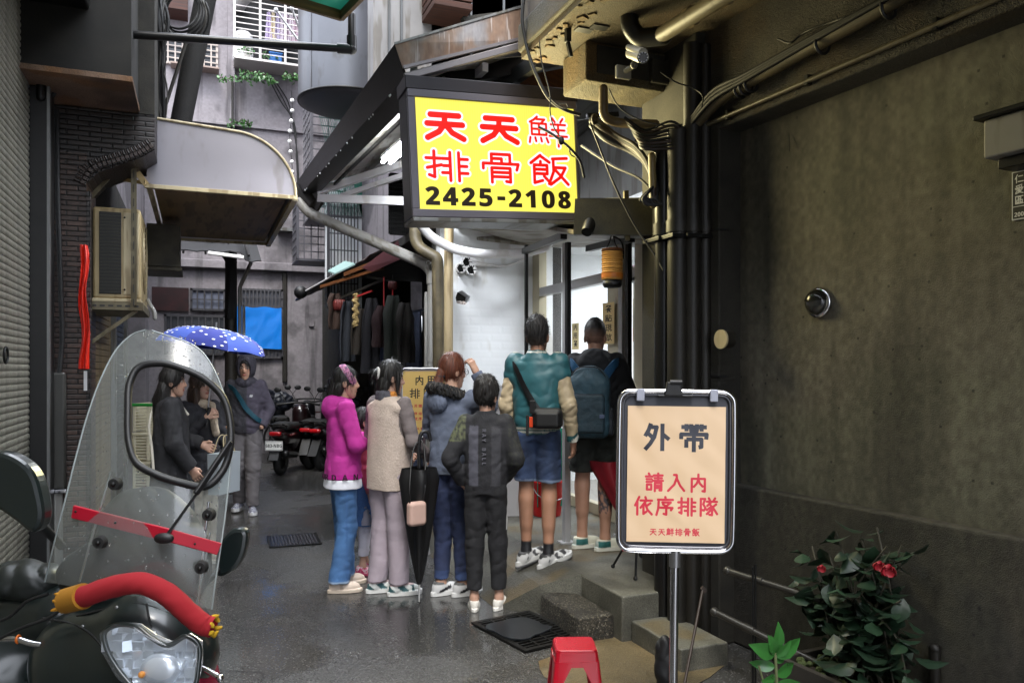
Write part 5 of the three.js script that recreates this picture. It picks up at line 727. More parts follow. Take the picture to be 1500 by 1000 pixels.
// ---------- dark stall beyond the shop ----------
{
  const aw = thing('stall_awning', 'patched brown stall awning with a white edge on the right of the alley', 'awning', at(500, 400, 10.5));
  const A = at(585, 352, 9.7), B = at(448, 428, 11.3), A2 = A.clone().add(V(0.3, 0.1, -3)), B2 = B.clone().add(V(0.1, 0.05, -2.2)), rows = []; for (let j = 0; j <= 8; j++) { const r = []; for (let i = 0; i <= 18; i++) { const p = A.clone().lerp(B, i / 18).lerp(A2.clone().lerp(B2, i / 18), j / 8); p.y += 0.03 * noise3(i * 0.5, j * 0.6, 4); r.push(p); } rows.push(r); }
  mesh('sheet', thicken(rows, 0.02), std(0x3c2420, 0.6, 0, { map: T.dark }), aw); mesh('edge', wire([B.clone(), A.clone().lerp(B, 0.75), A.clone().lerp(B, 0.5)].map((p) => p.add(V(0, 0.02, 0.02))), 0.014), M.whitePaint, aw); mesh('batten', [bar(at(505, 402, 10.4), at(568, 377, 9.8), 0.04, 0.05), bar(at(470, 420, 10.8), at(560, 392, 9.9), 0.035, 0.04)], M.wood, aw); mesh('tarp_patch', slab([at(490, 402, 10.5), at(520, 388, 10.2), at(505, 384, 10.6), at(480, 398, 10.8)], 0.02), std(0x8aa6a2, 0.6), aw); mesh('rod', [bar(at(520, 402, 10.3), at(575, 412, 10), 0.03), bar(at(500, 436, 10.3), at(565, 408, 10), 0.03)], M.darkPipe, aw);
  mesh('fabric_sheet', slab([at(530, 392, 10), at(583, 352, 9.7), at(590, 378, 9.6), at(545, 398, 9.9)], 0.01, V(0, 0, -1)), std(0x4c1a20, 0.8), aw);
  tag(mesh('wall_lamp', [new THREE.SphereGeometry(0.095, 20, 12).translate(...at(440, 428, 11.35).toArray()), bar(at(440, 428, 11.35), at(446, 427, 11.3), 0.03)], M.black), 'black round lamp at the tip of the stall awning', 'lamp');
  const lan = (label, px, py, d, r, col) => { const c = at(px, py, d), g = thing('red_lantern', label, 'lantern', c); const rb = []; for (let i = 0; i < 12; i++) rb.push(new THREE.SphereGeometry(r * 0.36, 8, 8).scale(1, 2.4, 1).translate(Math.cos(i / 12 * 6.283) * r * 0.66, 0, Math.sin(i / 12 * 6.283) * r * 0.66)); lmesh('paper', rb, std(col, 0.6), g); lmesh('tassel', cyl(V(0, -r * 0.8, 0), V(0, -r * 2, 0), r * 0.14, r * 0.2, 8), std(0xa01818, 0.8), g); lmesh('cord', cyl(V(0, r * 0.8, 0), V(0, r * 2.2, 0), 0.006), M.cable, g); };
  lan('faded red paper lantern hanging at the left end of the stall', 497, 447, 10.6, 0.09, 0x5c1a16); lan('small red lantern hanging deeper inside the dark stall', 575, 418, 9.8, 0.06, 0x4a1412);
  const rp = at(521, 455, 10.2), rope = []; for (let i = 0; i < 26; i++) rope.push(new THREE.TorusGeometry(0.03, 0.014, 6, 10).rotateX(1.2).rotateY(i * 0.8).translate(rp.x + 0.012 * Math.sin(i), rp.y + 0.2 - i * 0.016, rp.z)); tag(mesh('rope_hank', rope, std(0xa08a5c, 0.9)), 'beige plaited rope hank hanging in the stall', 'rope');
  tag(mesh('red_strip', [bar(at(562, 405, 9.9), at(562, 462, 9.9), 0.03, 0.01), bar(at(518, 436, 10.2), at(545, 426, 10.1), 0.03, 0.02)], std(0x9a1c1c, 0.6)), 'thin red ribbon strip hanging in the stall', 'ribbon');
  const rack = thing('clothes_rack', 'dark garments and sacks piled on a rack in the stall', 'rack', V(2.7, 0, -10.4)); for (let i = 0; i < 6; i++) { const z = -9 - i * 0.65, rws = []; for (let j = 0; j <= 12; j++) { const r = []; for (let k = 0; k <= 14; k++) r.push(V(2.5 + 0.06 * Math.sin(k * 1.1 + i) * (0.4 + j / 12) + hash(i, 1, 1) * 0.2, 2.3 - j * 0.17, z + (k / 14 - 0.5) * 0.6)); rws.push(r); } mesh('garment', thicken(rws, 0.03), std([0x4a4a54, 0x3c4356, 0x2c2c30, 0x5c4648, 0x38405a, 0x46423c][i], 0.9), rack); } mesh('rail', cyl(V(2.55, 2.32, -8.8), V(2.55, 2.32, -12.6), 0.02), M.darkSteel, rack); mesh('stand', [bar(V(2.55, 0, -8.9), V(2.55, 2.32, -8.9), 0.03), bar(V(2.55, 0, -12.5), V(2.55, 2.32, -12.5), 0.03)], M.darkSteel, rack);
  for (let i = 0; i < 7; i++) { const p = at(492 + i * 17, 430 + (i * 37) % 26, 10.6 - i * 0.18), c = [0x32221b, 0x20242c, 0x2e2822, 0x18171c, 0x281314, 0x20241e, 0x24211e][i], ln = [0.06, 0.1, 0.075, 0.12, 0.065, 0.11, 0.09][i], rws = []; for (let j = 0; j <= 8; j++) { const r = []; for (let q = 0; q <= 8; q++) r.push(p.clone().add(V((q / 8 - 0.5) * (0.12 + 0.1 * Math.min(1, j / 2)) * (1 + 0.06 * Math.sin(j * 1.3 + i)), -j * ln, 0.05 * Math.sin(q * 1.5 + i + j * 0.2)))); rws.push(r); } tag(mesh('hanging_garment', thicken(rws, 0.02), std(c, 0.9)), ['brown jacket hanging leftmost at the front of the stall', 'slate blue shirt hanging second from the left in the stall', 'tan cloth hanging third from the left in the stall', 'dark violet garment hanging in the middle of the stall front', 'maroon cloth hanging right of the middle of the stall front', 'olive grey garment hanging second from the right in the stall', 'beige grey cloth hanging rightmost in the stall beside the pipes'][i], 'garment', 'garments hanging at the front of the stall'); }
  for (let i = 0; i < 3; i++) { const o = onY(486 + i * 34, 668 - i * 6 + 60, 0); tag(mesh('cardboard_box', [box(2.28, i * 0.0, -9.2 - i * 1.1, 2.7, 0.34 + 0.1 * i, -8.7 - i * 1.1, 0.01), box(2.275, 0.33 + 0.1 * i, -8.99 - i * 1.1, 2.7, 0.345 + 0.1 * i, -8.93 - i * 1.1)], std(0x6e5a40, 0.9, 0, { map: T.dark })), ['lowest', 'middle sized', 'tallest'][i] + ' cardboard box on the ground along the stall front', 'box', 'cardboard boxes along the stall'); }
}
// ---------- signed distance fields and a surface-nets mesher for bodies and clothes ----------
const seg = (a, b, ra, rb) => { const ax = a[0], ay = a[1], az = a[2], dx = b[0] - ax, dy = b[1] - ay, dz = b[2] - az, L = dx * dx + dy * dy + dz * dz || 1e-9; return (x, y, z) => { const px = x - ax, py = y - ay, pz = z - az; let t = (px * dx + py * dy + pz * dz) / L; t = t < 0 ? 0 : t > 1 ? 1 : t; const qx = px - dx * t, qy = py - dy * t, qz = pz - dz * t; return Math.sqrt(qx * qx + qy * qy + qz * qz) - ra - (rb - ra) * t; }; };
const ell = (c, r) => (x, y, z) => { const X = (x - c[0]) / r[0], Y = (y - c[1]) / r[1], Z = (z - c[2]) / r[2], k0 = Math.sqrt(X * X + Y * Y + Z * Z), X2 = X / r[0], Y2 = Y / r[1], Z2 = Z / r[2], k1 = Math.sqrt(X2 * X2 + Y2 * Y2 + Z2 * Z2); return k1 < 1e-6 ? -Math.min(...r) : k0 * (k0 - 1) / k1; };
const rbox = (c, h, r) => (x, y, z) => { const X = Math.abs(x - c[0]) - h[0] + r, Y = Math.abs(y - c[1]) - h[1] + r, Z = Math.abs(z - c[2]) - h[2] + r; return Math.hypot(Math.max(X, 0), Math.max(Y, 0), Math.max(Z, 0)) + Math.min(Math.max(X, Y, Z), 0) - r; };
const uni = (list, k) => (x, y, z) => { let d = list[0](x, y, z); for (let i = 1; i < list.length; i++) { const e = list[i](x, y, z), h = k - Math.abs(d - e); d = Math.min(d, e) - (h > 0 ? h * h / (4 * k) : 0); } return d; };
const cut = (f, g) => (x, y, z) => Math.max(f(x, y, z), g(x, y, z)); // keep where g < 0
// trunk from rings [y, rx, rz, cz, cx?]
function trunk(rings) {
  const n = rings.length, e = 2.4;
  return (x, y, z) => {
    let i = 0; while (i < n - 2 && y > rings[i + 1][0]) i++;
    const A = rings[i], B = rings[i + 1]; let t = clamp((y - A[0]) / (B[0] - A[0]), 0, 1); t = t * t * (3 - 2 * t) * 0.5 + t * 0.5;
    const rx = lerp(A[1], B[1], t), rz = lerp(A[2], B[2], t), cz = lerp(A[3] || 0, B[3] || 0, t), cx = lerp(A[4] || 0, B[4] || 0, t);
    const u = Math.abs(x - cx) / rx, w = Math.abs(z - cz) / rz, k = Math.pow(Math.pow(u, e) + Math.pow(w, e), 1 / e), d = (k - 1) * Math.min(rx, rz);
    const v = Math.max(rings[0][0] - y, y - rings[n - 1][0]); return d > 0 && v > 0 ? Math.hypot(d, v) : Math.max(d, v);
  };
}
function ringAt(rings, ang, y, off = 0) { // local point on the trunk; ang 0 = front (+z), +90 deg = left (+x)
  let i = 0; while (i < rings.length - 2 && y > rings[i + 1][0]) i++; const A = rings[i], B = rings[i + 1], t = clamp((y - A[0]) / (B[0] - A[0]), 0, 1), e = 2.4, s = Math.sin(ang), c = Math.cos(ang);
  const rx = lerp(A[1], B[1], t) + off, rz = lerp(A[2], B[2], t) + off, r = 1 / Math.pow(Math.pow(Math.abs(s) / rx, e) + Math.pow(Math.abs(c) / rz, e), 1 / e); return V(s * r + lerp(A[4] || 0, B[4] || 0, t), y, c * r + lerp(A[3] || 0, B[3] || 0, t));
}
function nets(f, lo, hi, cell, colour) {
  const nx = Math.ceil((hi[0] - lo[0]) / cell) + 2, ny = Math.ceil((hi[1] - lo[1]) / cell) + 2, nz = Math.ceil((hi[2] - lo[2]) / cell) + 2, S = new Float32Array(nx * ny * nz).fill(9), B = 4, id = (i, j, k) => (k * ny + j) * nx + i;
  const X = (i) => lo[0] + (i - 0.5) * cell, Y = (j) => lo[1] + (j - 0.5) * cell, Z = (k) => lo[2] + (k - 0.5) * cell;
  for (let k = 0; k < nz; k += B) for (let j = 0; j < ny; j += B) for (let i = 0; i < nx; i += B) {
    const d = f(X(i + B / 2 - 0.5), Y(j + B / 2 - 0.5), Z(k + B / 2 - 0.5)), far = Math.abs(d) > B * cell * 1.5 + 0.012;
    for (let c = k; c < Math.min(k + B, nz); c++) for (let b = j; b < Math.min(j + B, ny); b++) for (let a = i; a < Math.min(i + B, nx); a++) S[id(a, b, c)] = far ? d : f(X(a), Y(b), Z(c));
  }
  const vid = new Int32Array(nx * ny * nz).fill(-1), pos = [], idx = [], C = [[0, 0, 0], [1, 0, 0], [0, 1, 0], [1, 1, 0], [0, 0, 1], [1, 0, 1], [0, 1, 1], [1, 1, 1]], E = [[0, 1], [2, 3], [4, 5], [6, 7], [0, 2], [1, 3], [4, 6], [5, 7], [0, 4], [1, 5], [2, 6], [3, 7]], v = new Float32Array(8);
  for (let k = 0; k < nz - 1; k++) for (let j = 0; j < ny - 1; j++) for (let i = 0; i < nx - 1; i++) {
    let m = 0; for (let q = 0; q < 8; q++) { v[q] = S[id(i + C[q][0], j + C[q][1], k + C[q][2])]; if (v[q] < 0) m++; } if (m === 0 || m === 8) continue;
    let sx = 0, sy = 0, sz = 0, n = 0; for (const [a, b] of E) if ((v[a] < 0) !== (v[b] < 0)) { const t = v[a] / (v[a] - v[b]); sx += lerp(C[a][0], C[b][0], t); sy += lerp(C[a][1], C[b][1], t); sz += lerp(C[a][2], C[b][2], t); n++; }
    vid[id(i, j, k)] = pos.length / 3; pos.push(X(i) + sx / n * cell, Y(j) + sy / n * cell, Z(k) + sz / n * cell);
  }
  const quad = (a, b, c, d, flip) => { if (a < 0 || b < 0 || c < 0 || d < 0) return; flip ? idx.push(a, c, b, a, d, c) : idx.push(a, b, c, a, c, d); };
  for (let k = 1; k < nz - 1; k++) for (let j = 1; j < ny - 1; j++) for (let i = 1; i < nx - 1; i++) {
    const s = S[id(i, j, k)] < 0;
    if (s !== S[id(i + 1, j, k)] < 0) quad(vid[id(i, j - 1, k - 1)], vid[id(i, j, k - 1)], vid[id(i, j, k)], vid[id(i, j - 1, k)], !s);
    if (s !== S[id(i, j + 1, k)] < 0) quad(vid[id(i - 1, j, k - 1)], vid[id(i - 1, j, k)], vid[id(i, j, k)], vid[id(i, j, k - 1)], !s);
    if (s !== S[id(i, j, k + 1)] < 0) quad(vid[id(i - 1, j - 1, k)], vid[id(i, j - 1, k)], vid[id(i, j, k)], vid[id(i - 1, j, k)], !s);
  }
  const g = new THREE.BufferGeometry(), N = pos.length / 3, nor = new Float32Array(N * 3), col = new Float32Array(N * 3), e = cell * 0.5;
  for (let i = 0; i < N; i++) {
    const x = pos[i * 3], y = pos[i * 3 + 1], z = pos[i * 3 + 2]; let a = f(x + e, y, z) - f(x - e, y, z), b = f(x, y + e, z) - f(x, y - e, z), c = f(x, y, z + e) - f(x, y, z - e); const l = Math.hypot(a, b, c) || 1; nor[i * 3] = a / l; nor[i * 3 + 1] = b / l; nor[i * 3 + 2] = c / l;
    const q = colour ? colour(x, y, z, a / l, b / l, c / l) : [1, 1, 1]; col[i * 3] = q[0]; col[i * 3 + 1] = q[1]; col[i * 3 + 2] = q[2];
  }
  g.setAttribute('position', new THREE.Float32BufferAttribute(pos, 3)); g.setAttribute('normal', new THREE.BufferAttribute(nor, 3)); g.setAttribute('color', new THREE.BufferAttribute(col, 3)); g.setIndex(idx); const uv = new Float32Array(N * 2); for (let i = 0; i < N; i++) { uv[i * 2] = Math.atan2(pos[i * 3], -pos[i * 3 + 2]) * 0.17; uv[i * 2 + 1] = pos[i * 3 + 1]; } g.setAttribute('uv', new THREE.BufferAttribute(uv, 2)); return g;
}
function joinC(list) { // merge indexed, coloured geometries
  let n = 0, m = 0; list.forEach((g) => { n += g.attributes.position.count; m += g.index.count; }); const P = new Float32Array(n * 3), Nn = new Float32Array(n * 3), C = new Float32Array(n * 3), I = new Uint32Array(m); let a = 0, b = 0;
  for (const g of list) { P.set(g.attributes.position.array, a * 3); Nn.set(g.attributes.normal.array, a * 3); C.set(g.attributes.color.array, a * 3); for (let i = 0; i < g.index.count; i++) I[b + i] = g.index.array[i] + a; a += g.attributes.position.count; b += g.index.count; }
  const g = new THREE.BufferGeometry(); g.setAttribute('position', new THREE.BufferAttribute(P, 3)); g.setAttribute('normal', new THREE.BufferAttribute(Nn, 3)); g.setAttribute('color', new THREE.BufferAttribute(C, 3)); g.setIndex(new THREE.BufferAttribute(I, 1)); return g;
}
T.crease = gMap(1024, 0.5, (u, v) => { const a = fbm(u, v, 5, 9, 3, 401), r = 1 - Math.abs(a - 0.5) * 4, b = 1 - Math.abs(fbm(u, v, 11, 8, 3, 405) - 0.5) * 4; return 0.5 + 0.26 * r + 0.14 * b + 0.07 * (hash(Math.floor(u * 340), Math.floor(v * 340), 407) - 0.5); }); T.weave = gMap(512, 0.12, (u, v) => 0.5 + 0.5 * fbm(u, v, 34, 34, 3, 411) - 0.25);
const clothMat = std(0xffffff, 0.85, 0, { vertexColors: true, bumpMap: T.crease, bumpScale: 0.005 }), skinMat = phys(0xffffff, { roughness: 0.5, vertexColors: true, sheen: 0.15 }), hairMat = std(0xffffff, 0.58, 0, { vertexColors: true }), shoeMat = std(0xffffff, 0.55, 0, { vertexColors: true }), nylonMat = std(0xffffff, 0.68, 0, { vertexColors: true, bumpMap: T.crease, bumpScale: 0.006 }), fleeceMat = phys(0xffffff, { roughness: 1, sheen: 0.6, sheenColor: 0x998877, vertexColors: true, bumpMap: T.weave, bumpScale: 0.003 });
const strandMat = std(0xffffff, 0.5, 0, { vertexColors: true, side: THREE.DoubleSide });
const n3 = (x, y, z) => noise3(x, y, z);
const mix3 = (p, q, t) => [lerp(p[0], q[0], t), lerp(p[1], q[1], t), lerp(p[2], q[2], t)];
const tint = (c, x, y, z, a = 0.12, f = 30) => { const k = 1 + a * n3(x * f, y * f, z * f); return [c[0] * k, c[1] * k, c[2] * k]; };
// cloth folds: long drags plus finer creases, stronger where the caller says so
const folds = (f, amp, fy = 9, fr = 5, seed = 0) => (x, y, z) => { const d = f(x, y, z); if (Math.abs(d) > 0.05) return d; const a = n3(x * fr + seed, y * fy + x * 3, z * fr), b = n3(x * 14 + seed, y * 20, z * 14 + seed); return d + amp * (1 - Math.abs(a) * 2) * 0.55 + amp * 0.12 * b; };

const SK = [0.40, 0.225, 0.15];
// everything in the body is laid out for a 1.7 m figure facing +z and scaled to height
function person(o) {
  const s = o.H / 1.7, P = { shL: [0.175, 1.375, -0.01], shR: [-0.175, 1.375, -0.01], elL: [0.235, 1.1, -0.03], elR: [-0.235, 1.1, -0.03], wrL: [0.25, 0.865, 0.04], wrR: [-0.25, 0.865, 0.04], hipL: [0.085, 0.9, 0], hipR: [-0.085, 0.9, 0], knL: [0.092, 0.48, 0.015], knR: [-0.092, 0.48, 0.015], anL: [0.095, 0.085, -0.02], anR: [-0.095, 0.085, -0.02], neck: [0, 1.43, -0.01], head: [0, 1.575, 0.02], yawHead: 0, pitchHead: 0, toeL: 0.12, toeR: -0.12, hs: 1, ...o.pose };
  const bulk = o.bulk ?? 1, w = o.w ?? 0.9, skin = o.skin ?? SK;
  const g = thing('person', o.label, 'person', o.pos, o.turn, o.group);
  const add = (name, geo, mat, parent = g) => { geo.scale(s * w, s, s * w); const m = new THREE.Mesh(geo, mat); m.name = numbered(name); m.castShadow = m.receiveShadow = true; parent.add(m); return m; };
  // head-local axes
  const cy = Math.cos(P.yawHead), sy = Math.sin(P.yawHead), cp = Math.cos(P.pitchHead), sp = Math.sin(P.pitchHead), hs = P.hs;
  const toHead = (x, y, z) => { x = (x - P.head[0]) / hs; y = (y - P.head[1]) / hs; z = (z - P.head[2]) / hs; const x1 = x * cy - z * sy, z1 = x * sy + z * cy; return [x1, y * cp + z1 * sp, -y * sp + z1 * cp]; };
  const inHead = (f) => (x, y, z) => { const h = toHead(x, y, z); return f(h[0], h[1], h[2]) * hs; };
  const fromHead = (x, y, z) => { const y1 = y * cp - z * sp, z1 = y * sp + z * cp, x2 = x * cy + z1 * sy, z2 = -x * sy + z1 * cy; return [x2 * hs + P.head[0], y1 * hs + P.head[1], z2 * hs + P.head[2]]; };
  const sph = (c, r) => (x, y, z) => Math.hypot(x - c[0], y - c[1], z - c[2]) - r;
  const skull = uni([ell([0, 0.025, -0.012], [0.074, 0.092, 0.092]), ell([0, -0.045, 0.028], [0.056, 0.072, 0.062]), ell([0, -0.1, 0.058], [0.026, 0.02, 0.022])], 0.03);
  const nose = uni([seg([0, 0.008, 0.083], [0, -0.03, 0.102], 0.008, 0.0125), sph([0.011, -0.035, 0.09], 0.009), sph([-0.011, -0.035, 0.09], 0.009)], 0.012), ears = uni([ell([0.075, -0.012, -0.008], [0.011, 0.031, 0.019]), ell([-0.075, -0.012, -0.008], [0.011, 0.031, 0.019])], 0.004), lips = ell([0, -0.066, 0.083], [0.023, 0.009, 0.011]), brow = ell([0, 0.018, 0.074], [0.052, 0.01, 0.014]);
  const face = (x, y, z) => { let d = uni([skull, brow, nose], 0.014)(x, y, z); for (const k of [-1, 1]) { const e = 0.014 - Math.hypot(x - 0.031 * k, y - 0.002, z - 0.089); if (e > -0.02) { const h = Math.max(0.012 - Math.abs(d - e), 0); d = Math.max(d, e) + h * h / 0.048; } d = Math.min(d, Math.hypot(x - 0.031 * k, y - 0.001, z - 0.069) - 0.0125); } d = Math.min(d, lips(x, y, z)); return Math.min(d, ears(x, y, z)); };
  const hc = o.hairColor ?? [0.012, 0.01, 0.009];
  const headCol = (x, y, z) => { const h = toHead(x, y, z), ax = Math.abs(h[0]); let c = tint(skin, x, y, z, 0.06, 20); if (h[2] > 0.05) { if (Math.hypot(ax - 0.031, (h[1] - 0.002) * 1.8) < 0.014) c = Math.hypot(ax - 0.03, h[1] - 0.001) < 0.006 ? [0.015, 0.01, 0.008] : [0.5, 0.46, 0.42]; else if (Math.abs(h[1] - 0.024 + ax * 0.1) < 0.0055 && ax > 0.012 && ax < 0.052) c = [hc[0] + 0.02, hc[1] + 0.015, hc[2] + 0.012]; else if (ax < 0.024 && Math.abs(h[1] + 0.066) < 0.009) c = [skin[0] * 0.8, skin[1] * 0.45, skin[2] * 0.45]; else if (ax < 0.06 && h[1] < -0.005 && h[1] > -0.05) c = [c[0] * 1.06, c[1] * 0.97, c[2] * 0.95]; } if (o.beard && h[1] < -0.055 && h[2] > 0) c = mix3(c, hc, 0.45); return c; };
  // hands: palm, four unequal bent fingers and a thumb
  const hand = (wr, el, side, curl = 0.5, palm) => {
    const a = V(wr[0] - el[0], wr[1] - el[1], wr[2] - el[2]).normalize(), n0 = palm ? V(...palm) : V(-side, 0, 0.25); const w = a.clone().cross(n0).normalize().multiplyScalar(-1), n = w.clone().cross(a).multiplyScalar(-1); if (n.dot(n0) < 0) n.negate();
    const thumbSide = V(0, 0.2, 1).dot(w) > 0 ? 1 : -1, at3 = (u, v, q) => [wr[0] + a.x * u + w.x * v + n.x * q, wr[1] + a.y * u + w.y * v + n.y * q, wr[2] + a.z * u + w.z * v + n.z * q];
    const L = [seg(at3(-0.02, 0, 0), at3(0.03, 0, 0), 0.026, 0.024)]; for (let i = -1; i <= 1; i++) L.push(seg(at3(0.02, i * 0.014, 0), at3(0.085, i * 0.024, 0.004), 0.016, 0.0135));
    const F4 = [[0.033, 0.07], [0.011, 0.079], [-0.011, 0.073], [-0.032, 0.057]], fin = []; for (const [v, len] of F4) { let p = [0.085, v * thumbSide, 0.004], A = curl * 0.45; const q = [p]; for (const k of [0.46, 0.32, 0.22]) { p = [p[0] + Math.cos(A) * len * k, p[1], p[2] + Math.sin(A) * len * k]; q.push(p); A += curl * 0.9; } for (let i = 0; i < 3; i++) fin.push(seg(at3(...q[i]), at3(...q[i + 1]), 0.0088 - i * 0.0008, 0.0082 - i * 0.0008)); }
    const th = [seg(at3(0.028, 0.022 * thumbSide, 0.008), at3(0.06, 0.044 * thumbSide, 0.02), 0.014, 0.0105), seg(at3(0.06, 0.044 * thumbSide, 0.02), at3(0.088, 0.047 * thumbSide, 0.03 + 0.012 * curl), 0.0105, 0.0085)];
    const pl = uni(L, 0.018), tb = uni(th, 0.01), f = (x, y, z) => { let d = pl(x, y, z); const e = tb(x, y, z); let h = Math.max(0.012 - Math.abs(d - e), 0); d = Math.min(d, e) - h * h / 0.048; let m = 9; for (const q of fin) { const v = q(x, y, z); if (v < m) m = v; } h = Math.max(0.006 - Math.abs(d - m), 0); return Math.min(d, m) - h * h / 0.024; };
    const c = at3(0.08, 0, 0.01); return nets(f, c.map((v) => v - 0.125), c.map((v) => v + 0.125), 0.0042, (x, y, z) => tint(skin, x, y, z, 0.07, 25));
  };
  // naked body under the clothes, one surface
  const lb = o.bulk ? 1 : 0.78, legF = (h, k, a) => [seg(h, k, 0.082 * bulk * lb, 0.05 * bulk * lb), seg(k, a, 0.05 * bulk * lb, 0.036 * bulk), seg([k[0], lerp(k[1], a[1], 0.12), lerp(k[2], a[2], 0.12) - 0.016], [a[0], lerp(k[1], a[1], 0.5), lerp(k[2], a[2], 0.5) - 0.012], 0.048 * bulk * lb, 0.04 * bulk * lb), seg(a, [a[0], 0.05, a[2] + 0.04], 0.036, 0.03)];
  const armF = (sh, el, wr) => [seg(sh, el, 0.05 * bulk, 0.04 * bulk), seg(el, wr, 0.041 * bulk, 0.027 * bulk)];
  const nk = fromHead(0, -0.06, -0.02), bodyF = uni([trunk([[0.84, 0.12, 0.08, -0.01], [0.95, 0.13, 0.085, -0.01], [1.08, 0.12, 0.08, 0], [1.26, 0.135, 0.09, 0], [1.4, 0.12, 0.075, -0.01], [1.44, 0.05, 0.05, -0.01]]), seg(P.neck, nk, 0.054 * (0.5 + bulk / 2), 0.05 * (0.5 + bulk / 2)), ...legF(P.hipL, P.knL, P.anL), ...legF(P.hipR, P.knR, P.anR), ...armF(P.shL, P.elL, P.wrL), ...armF(P.shR, P.elR, P.wrR)], 0.035);
  const c0 = P.head, R = 0.165 * hs, geos = [nets(bodyF, [-0.6, -0.01, -0.5], [0.6, 1.52, 0.6], 0.014, (x, y, z) => (o.bodyCol ? o.bodyCol(x, y, z) : null) ?? tint(skin, x, y, z, 0.06, 14)), nets(inHead(face), [c0[0] - R, c0[1] - R, c0[2] - R], [c0[0] + R, c0[1] + R, c0[2] + R], 0.0065, headCol)];
  if (o.handL !== false) geos.push(hand(P.wrL, P.elL, 1, o.curlL ?? 0.5, o.palmL)); if (o.handR !== false) geos.push(hand(P.wrR, P.elR, -1, o.curlR ?? 0.5, o.palmR));
  add('body', joinC(geos), skinMat);
  const bounds = (pts, r) => [[0, 1, 2].map((k) => Math.min(...pts.map((p) => p[k])) - r), [0, 1, 2].map((k) => Math.max(...pts.map((p) => p[k])) + r)];
  const api = { g, P, s, add, fromHead, toHead, inHead, skull, o, bounds,
    // jacket: torso from rings, sleeves cut square at the wrist
    top(t) {
      const list = [trunk(t.rings)], R = (t.sleeve ?? [0.075, 0.062, 0.045]).map((v) => v * 0.92), arms = [[P.shL, P.elL, P.wrL], [P.shR, P.elR, P.wrR]], sl = [];
      for (const [sh, el, wr] of arms) { const e = t.sleeveEnd ?? 0.97, w = el.map((v, i) => lerp(v, wr[i], e)), d = V(w[0] - el[0], w[1] - el[1], w[2] - el[2]).normalize(), tip = w; const c = uni([seg(sh, el, R[0], R[1]), seg(el, w.map((v, i) => v + [d.x, d.y, d.z][i] * 0.03), R[1], R[2])], 0.02); sl.push((x, y, z) => Math.max(c(x, y, z), (x - tip[0]) * d.x + (y - tip[1]) * d.y + (z - tip[2]) * d.z - 0.01 > 0 && c(x, y, z) < 0.05 ? (x - tip[0]) * d.x + (y - tip[1]) * d.y + (z - tip[2]) * d.z - 0.01 : -9)); }
      const pts = [...arms.flat(), [0.25, t.rings[0][0], 0.2], [-0.25, t.rings[0][0], -0.2], [0, t.rings[t.rings.length - 1][0], 0]], [lo, hi] = bounds(pts, 0.1);
      const cm = t.mat ?? clothMat, amp = t.amp ?? 0.007;
      if (t.splitSleeves) { const m = add(t.name, nets(folds(uni([...list, ...(t.extra ?? []), ...arms.map((a) => seg(a[0], mix3(a[0], a[1], 0.22), R[0] * 1.22, R[0] * 1.08))], 0.04), amp, 8, 5, t.seed ?? 0), lo, hi, 0.0115, t.col), cm); sl.forEach((f, i) => { const [a, b] = bounds(arms[i], 0.1); add('sleeve', nets(folds(f, amp * 1.2, 12, 6, i * 5), a, b, 0.0105, t.sleeveCol), cm, m); }); return m; }
      return add(t.name, nets(folds(uni([...list, ...sl, ...(t.extra ?? [])], 0.045), amp, t.fy ?? 8, t.fr ?? 5, t.seed ?? 0), lo, hi, t.cell ?? 0.0115, t.col), cm);
    },
    pants(t) {
      const L = []; const rr0 = (t.r ?? [0.098, 0.07, 0.058]).map((v) => v * (t.cuff < 0.4 ? 1.1 : 1)); for (const [h, k, a] of [[P.hipL, P.knL, P.anL], [P.hipR, P.knR, P.anR]]) { L.push(seg([h[0], h[1] - 0.03, h[2] - 0.01], k, rr0[0], rr0[1])); if (t.cuff < 0.4) L.push(seg(k, [a[0], a[1] - 0.02, a[2]], rr0[1], rr0[2])); }
      const f = uni([trunk(t.rings ?? [[0.86, 0.155, 0.115, -0.012], [0.95, 0.165, 0.12, -0.012], [1.06, 0.148, 0.108, -0.005]]), ...L], 0.03), q = (x, y, z) => Math.max(f(x, y, z), t.cuff - y);
      const pts = [P.hipL, P.hipR, P.knL, P.knR, P.anL, P.anR, [0, 1.08, 0]], [lo, hi] = bounds(pts, 0.14); lo[1] = t.cuff - 0.02;
      return add(t.name, nets(folds(q, t.amp ?? 0.006, t.fy ?? 11, t.fr ?? 5, t.seed ?? 3), lo, hi, 0.0115, t.col), t.mat ?? clothMat);
    },
    shoes(t) {
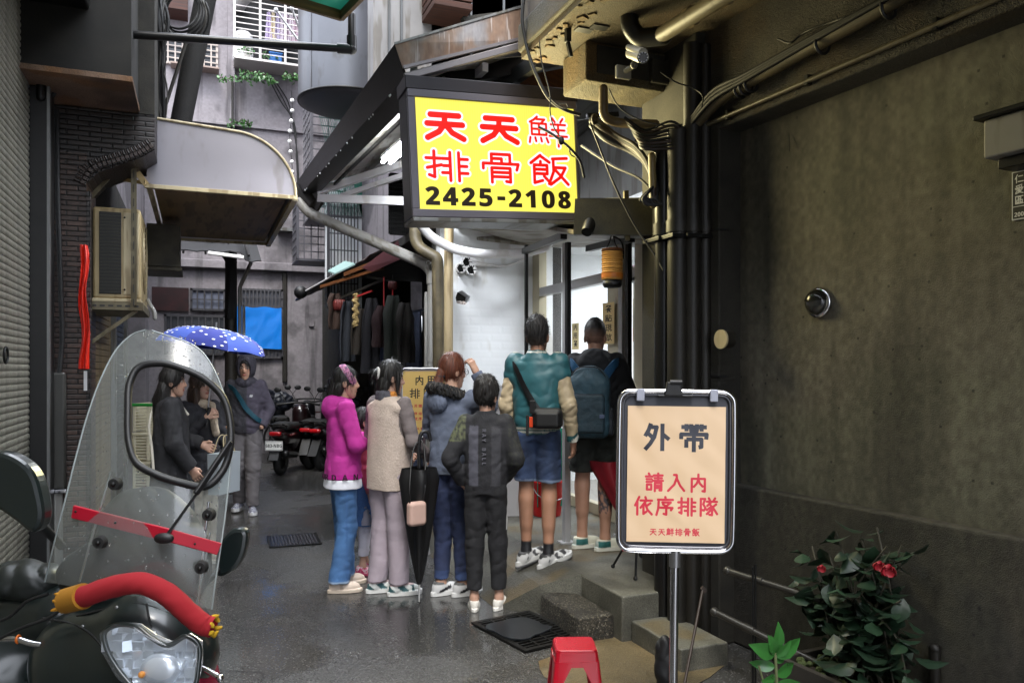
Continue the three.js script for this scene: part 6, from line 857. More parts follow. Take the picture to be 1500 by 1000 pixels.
      for (const [a, toe] of [[P.anL, P.toeL], [P.anR, P.toeR]]) {
        const c = Math.cos(toe), q = Math.sin(toe), k = t.k ?? 1, loc = (x, y, z) => { const X = (x - a[0]) / k, Z = (z - a[2]) / k, Y = y - (a[1] - 0.085), zl = X * q + Z * c; return [X * c - Z * q, Y - (t.pitch ?? 0) * zl, zl]; };
        const up = uni([ell([0, 0.045, -0.035], [0.038, 0.055, 0.045]), ell([0, 0.035, 0.08], [0.045, 0.045, 0.1]), seg([0, 0.06, -0.005], [0, 0.035, 0.1], 0.038, 0.03), ...(t.low ? [] : [seg([0, 0.07, -0.015], [0, 0.09, -0.015], 0.042, 0.042)])], 0.03), sole = (x, y, z) => { const zz = (z - 0.052) / 0.142, w = 0.046 - 0.012 * Math.max(0, -zz) * (zz < 0 ? 1 : 0) + 0.006 * Math.sin(clamp(zz, -1, 1) * 2), d = Math.hypot(Math.max(Math.abs(x) - w * Math.sqrt(Math.max(0.02, 1 - Math.pow(Math.abs(zz), 4))), 0), Math.max(Math.abs(z - 0.052) - 0.14, 0)); return Math.max(d - 0.006, Math.abs(y - (t.soleH ?? 0.016)) - (t.soleH ?? 0.016)); };
        const f = (x, y, z) => { const l = loc(x, y, z); let u = up(l[0], l[1], l[2]); u = Math.max(u, -l[1] + 0.004, l[1] - (t.topY ?? 0.1)); return Math.min(u, sole(l[0], l[1], l[2])); };
        add(t.name, nets(f, [a[0] - 0.24, a[1] - 0.14, a[2] - 0.24], [a[0] + 0.24, a[1] + 0.1, a[2] + 0.24], 0.0075, (x, y, z, nx, ny, nz) => { const l = loc(x, y, z); return l[1] < (t.soleH ?? 0.016) * 2 - 0.002 && up(l[0], l[1], l[2]) > -0.02 ? t.sole(l[0], l[1], l[2]) : t.col(l[0], l[1], l[2]); }), shoeMat);
      }
    },
    hair(t) { // f works in head space
      const st = t.strand ?? 0.0026, f = (x, y, z) => t.f(x, y, z) + st * n3(x * (t.fx ?? 45), y * 9, z * (t.fx ?? 45)) + st * 0.6 * n3(x * 95, y * 18, z * 95);
      const b = t.box ?? [0.15, 0.17, 0.16], w = Math.max(b[0], b[2]) * hs * 1.2, lo = [P.head[0] - w, P.head[1] - (t.down ?? b[1]) * hs - 0.02, P.head[2] - w * 1.15], hi = [P.head[0] + w, P.head[1] + 0.17 * hs, P.head[2] + w * 1.15];
      const hm = add(t.name ?? 'hair', nets(inHead(f), lo, hi, t.cell ?? 0.008, (x, y, z) => { const h = toHead(x, y, z); if (t.col) return t.col(h[0], h[1], h[2]); const k = 0.8 + 0.5 * n3(h[0] * 60, h[1] * 8, h[2] * 60); return [hc[0] * k, hc[1] * k, hc[2] * k]; }), t.mat ?? hairMat);
      if (!t.name) { // loose strands over the hair, growing down from the crown or up when cropped
        const gp = hm.geometry.attributes.position, gn = hm.geometry.attributes.normal, gc = hm.geometry.attributes.color, pp = [], cc = [], nn = [], len = t.len ?? 0.07, fl = t.flow ?? 1, top = V(P.head[0] * s * w, (P.head[1] + 0.12) * s, P.head[2] * s * w);
        for (let i = 0; i < (t.n ?? 900); i++) { const k = Math.floor(rnd() * gp.count), a = V().fromBufferAttribute(gp, k), n = V().fromBufferAttribute(gn, k), away = a.clone().sub(top); const d = V(0, -1, 0).multiplyScalar(0.8).addScaledVector(away.normalize(), 0.5); d.addScaledVector(n, -d.dot(n)).normalize(); if (fl < 0.5) d.multiplyScalar(0.5).addScaledVector(n, 0.6).add(V(rr(-0.4, 0.4), rr(-0.2, 0.4), rr(-0.4, 0.4))).normalize(); const sd = d.clone().cross(n).normalize().multiplyScalar(0.0013), L = len * rr(0.5, 1.2), u = 0.6 + 1.1 * rnd();
          const q = [0, 0.5, 1].map((h) => a.clone().addScaledVector(d, L * h).addScaledVector(n, 0.003 + L * (fl < 0.5 ? 0.0 : 0.05) * h)); const f = [[q[0].clone().sub(sd), q[0].clone().add(sd), q[1].clone().add(sd)], [q[0].clone().sub(sd), q[1].clone().add(sd), q[1].clone().sub(sd)], [q[1].clone().sub(sd), q[1].clone().add(sd), q[2]]]; for (const t3 of f) for (const v of t3) { pp.push(v.x, v.y, v.z); nn.push(n.x, n.y, n.z); cc.push(gc.getX(k) * u, gc.getY(k) * u, gc.getZ(k) * u); } }
        const sg = new THREE.BufferGeometry(); sg.setAttribute('position', new THREE.Float32BufferAttribute(pp, 3)); sg.setAttribute('normal', new THREE.Float32BufferAttribute(nn, 3)); sg.setAttribute('color', new THREE.Float32BufferAttribute(cc, 3)); const sm = new THREE.Mesh(sg, strandMat); sm.name = numbered('hair_strand'); sm.userData.kind = 'stuff'; sm.castShadow = sm.receiveShadow = true; hm.add(sm);
      }
      return hm;
    },
    local: (x, y, z) => V(x * s * w, y * s, z * s * w), world: (x, y, z) => g.localToWorld(V(x * s * w, y * s, z * s * w)),
    ring: (rings, ang, y, off) => ringAt(rings, ang, y, off).multiply(V(s * w, s, s * w)),
  };
  return api;
}
const cap = (r = [0.083, 0.104, 0.1], c = [0, 0.03, -0.014]) => ell(c, r), faceCut = (r = [0.07, 0.12, 0.085], c = [0, -0.045, 0.1]) => { const e = ell(c, r); return (x, y, z) => -e(x, y, z); }, above = (y0) => (x, y, z) => y0 - y;
const turnTo = (yaw) => (158.2 - yaw) * Math.PI / 180;
// straps that follow a trunk: list of [angle, y]
const strapOn = (p, rings, list, w, t, off) => { const pts = list.map(([a, y, o]) => p.ring(rings, a, y, off + (o ?? 0))), c = new THREE.CatmullRomCurve3(pts), n = 40, rows = []; for (let i = 0; i <= n; i++) { const q = c.getPoint(i / n), tg = c.getTangent(i / n), out = V(q.x, 0, q.z).normalize(), side = tg.clone().cross(out).normalize(); rows.push([q.clone().addScaledVector(side, -w / 2), q.clone().addScaledVector(out, t * 0.5), q.clone().addScaledVector(side, w / 2)]); } return thicken(rows, t); };
// ---------- the people ----------
const standAt = (px, d, h) => { const p = at(px, 540, d); return V(p.x, h, p.z); };
{ // 1 woman in the magenta hoodie
  const rings = [[0.845, 0.21, 0.156, -0.005], [0.9, 0.205, 0.15, -0.005], [1.05, 0.178, 0.14, 0], [1.25, 0.182, 0.135, -0.005], [1.37, 0.165, 0.11, -0.015], [1.45, 0.085, 0.085, -0.015]];
  const p = person({ label: 'woman in a magenta hoodie and blue jeans with a patterned headband, arms folded', pos: standAt(503, 5.72, 0), H: 1.62, turn: turnTo(68), skin: [0.46, 0.27, 0.19], pose: { elL: [0.25, 1.12, 0.06], elR: [-0.245, 1.12, 0.06], wrL: [-0.02, 1.15, 0.23], wrR: [0.04, 1.1, 0.22], yawHead: -0.2, knL: [0.1, 0.48, 0.02], anL: [0.12, 0.085, 0.03], anR: [-0.11, 0.085, -0.06] }, curlL: 0.7, curlR: 0.7 });
  const mag = [0.44, 0.025, 0.26];
  const top = p.top({ name: 'hoodie', rings, amp: 0.009, fy: 6, sleeve: [0.085, 0.075, 0.05], seed: 1, extra: [ell([0, 1.385, -0.115], [0.115, 0.085, 0.07]), ell([0, 1.43, -0.05], [0.105, 0.045, 0.085])], col: (x, y, z) => y < 0.885 ? tint([0.43, 0.01, 0.25], x, y, z, 0.1, 60) : tint(mag, x, y, z, 0.1, 12) });
  { // hem lettering, cut from thin letters following the hem
    const L = []; [...'JORDAN'].forEach((ch, i) => { const a = -3.35 + i * 0.42, q = p.ring(rings, a, 0.872, 0.014), t = new TextGeometry(ch, { font, size: 0.042, depth: 0.004, curveSegments: 3 }); t.center(); t.rotateY(a); t.translate(q.x, q.y, q.z); L.push(t); }); lmesh('lettering', L, std(0x2a0822, 0.8), top); }
  p.top({ name: 'shirt_tail', rings: [[0.776, 0.212, 0.158, -0.008], [0.84, 0.206, 0.152, -0.006], [0.88, 0.15, 0.12, 0]], sleeve: [0.03, 0.03, 0.02], sleeveEnd: 0.5, amp: 0.002, fr: 9, col: (x, y, z) => [0.72, 0.73, 0.8] });
  p.pants({ name: 'jeans', cuff: 0.075, r: [0.1, 0.073, 0.082], amp: 0.007, col: (x, y, z) => { const k = 0.8 + 0.2 * n3(x * 7, y * 3, z * 7) + 0.05 * n3(x * 60, y * 60, z * 60); return y < 0.09 ? [0.3, 0.4, 0.55] : Math.abs(z - 0.0) < 0.006 && Math.abs(x) > 0.09 ? [0.04, 0.11, 0.27] : [0.06 * k, 0.155 * k, 0.35 * k]; } });
  p.shoes({ name: 'clog', low: true, topY: 0.075, soleH: 0.014, col: (x, y, z) => z > 0.01 && z < 0.035 ? [0.4, 0.31, 0.24] : [0.56, 0.46, 0.38], sole: () => [0.5, 0.42, 0.34] });
  const cp = cap(), fc = faceCut([0.066, 0.12, 0.09], [0, -0.05, 0.098]), tail = uni([seg([0, 0, -0.09], [0, -0.14, -0.12], 0.05, 0.045), seg([0, -0.14, -0.12], [0.0, -0.25, -0.15], 0.045, 0.02), seg([0.05, -0.03, -0.05], [0.04, -0.16, -0.09], 0.04, 0.03), seg([-0.05, -0.03, -0.05], [-0.04, -0.16, -0.09], 0.04, 0.03)], 0.03);
  p.hair({ f: (x, y, z) => Math.min(Math.max(cp(x, y, z), fc(x, y, z)), tail(x, y, z)), down: 0.3, box: [0.16, 0.3, 0.17] });
  p.hair({ name: 'headband', strand: 0.001, cell: 0.006, f: (x, y, z) => { const u = z * 0.8 + y * 0.6 - 0.055; return Math.max(cap([0.09, 0.111, 0.107])(x, y, z), Math.abs(u) - 0.026, -0.05 - y); }, col: (x, y, z) => { const v = n3(x * 40, y * 40, z * 40); return v > 0.2 ? [0.5, 0.22, 0.36] : v < -0.25 ? [0.16, 0.1, 0.2] : [0.42, 0.12, 0.24]; }, mat: clothMat });
}
{ // child half hidden behind her
  const rings = [[0.8, 0.17, 0.14, 0], [1.1, 0.16, 0.13, 0], [1.35, 0.16, 0.11, 0], [1.45, 0.09, 0.08, 0]];
  const p = person({ label: 'child in pink top, blue skirt and white leggings between two women', pos: standAt(531, 6.15, 0), H: 1.28, turn: turnTo(70), skin: [0.5, 0.3, 0.22], pose: { hs: 1.18, anL: [0.11, 0.085, 0.05], anR: [-0.1, 0.085, -0.02] } });
  p.top({ name: 'sweater', rings, amp: 0.006, col: (x, y, z) => y < 0.9 ? tint([0.4, 0.13, 0.14], x, y, z, 0.2, 60) : tint([0.62, 0.08, 0.16], x, y, z, 0.1, 12) });
  p.pants({ name: 'leggings', cuff: 0.2, r: [0.095, 0.066, 0.05], amp: 0.003, col: () => [0.62, 0.6, 0.68] });
  p.pants({ name: 'skirt', cuff: 0.52, r: [0.14, 0.16, 0.1], amp: 0.006, col: (x, y, z) => tint([0.05, 0.12, 0.28], x, y, z, 0.2, 50) });
  p.shoes({ name: 'sneaker', col: (x, y, z) => Math.abs(n3(x * 30, y * 30, z * 20)) > 0.35 ? [0.75, 0.6, 0.65] : [0.62, 0.05, 0.16], sole: () => [0.6, 0.08, 0.18] });
  const cp = cap(), fc = faceCut(); p.hair({ f: (x, y, z) => Math.min(Math.max(cp(x, y, z), fc(x, y, z)), seg([0, 0, -0.06], [0, -0.15, -0.08], 0.055, 0.03)(x, y, z)), down: 0.2 });
}
let vestP;
{ // 2 woman in the beige fleece vest
  const rings = [[0.765, 0.198, 0.155, 0], [0.9, 0.198, 0.158, 0], [1.1, 0.19, 0.15, 0], [1.28, 0.185, 0.138, -0.005], [1.38, 0.16, 0.11, -0.015], [1.44, 0.085, 0.085, -0.01]];
  const p = vestP = person({ label: 'woman in a long beige fleece vest and mauve trousers, black hair in a bun', pos: standAt(571, 5.6, 0), H: 1.66, turn: turnTo(38), skin: [0.42, 0.25, 0.18], pose: { elL: [0.25, 1.13, 0.02], elR: [-0.265, 1.12, 0.0], wrL: [0.1, 1.0, 0.24], wrR: [-0.2, 0.99, 0.24], yawHead: -0.5, pitchHead: 0.1, toeL: -0.45, toeR: -0.5, anL: [0.1, 0.085, -0.05], anR: [-0.1, 0.085, 0.0] }, curlR: 1.5, curlL: 1.2 });
  p.top({ name: 'sweater', rings: rings.map((r) => [r[0] < 0.8 ? 0.9 : r[0], r[1] - 0.025, r[2] - 0.025, r[3]]), sleeve: [0.07, 0.062, 0.046], amp: 0.008, col: (x, y, z) => tint([0.15, 0.125, 0.125], x, y, z, 0.12, 40) });
  { const f = folds(uni([trunk(rings), ell([0.155, 1.35, -0.01], [0.06, 0.05, 0.085]), ell([-0.155, 1.35, -0.01], [0.06, 0.05, 0.085])], 0.04), 0.003, 4, 4), q = (x, y, z) => { const d = f(x, y, z); if (Math.abs(d) > 0.04) return d; const a = Math.min(Math.hypot(x - 0.245, (y - 1.27) * 0.62, z) - 0.085, Math.hypot(x + 0.245, (y - 1.27) * 0.62, z) - 0.085); return Math.max(d, -a) + 0.0016 * n3(x * 75, y * 75, z * 75); };
    p.add('fleece_vest', nets(q, [-0.3, 0.74, -0.25], [0.3, 1.5, 0.25], 0.0085, (x, y, z) => { const k = 0.86 + 0.07 * n3(x * 70, y * 70, z * 70) + 0.06 * n3(x * 8, y * 8, z * 8), e = Math.hypot(Math.abs(x) - 0.245, (y - 1.27) * 0.62, z) < 0.1; return e ? [0.12, 0.1, 0.1] : [0.56 * k, 0.46 * k, 0.395 * k]; }), fleeceMat); }
  p.hair({ name: 'scarf', strand: 0.006, fx: 18, cell: 0.009, f: (x, y, z) => Math.max(uni([ell([0, -0.16, -0.02], [0.1, 0.055, 0.1]), ell([0, -0.125, -0.035], [0.088, 0.04, 0.085])], 0.02)(x, y, z), -0.24 - y), down: 0.26, col: (x, y, z) => x < -0.03 && z > -0.02 ? tint([0.5, 0.19, 0.03], x, y, z, 0.4, 60) : tint([0.07, 0.07, 0.085], x, y, z, 0.2, 60), mat: clothMat });
  p.pants({ name: 'trousers', cuff: 0.085, r: [0.11, 0.085, 0.072], amp: 0.007, fy: 3, col: (x, y, z) => tint([0.34, 0.285, 0.325], x, y, z, 0.05, 6) });
  p.shoes({ name: 'sneaker', soleH: 0.018, col: (x, y, z) => { const v = Math.sin(z * 55 + y * 60); return y > 0.075 ? [0.5, 0.36, 0.36] : Math.abs(x) > 0.02 && v > 0.1 && z < 0.1 ? [0.62, 0.64, 0.62] : z > 0.12 ? [0.6, 0.62, 0.6] : [0.03, 0.09, 0.1]; }, sole: () => [0.62, 0.62, 0.6] });
  const cp = cap([0.085, 0.105, 0.102]), fc = faceCut(), bun = uni([ell([0, 0.015, -0.135], [0.038, 0.036, 0.036]), seg([0, 0.03, -0.09], [0, 0.02, -0.12], 0.03, 0.03)], 0.01);
  const side = seg([-0.07, 0.03, 0.03], [-0.075, -0.09, 0.035], 0.022, 0.012), nape = cap([0.07, 0.09, 0.06], [0, -0.05, -0.06]);
  p.hair({ f: (x, y, z) => Math.min(Math.max(cp(x, y, z), fc(x, y, z)), bun(x, y, z), side(x, y, z), nape(x, y, z)), down: 0.2, box: [0.16, 0.2, 0.19] });
  p.hair({ name: 'hair_tie', f: (x, y, z) => Math.hypot(Math.hypot(x, y - 0.018) - 0.036, z + 0.118) - 0.011, box: [0.16, 0.16, 0.19], cell: 0.006, col: () => [0.6, 0.58, 0.56], mat: clothMat });
}
{ // 3 woman with auburn ponytail, hand raised
  const rings = [[0.855, 0.178, 0.14, 0], [0.92, 0.184, 0.148, 0], [1.1, 0.17, 0.135, 0], [1.28, 0.182, 0.132, 0], [1.38, 0.165, 0.11, -0.01], [1.45, 0.08, 0.08, -0.01]];
  const p = person({ label: 'woman with an auburn ponytail in a slate jacket raising one hand', pos: standAt(662, 5.55, 0), H: 1.71, turn: turnTo(24), skin: [0.46, 0.27, 0.19], hairColor: [0.085, 0.026, 0.012], pose: { elL: [0.25, 1.14, 0.08], wrL: [0.14, 1.22, 0.25], elR: [-0.24, 1.33, 0.2], wrR: [-0.13, 1.56, 0.17], yawHead: -0.55, pitchHead: 0.06, toeL: -0.5, toeR: -0.6, anL: [0.08, 0.085, -0.03], anR: [-0.08, 0.085, 0.02], knL: [0.08, 0.48, 0.01], knR: [-0.08, 0.48, 0.02] }, palmR: [0.9, 0, 0.2], curlR: 1.1 });
  p.top({ name: 'jacket', rings, amp: 0.008, sleeve: [0.078, 0.066, 0.05], col: (x, y, z) => tint(y < 0.89 ? [0.08, 0.095, 0.13] : [0.105, 0.125, 0.18], x, y, z, 0.12, 14) });
  p.hair({ name: 'fur_hood', strand: 0.011, fx: 40, cell: 0.009, mat: fleeceMat, down: 0.32, box: [0.2, 0.32, 0.21], f: (x, y, z) => { const X = x, Y = y + 0.17 + z * 0.25, Z = z + 0.045; return Math.hypot(Math.hypot(X / 1.15, Z) - 0.125, Y * 0.9) - 0.036; }, col: (x, y, z) => { const k = 0.6 + n3(x * 90, y * 40, z * 90); return [0.014 * k + 0.004, 0.015 * k + 0.004, 0.018 * k + 0.004]; } });
  p.hair({ name: 'hood', strand: 0.003, f: (x, y, z) => ell([0, -0.225, -0.125], [0.12, 0.085, 0.065])(x, y, z), down: 0.34, box: [0.17, 0.34, 0.2], cell: 0.01, col: (x, y, z) => tint([0.105, 0.125, 0.18], x, y, z, 0.12, 14), mat: clothMat });
  p.pants({ name: 'jeans', cuff: 0.115, r: [0.102, 0.07, 0.05], amp: 0.006, col: (x, y, z) => tint(Math.abs(y - 0.15) < 0.03 ? [0.035, 0.06, 0.15] : [0.022, 0.032, 0.08], x, y, z, 0.25, 12) });
  p.shoes({ name: 'sneaker', col: (x, y, z) => z < 0.07 && z > -0.04 && Math.abs(y - 0.045 - z * 0.25) < 0.011 ? [0.02, 0.02, 0.025] : y > 0.085 ? [0.1, 0.1, 0.1] : [0.55, 0.55, 0.55], sole: () => [0.6, 0.6, 0.59] });
  const cp = cap([0.088, 0.107, 0.104]), fc = faceCut(), tail = uni([seg([0, -0.02, -0.11], [0.012, -0.12, -0.13], 0.032, 0.045), seg([0.012, -0.12, -0.13], [0.02, -0.2, -0.125], 0.045, 0.018)], 0.02);
  p.hair({ f: (x, y, z) => Math.min(Math.max(cp(x, y, z), fc(x, y, z), -0.095 - y), tail(x, y, z)), down: 0.26, box: [0.16, 0.26, 0.19], col: (x, y, z) => { const k = 0.75 + 0.6 * Math.abs(n3(x * 55, y * 7, z * 55)), t = sstep(0.0, -0.15, y); return [lerp(0.115, 0.1, t) * k, lerp(0.03, 0.05, t) * k, lerp(0.012, 0.035, t) * k]; } });
  p.hair({ name: 'hair_tie', f: (x, y, z) => Math.hypot(Math.hypot(x - 0.003, z + 0.112) - 0.03, y + 0.045) - 0.009, cell: 0.006, box: [0.16, 0.17, 0.19], col: () => [0.02, 0.02, 0.03] });
  const gl = (x) => { const t = new THREE.TorusGeometry(0.022, 0.0022, 6, 20).scale(1.15, 0.9, 1); const q = p.local(...p.fromHead(x, 0.0, 0.104)).toArray(); return t.rotateX(-p.P.pitchHead).rotateY(p.P.yawHead).translate(...q); }; const gp = (x, y, z) => p.local(...p.fromHead(x, y, z));
  lmesh('glasses', [gl(0.031), gl(-0.031), bar(gp(0.056, 0.002, 0.1), gp(0.078, 0.004, 0.0), 0.003), bar(gp(-0.056, 0.002, 0.1), gp(-0.078, 0.004, 0.0), 0.003), bar(gp(-0.008, 0.002, 0.104), gp(0.008, 0.002, 0.104), 0.003)], M.black, p.g);
}
{ // 4 boy
  const rings = [[0.86, 0.165, 0.13, 0], [0.95, 0.182, 0.145, 0], [1.15, 0.19, 0.145, 0], [1.3, 0.19, 0.138, 0], [1.39, 0.16, 0.1, -0.01], [1.47, 0.075, 0.078, -0.01]];
  const p = person({ label: 'boy in a black tracksuit with a grey back panel and white slip-on shoes', pos: standAt(712, 5.22, 0), H: 1.53, w: 0.85, turn: turnTo(6), skin: [0.42, 0.245, 0.175], pose: { hs: 1.2, elL: [0.3, 1.12, -0.1], wrL: [0.215, 0.94, 0.02], elR: [-0.27, 1.12, -0.06], wrR: [-0.17, 0.97, 0.1], yawHead: -0.35, pitchHead: 0.06, toeL: 0.18, toeR: -0.35, anL: [0.1, 0.085, -0.02], anR: [-0.11, 0.085, 0.03], knL: [0.1, 0.48, 0], knR: [-0.1, 0.48, 0.03] }, palmL: [-0.6, 0, 0.6], curlL: 0.3 });
  const top = p.top({ name: 'jacket', rings, amp: 0.006, sleeve: [0.082, 0.078, 0.055], seed: 4, col: (x, y, z) => { if (z < 0.03 && y > 0.93 && y < 1.36) { if (x > 0.05 && x < 0.135) return tint([0.066, 0.066, 0.085], x, y, z, 0.1, 14); if (x < -0.06 && x > -0.14) return tint([0.03, 0.03, 0.036], x, y, z, 0.1, 14); } if (x > 0.16 && y > 1.25) { const v = n3(x * 30, y * 22, z * 30); return v > 0.25 ? [0.09, 0.1, 0.05] : v < -0.3 ? [0.02, 0.022, 0.018] : [0.06, 0.065, 0.04]; } if (x < -0.2) { const v = n3(x * 34, y * 30, z * 34); return v > 0.3 ? [0.018, 0.02, 0.015] : [0.01, 0.01, 0.012]; } return tint([0.012, 0.012, 0.015], x, y, z, 0.2, 20); } });
  { const L = []; [...'RAY BALL'].forEach((ch, i) => { if (ch === ' ') return; const q = p.ring(rings, Math.PI + 0.02, 1.33 - i * 0.034, 0.01), t = new TextGeometry(ch, { font, size: 0.026, depth: 0.003, curveSegments: 3 }); t.center(); t.rotateZ(-Math.PI / 2); t.rotateY(Math.PI); t.translate(q.x, q.y, q.z); L.push(t); }); lmesh('lettering', L, std(0x55555e, 0.7), top); }
  p.pants({ name: 'joggers', cuff: 0.15, r: [0.096, 0.076, 0.056], amp: 0.008, fy: 7, col: (x, y, z) => x < -0.155 && Math.abs(z) < 0.014 && y > 0.6 ? [0.6, 0.6, 0.6] : tint([0.009, 0.009, 0.011], x, y, z, 0.25, 10) });
  p.shoes({ name: 'slip_on', low: true, topY: 0.075, soleH: 0.013, col: (x, y, z) => tint([0.66, 0.63, 0.58], x, y, z, 0.16, 130), sole: () => [0.7, 0.68, 0.64] });
  const cp = cap([0.09, 0.108, 0.105], [0, 0.034, -0.01]), fc = faceCut([0.07, 0.12, 0.085], [0, -0.06, 0.1]);
  p.hair({ f: (x, y, z) => Math.max(cp(x, y, z), fc(x, y, z), -0.07 - y + Math.max(0, z) * 0.9), strand: 0.006, fx: 32, len: 0.03, flow: 0.7, n: 900 });
}
let man1;
{ // 5 man in the varsity jacket
  const rings = [[0.9, 0.178, 0.135, 0], [0.97, 0.188, 0.15, 0], [1.12, 0.196, 0.15, 0], [1.28, 0.205, 0.142, -0.005], [1.38, 0.18, 0.112, -0.015], [1.45, 0.08, 0.082, -0.012]];
  const p = man1 = person({ label: 'man in a teal and khaki varsity jacket and denim shorts with a black crossbody bag', pos: standAt(787, 5.5, 0.228), H: 1.73, turn: turnTo(14), skin: [0.36, 0.185, 0.115], bulk: 1.1, w: 0.86, beard: true, pose: { hs: 1.13, elL: [0.25, 1.1, -0.02], wrL: [0.24, 0.87, 0.07], elR: [-0.26, 1.1, -0.03], wrR: [-0.28, 0.86, 0.05], yawHead: -0.1, toeL: -0.75, toeR: -0.85, anL: [0.09, 0.085, 0.0], anR: [-0.1, 0.085, -0.05], knL: [0.095, 0.48, 0.02], knR: [-0.1, 0.48, -0.01] }, curlR: 0.7, bodyCol: (x, y, z) => y < 0.17 ? [0.012, 0.012, 0.014] : null });
  const rib = (y, y0, y1) => { const t = (y - y0) / (y1 - y0); return t < 0.16 || t > 0.86 ? [0.02, 0.085, 0.09] : (t > 0.26 && t < 0.42) || (t > 0.6 && t < 0.76) ? [0.5, 0.47, 0.4] : [0.02, 0.085, 0.09]; };
  p.top({ name: 'varsity_jacket', splitSleeves: true, rings, amp: 0.008, sleeve: [0.082, 0.07, 0.052], mat: phys(0xffffff, { roughness: 0.5, vertexColors: true, sheen: 0.3 }), seed: 2,
    extra: [trunk([[1.42, 0.088, 0.085, -0.014], [1.475, 0.07, 0.07, -0.008]])], col: (x, y, z) => y < 0.965 ? rib(y, 0.9, 0.965) : y > 1.455 ? (Math.abs(y - 1.462) < 0.004 ? [0.5, 0.47, 0.4] : [0.02, 0.085, 0.09]) : tint([0.024, 0.105, 0.12], x, y, z, 0.18, 10),
    sleeveCol: (x, y, z) => { const d = Math.hypot(x + 0.29, y - 0.86, z - 0.05), e = Math.hypot(x - 0.26, y - 0.87, z - 0.07), q = Math.min(d, e); return q < 0.07 ? rib(q, 0.0, 0.07) : tint([0.44, 0.35, 0.22], x, y, z, 0.12, 12); } });
  p.pants({ name: 'denim_shorts', cuff: 0.575, r: [0.112, 0.098, 0.06], amp: 0.008, col: (x, y, z) => { const k = 0.75 + 0.35 * n3(x * 7, y * 4, z * 7) + 0.08 * n3(x * 70, y * 70, z * 70); return y < 0.592 ? [0.14, 0.18, 0.26] : [0.026 * k + 0.005, 0.048 * k + 0.006, 0.11 * k + 0.01]; } });
  p.shoes({ name: 'sneaker', soleH: 0.024, k: 1.1, pitch: 0.26, col: (x, y, z) => { const v = n3(x * 18 + 3, y * 18, z * 14); return y > 0.088 ? [0.03, 0.03, 0.03] : mix3([0.46, 0.46, 0.45], [0.03, 0.03, 0.032], sstep(0.05, 0.3, v)); }, sole: (x, y, z) => mix3([0.05, 0.05, 0.05], [0.48, 0.48, 0.46], sstep(0.012, 0.024, y)) });
  const cp = cap([0.082, 0.104, 0.1]), fc = faceCut([0.07, 0.12, 0.085], [0, -0.06, 0.1]);
  p.hair({ f: (x, y, z) => Math.max(cp(x, y, z), fc(x, y, z), -0.075 - y + Math.max(0, z + 0.02) * 1.3), strand: 0.004, fx: 60, len: 0.014, flow: 0.2, n: 1500, col: (x, y, z) => { const t = sstep(0.0, -0.07, y), k = 0.8 + 0.5 * n3(x * 90, y * 60, z * 90); return mix3([0.022 * k, 0.02 * k, 0.019 * k], [0.12, 0.075, 0.055], t * 0.6); } });
  // crossbody bag
  const b = thing('crossbody_bag', 'black crossbody bag with an orange tag on the varsity jacket man', 'bag', p.world(-0.12, 1.02, -0.19), turnTo(14));
  const sb = strapOn(p, rings, [[1.1, 1.3], [1.6, 1.385, 0.015], [2.3, 1.36, 0.02], [2.7, 1.25, 0.012], [3.1, 1.14, 0.012], [3.5, 1.05, 0.02]], 0.04, 0.006, 0.022); p.g.updateMatrixWorld(true); sb.applyMatrix4(p.g.matrixWorld); mesh('strap', sb, M.black, b);
  lmesh('body', nets(uni([rbox([0, 0, 0], [0.105, 0.07, 0.05], 0.035), rbox([-0.01, -0.01, -0.045], [0.08, 0.05, 0.02], 0.015)], 0.015), [-0.13, -0.1, -0.1], [0.13, 0.1, 0.08], 0.009), std(0x121213, 0.6), b); lmesh('zip', [bar(V(-0.09, 0.035, -0.055), V(0.085, 0.035, -0.055), 0.006)], M.darkSteel, b); lmesh('buckle', [box(0.075, 0.03, -0.04, 0.115, 0.12, -0.02, 0.005)], M.black, b); lmesh('tag', [box(0.088, -0.06, -0.06, 0.112, 0.01, -0.05, 0.004)], std(0xc23a10, 0.5), b); lmesh('cord', [box(0.118, -0.12, -0.05, 0.138, 0.02, -0.035, 0.005)], M.rubber, b);
}
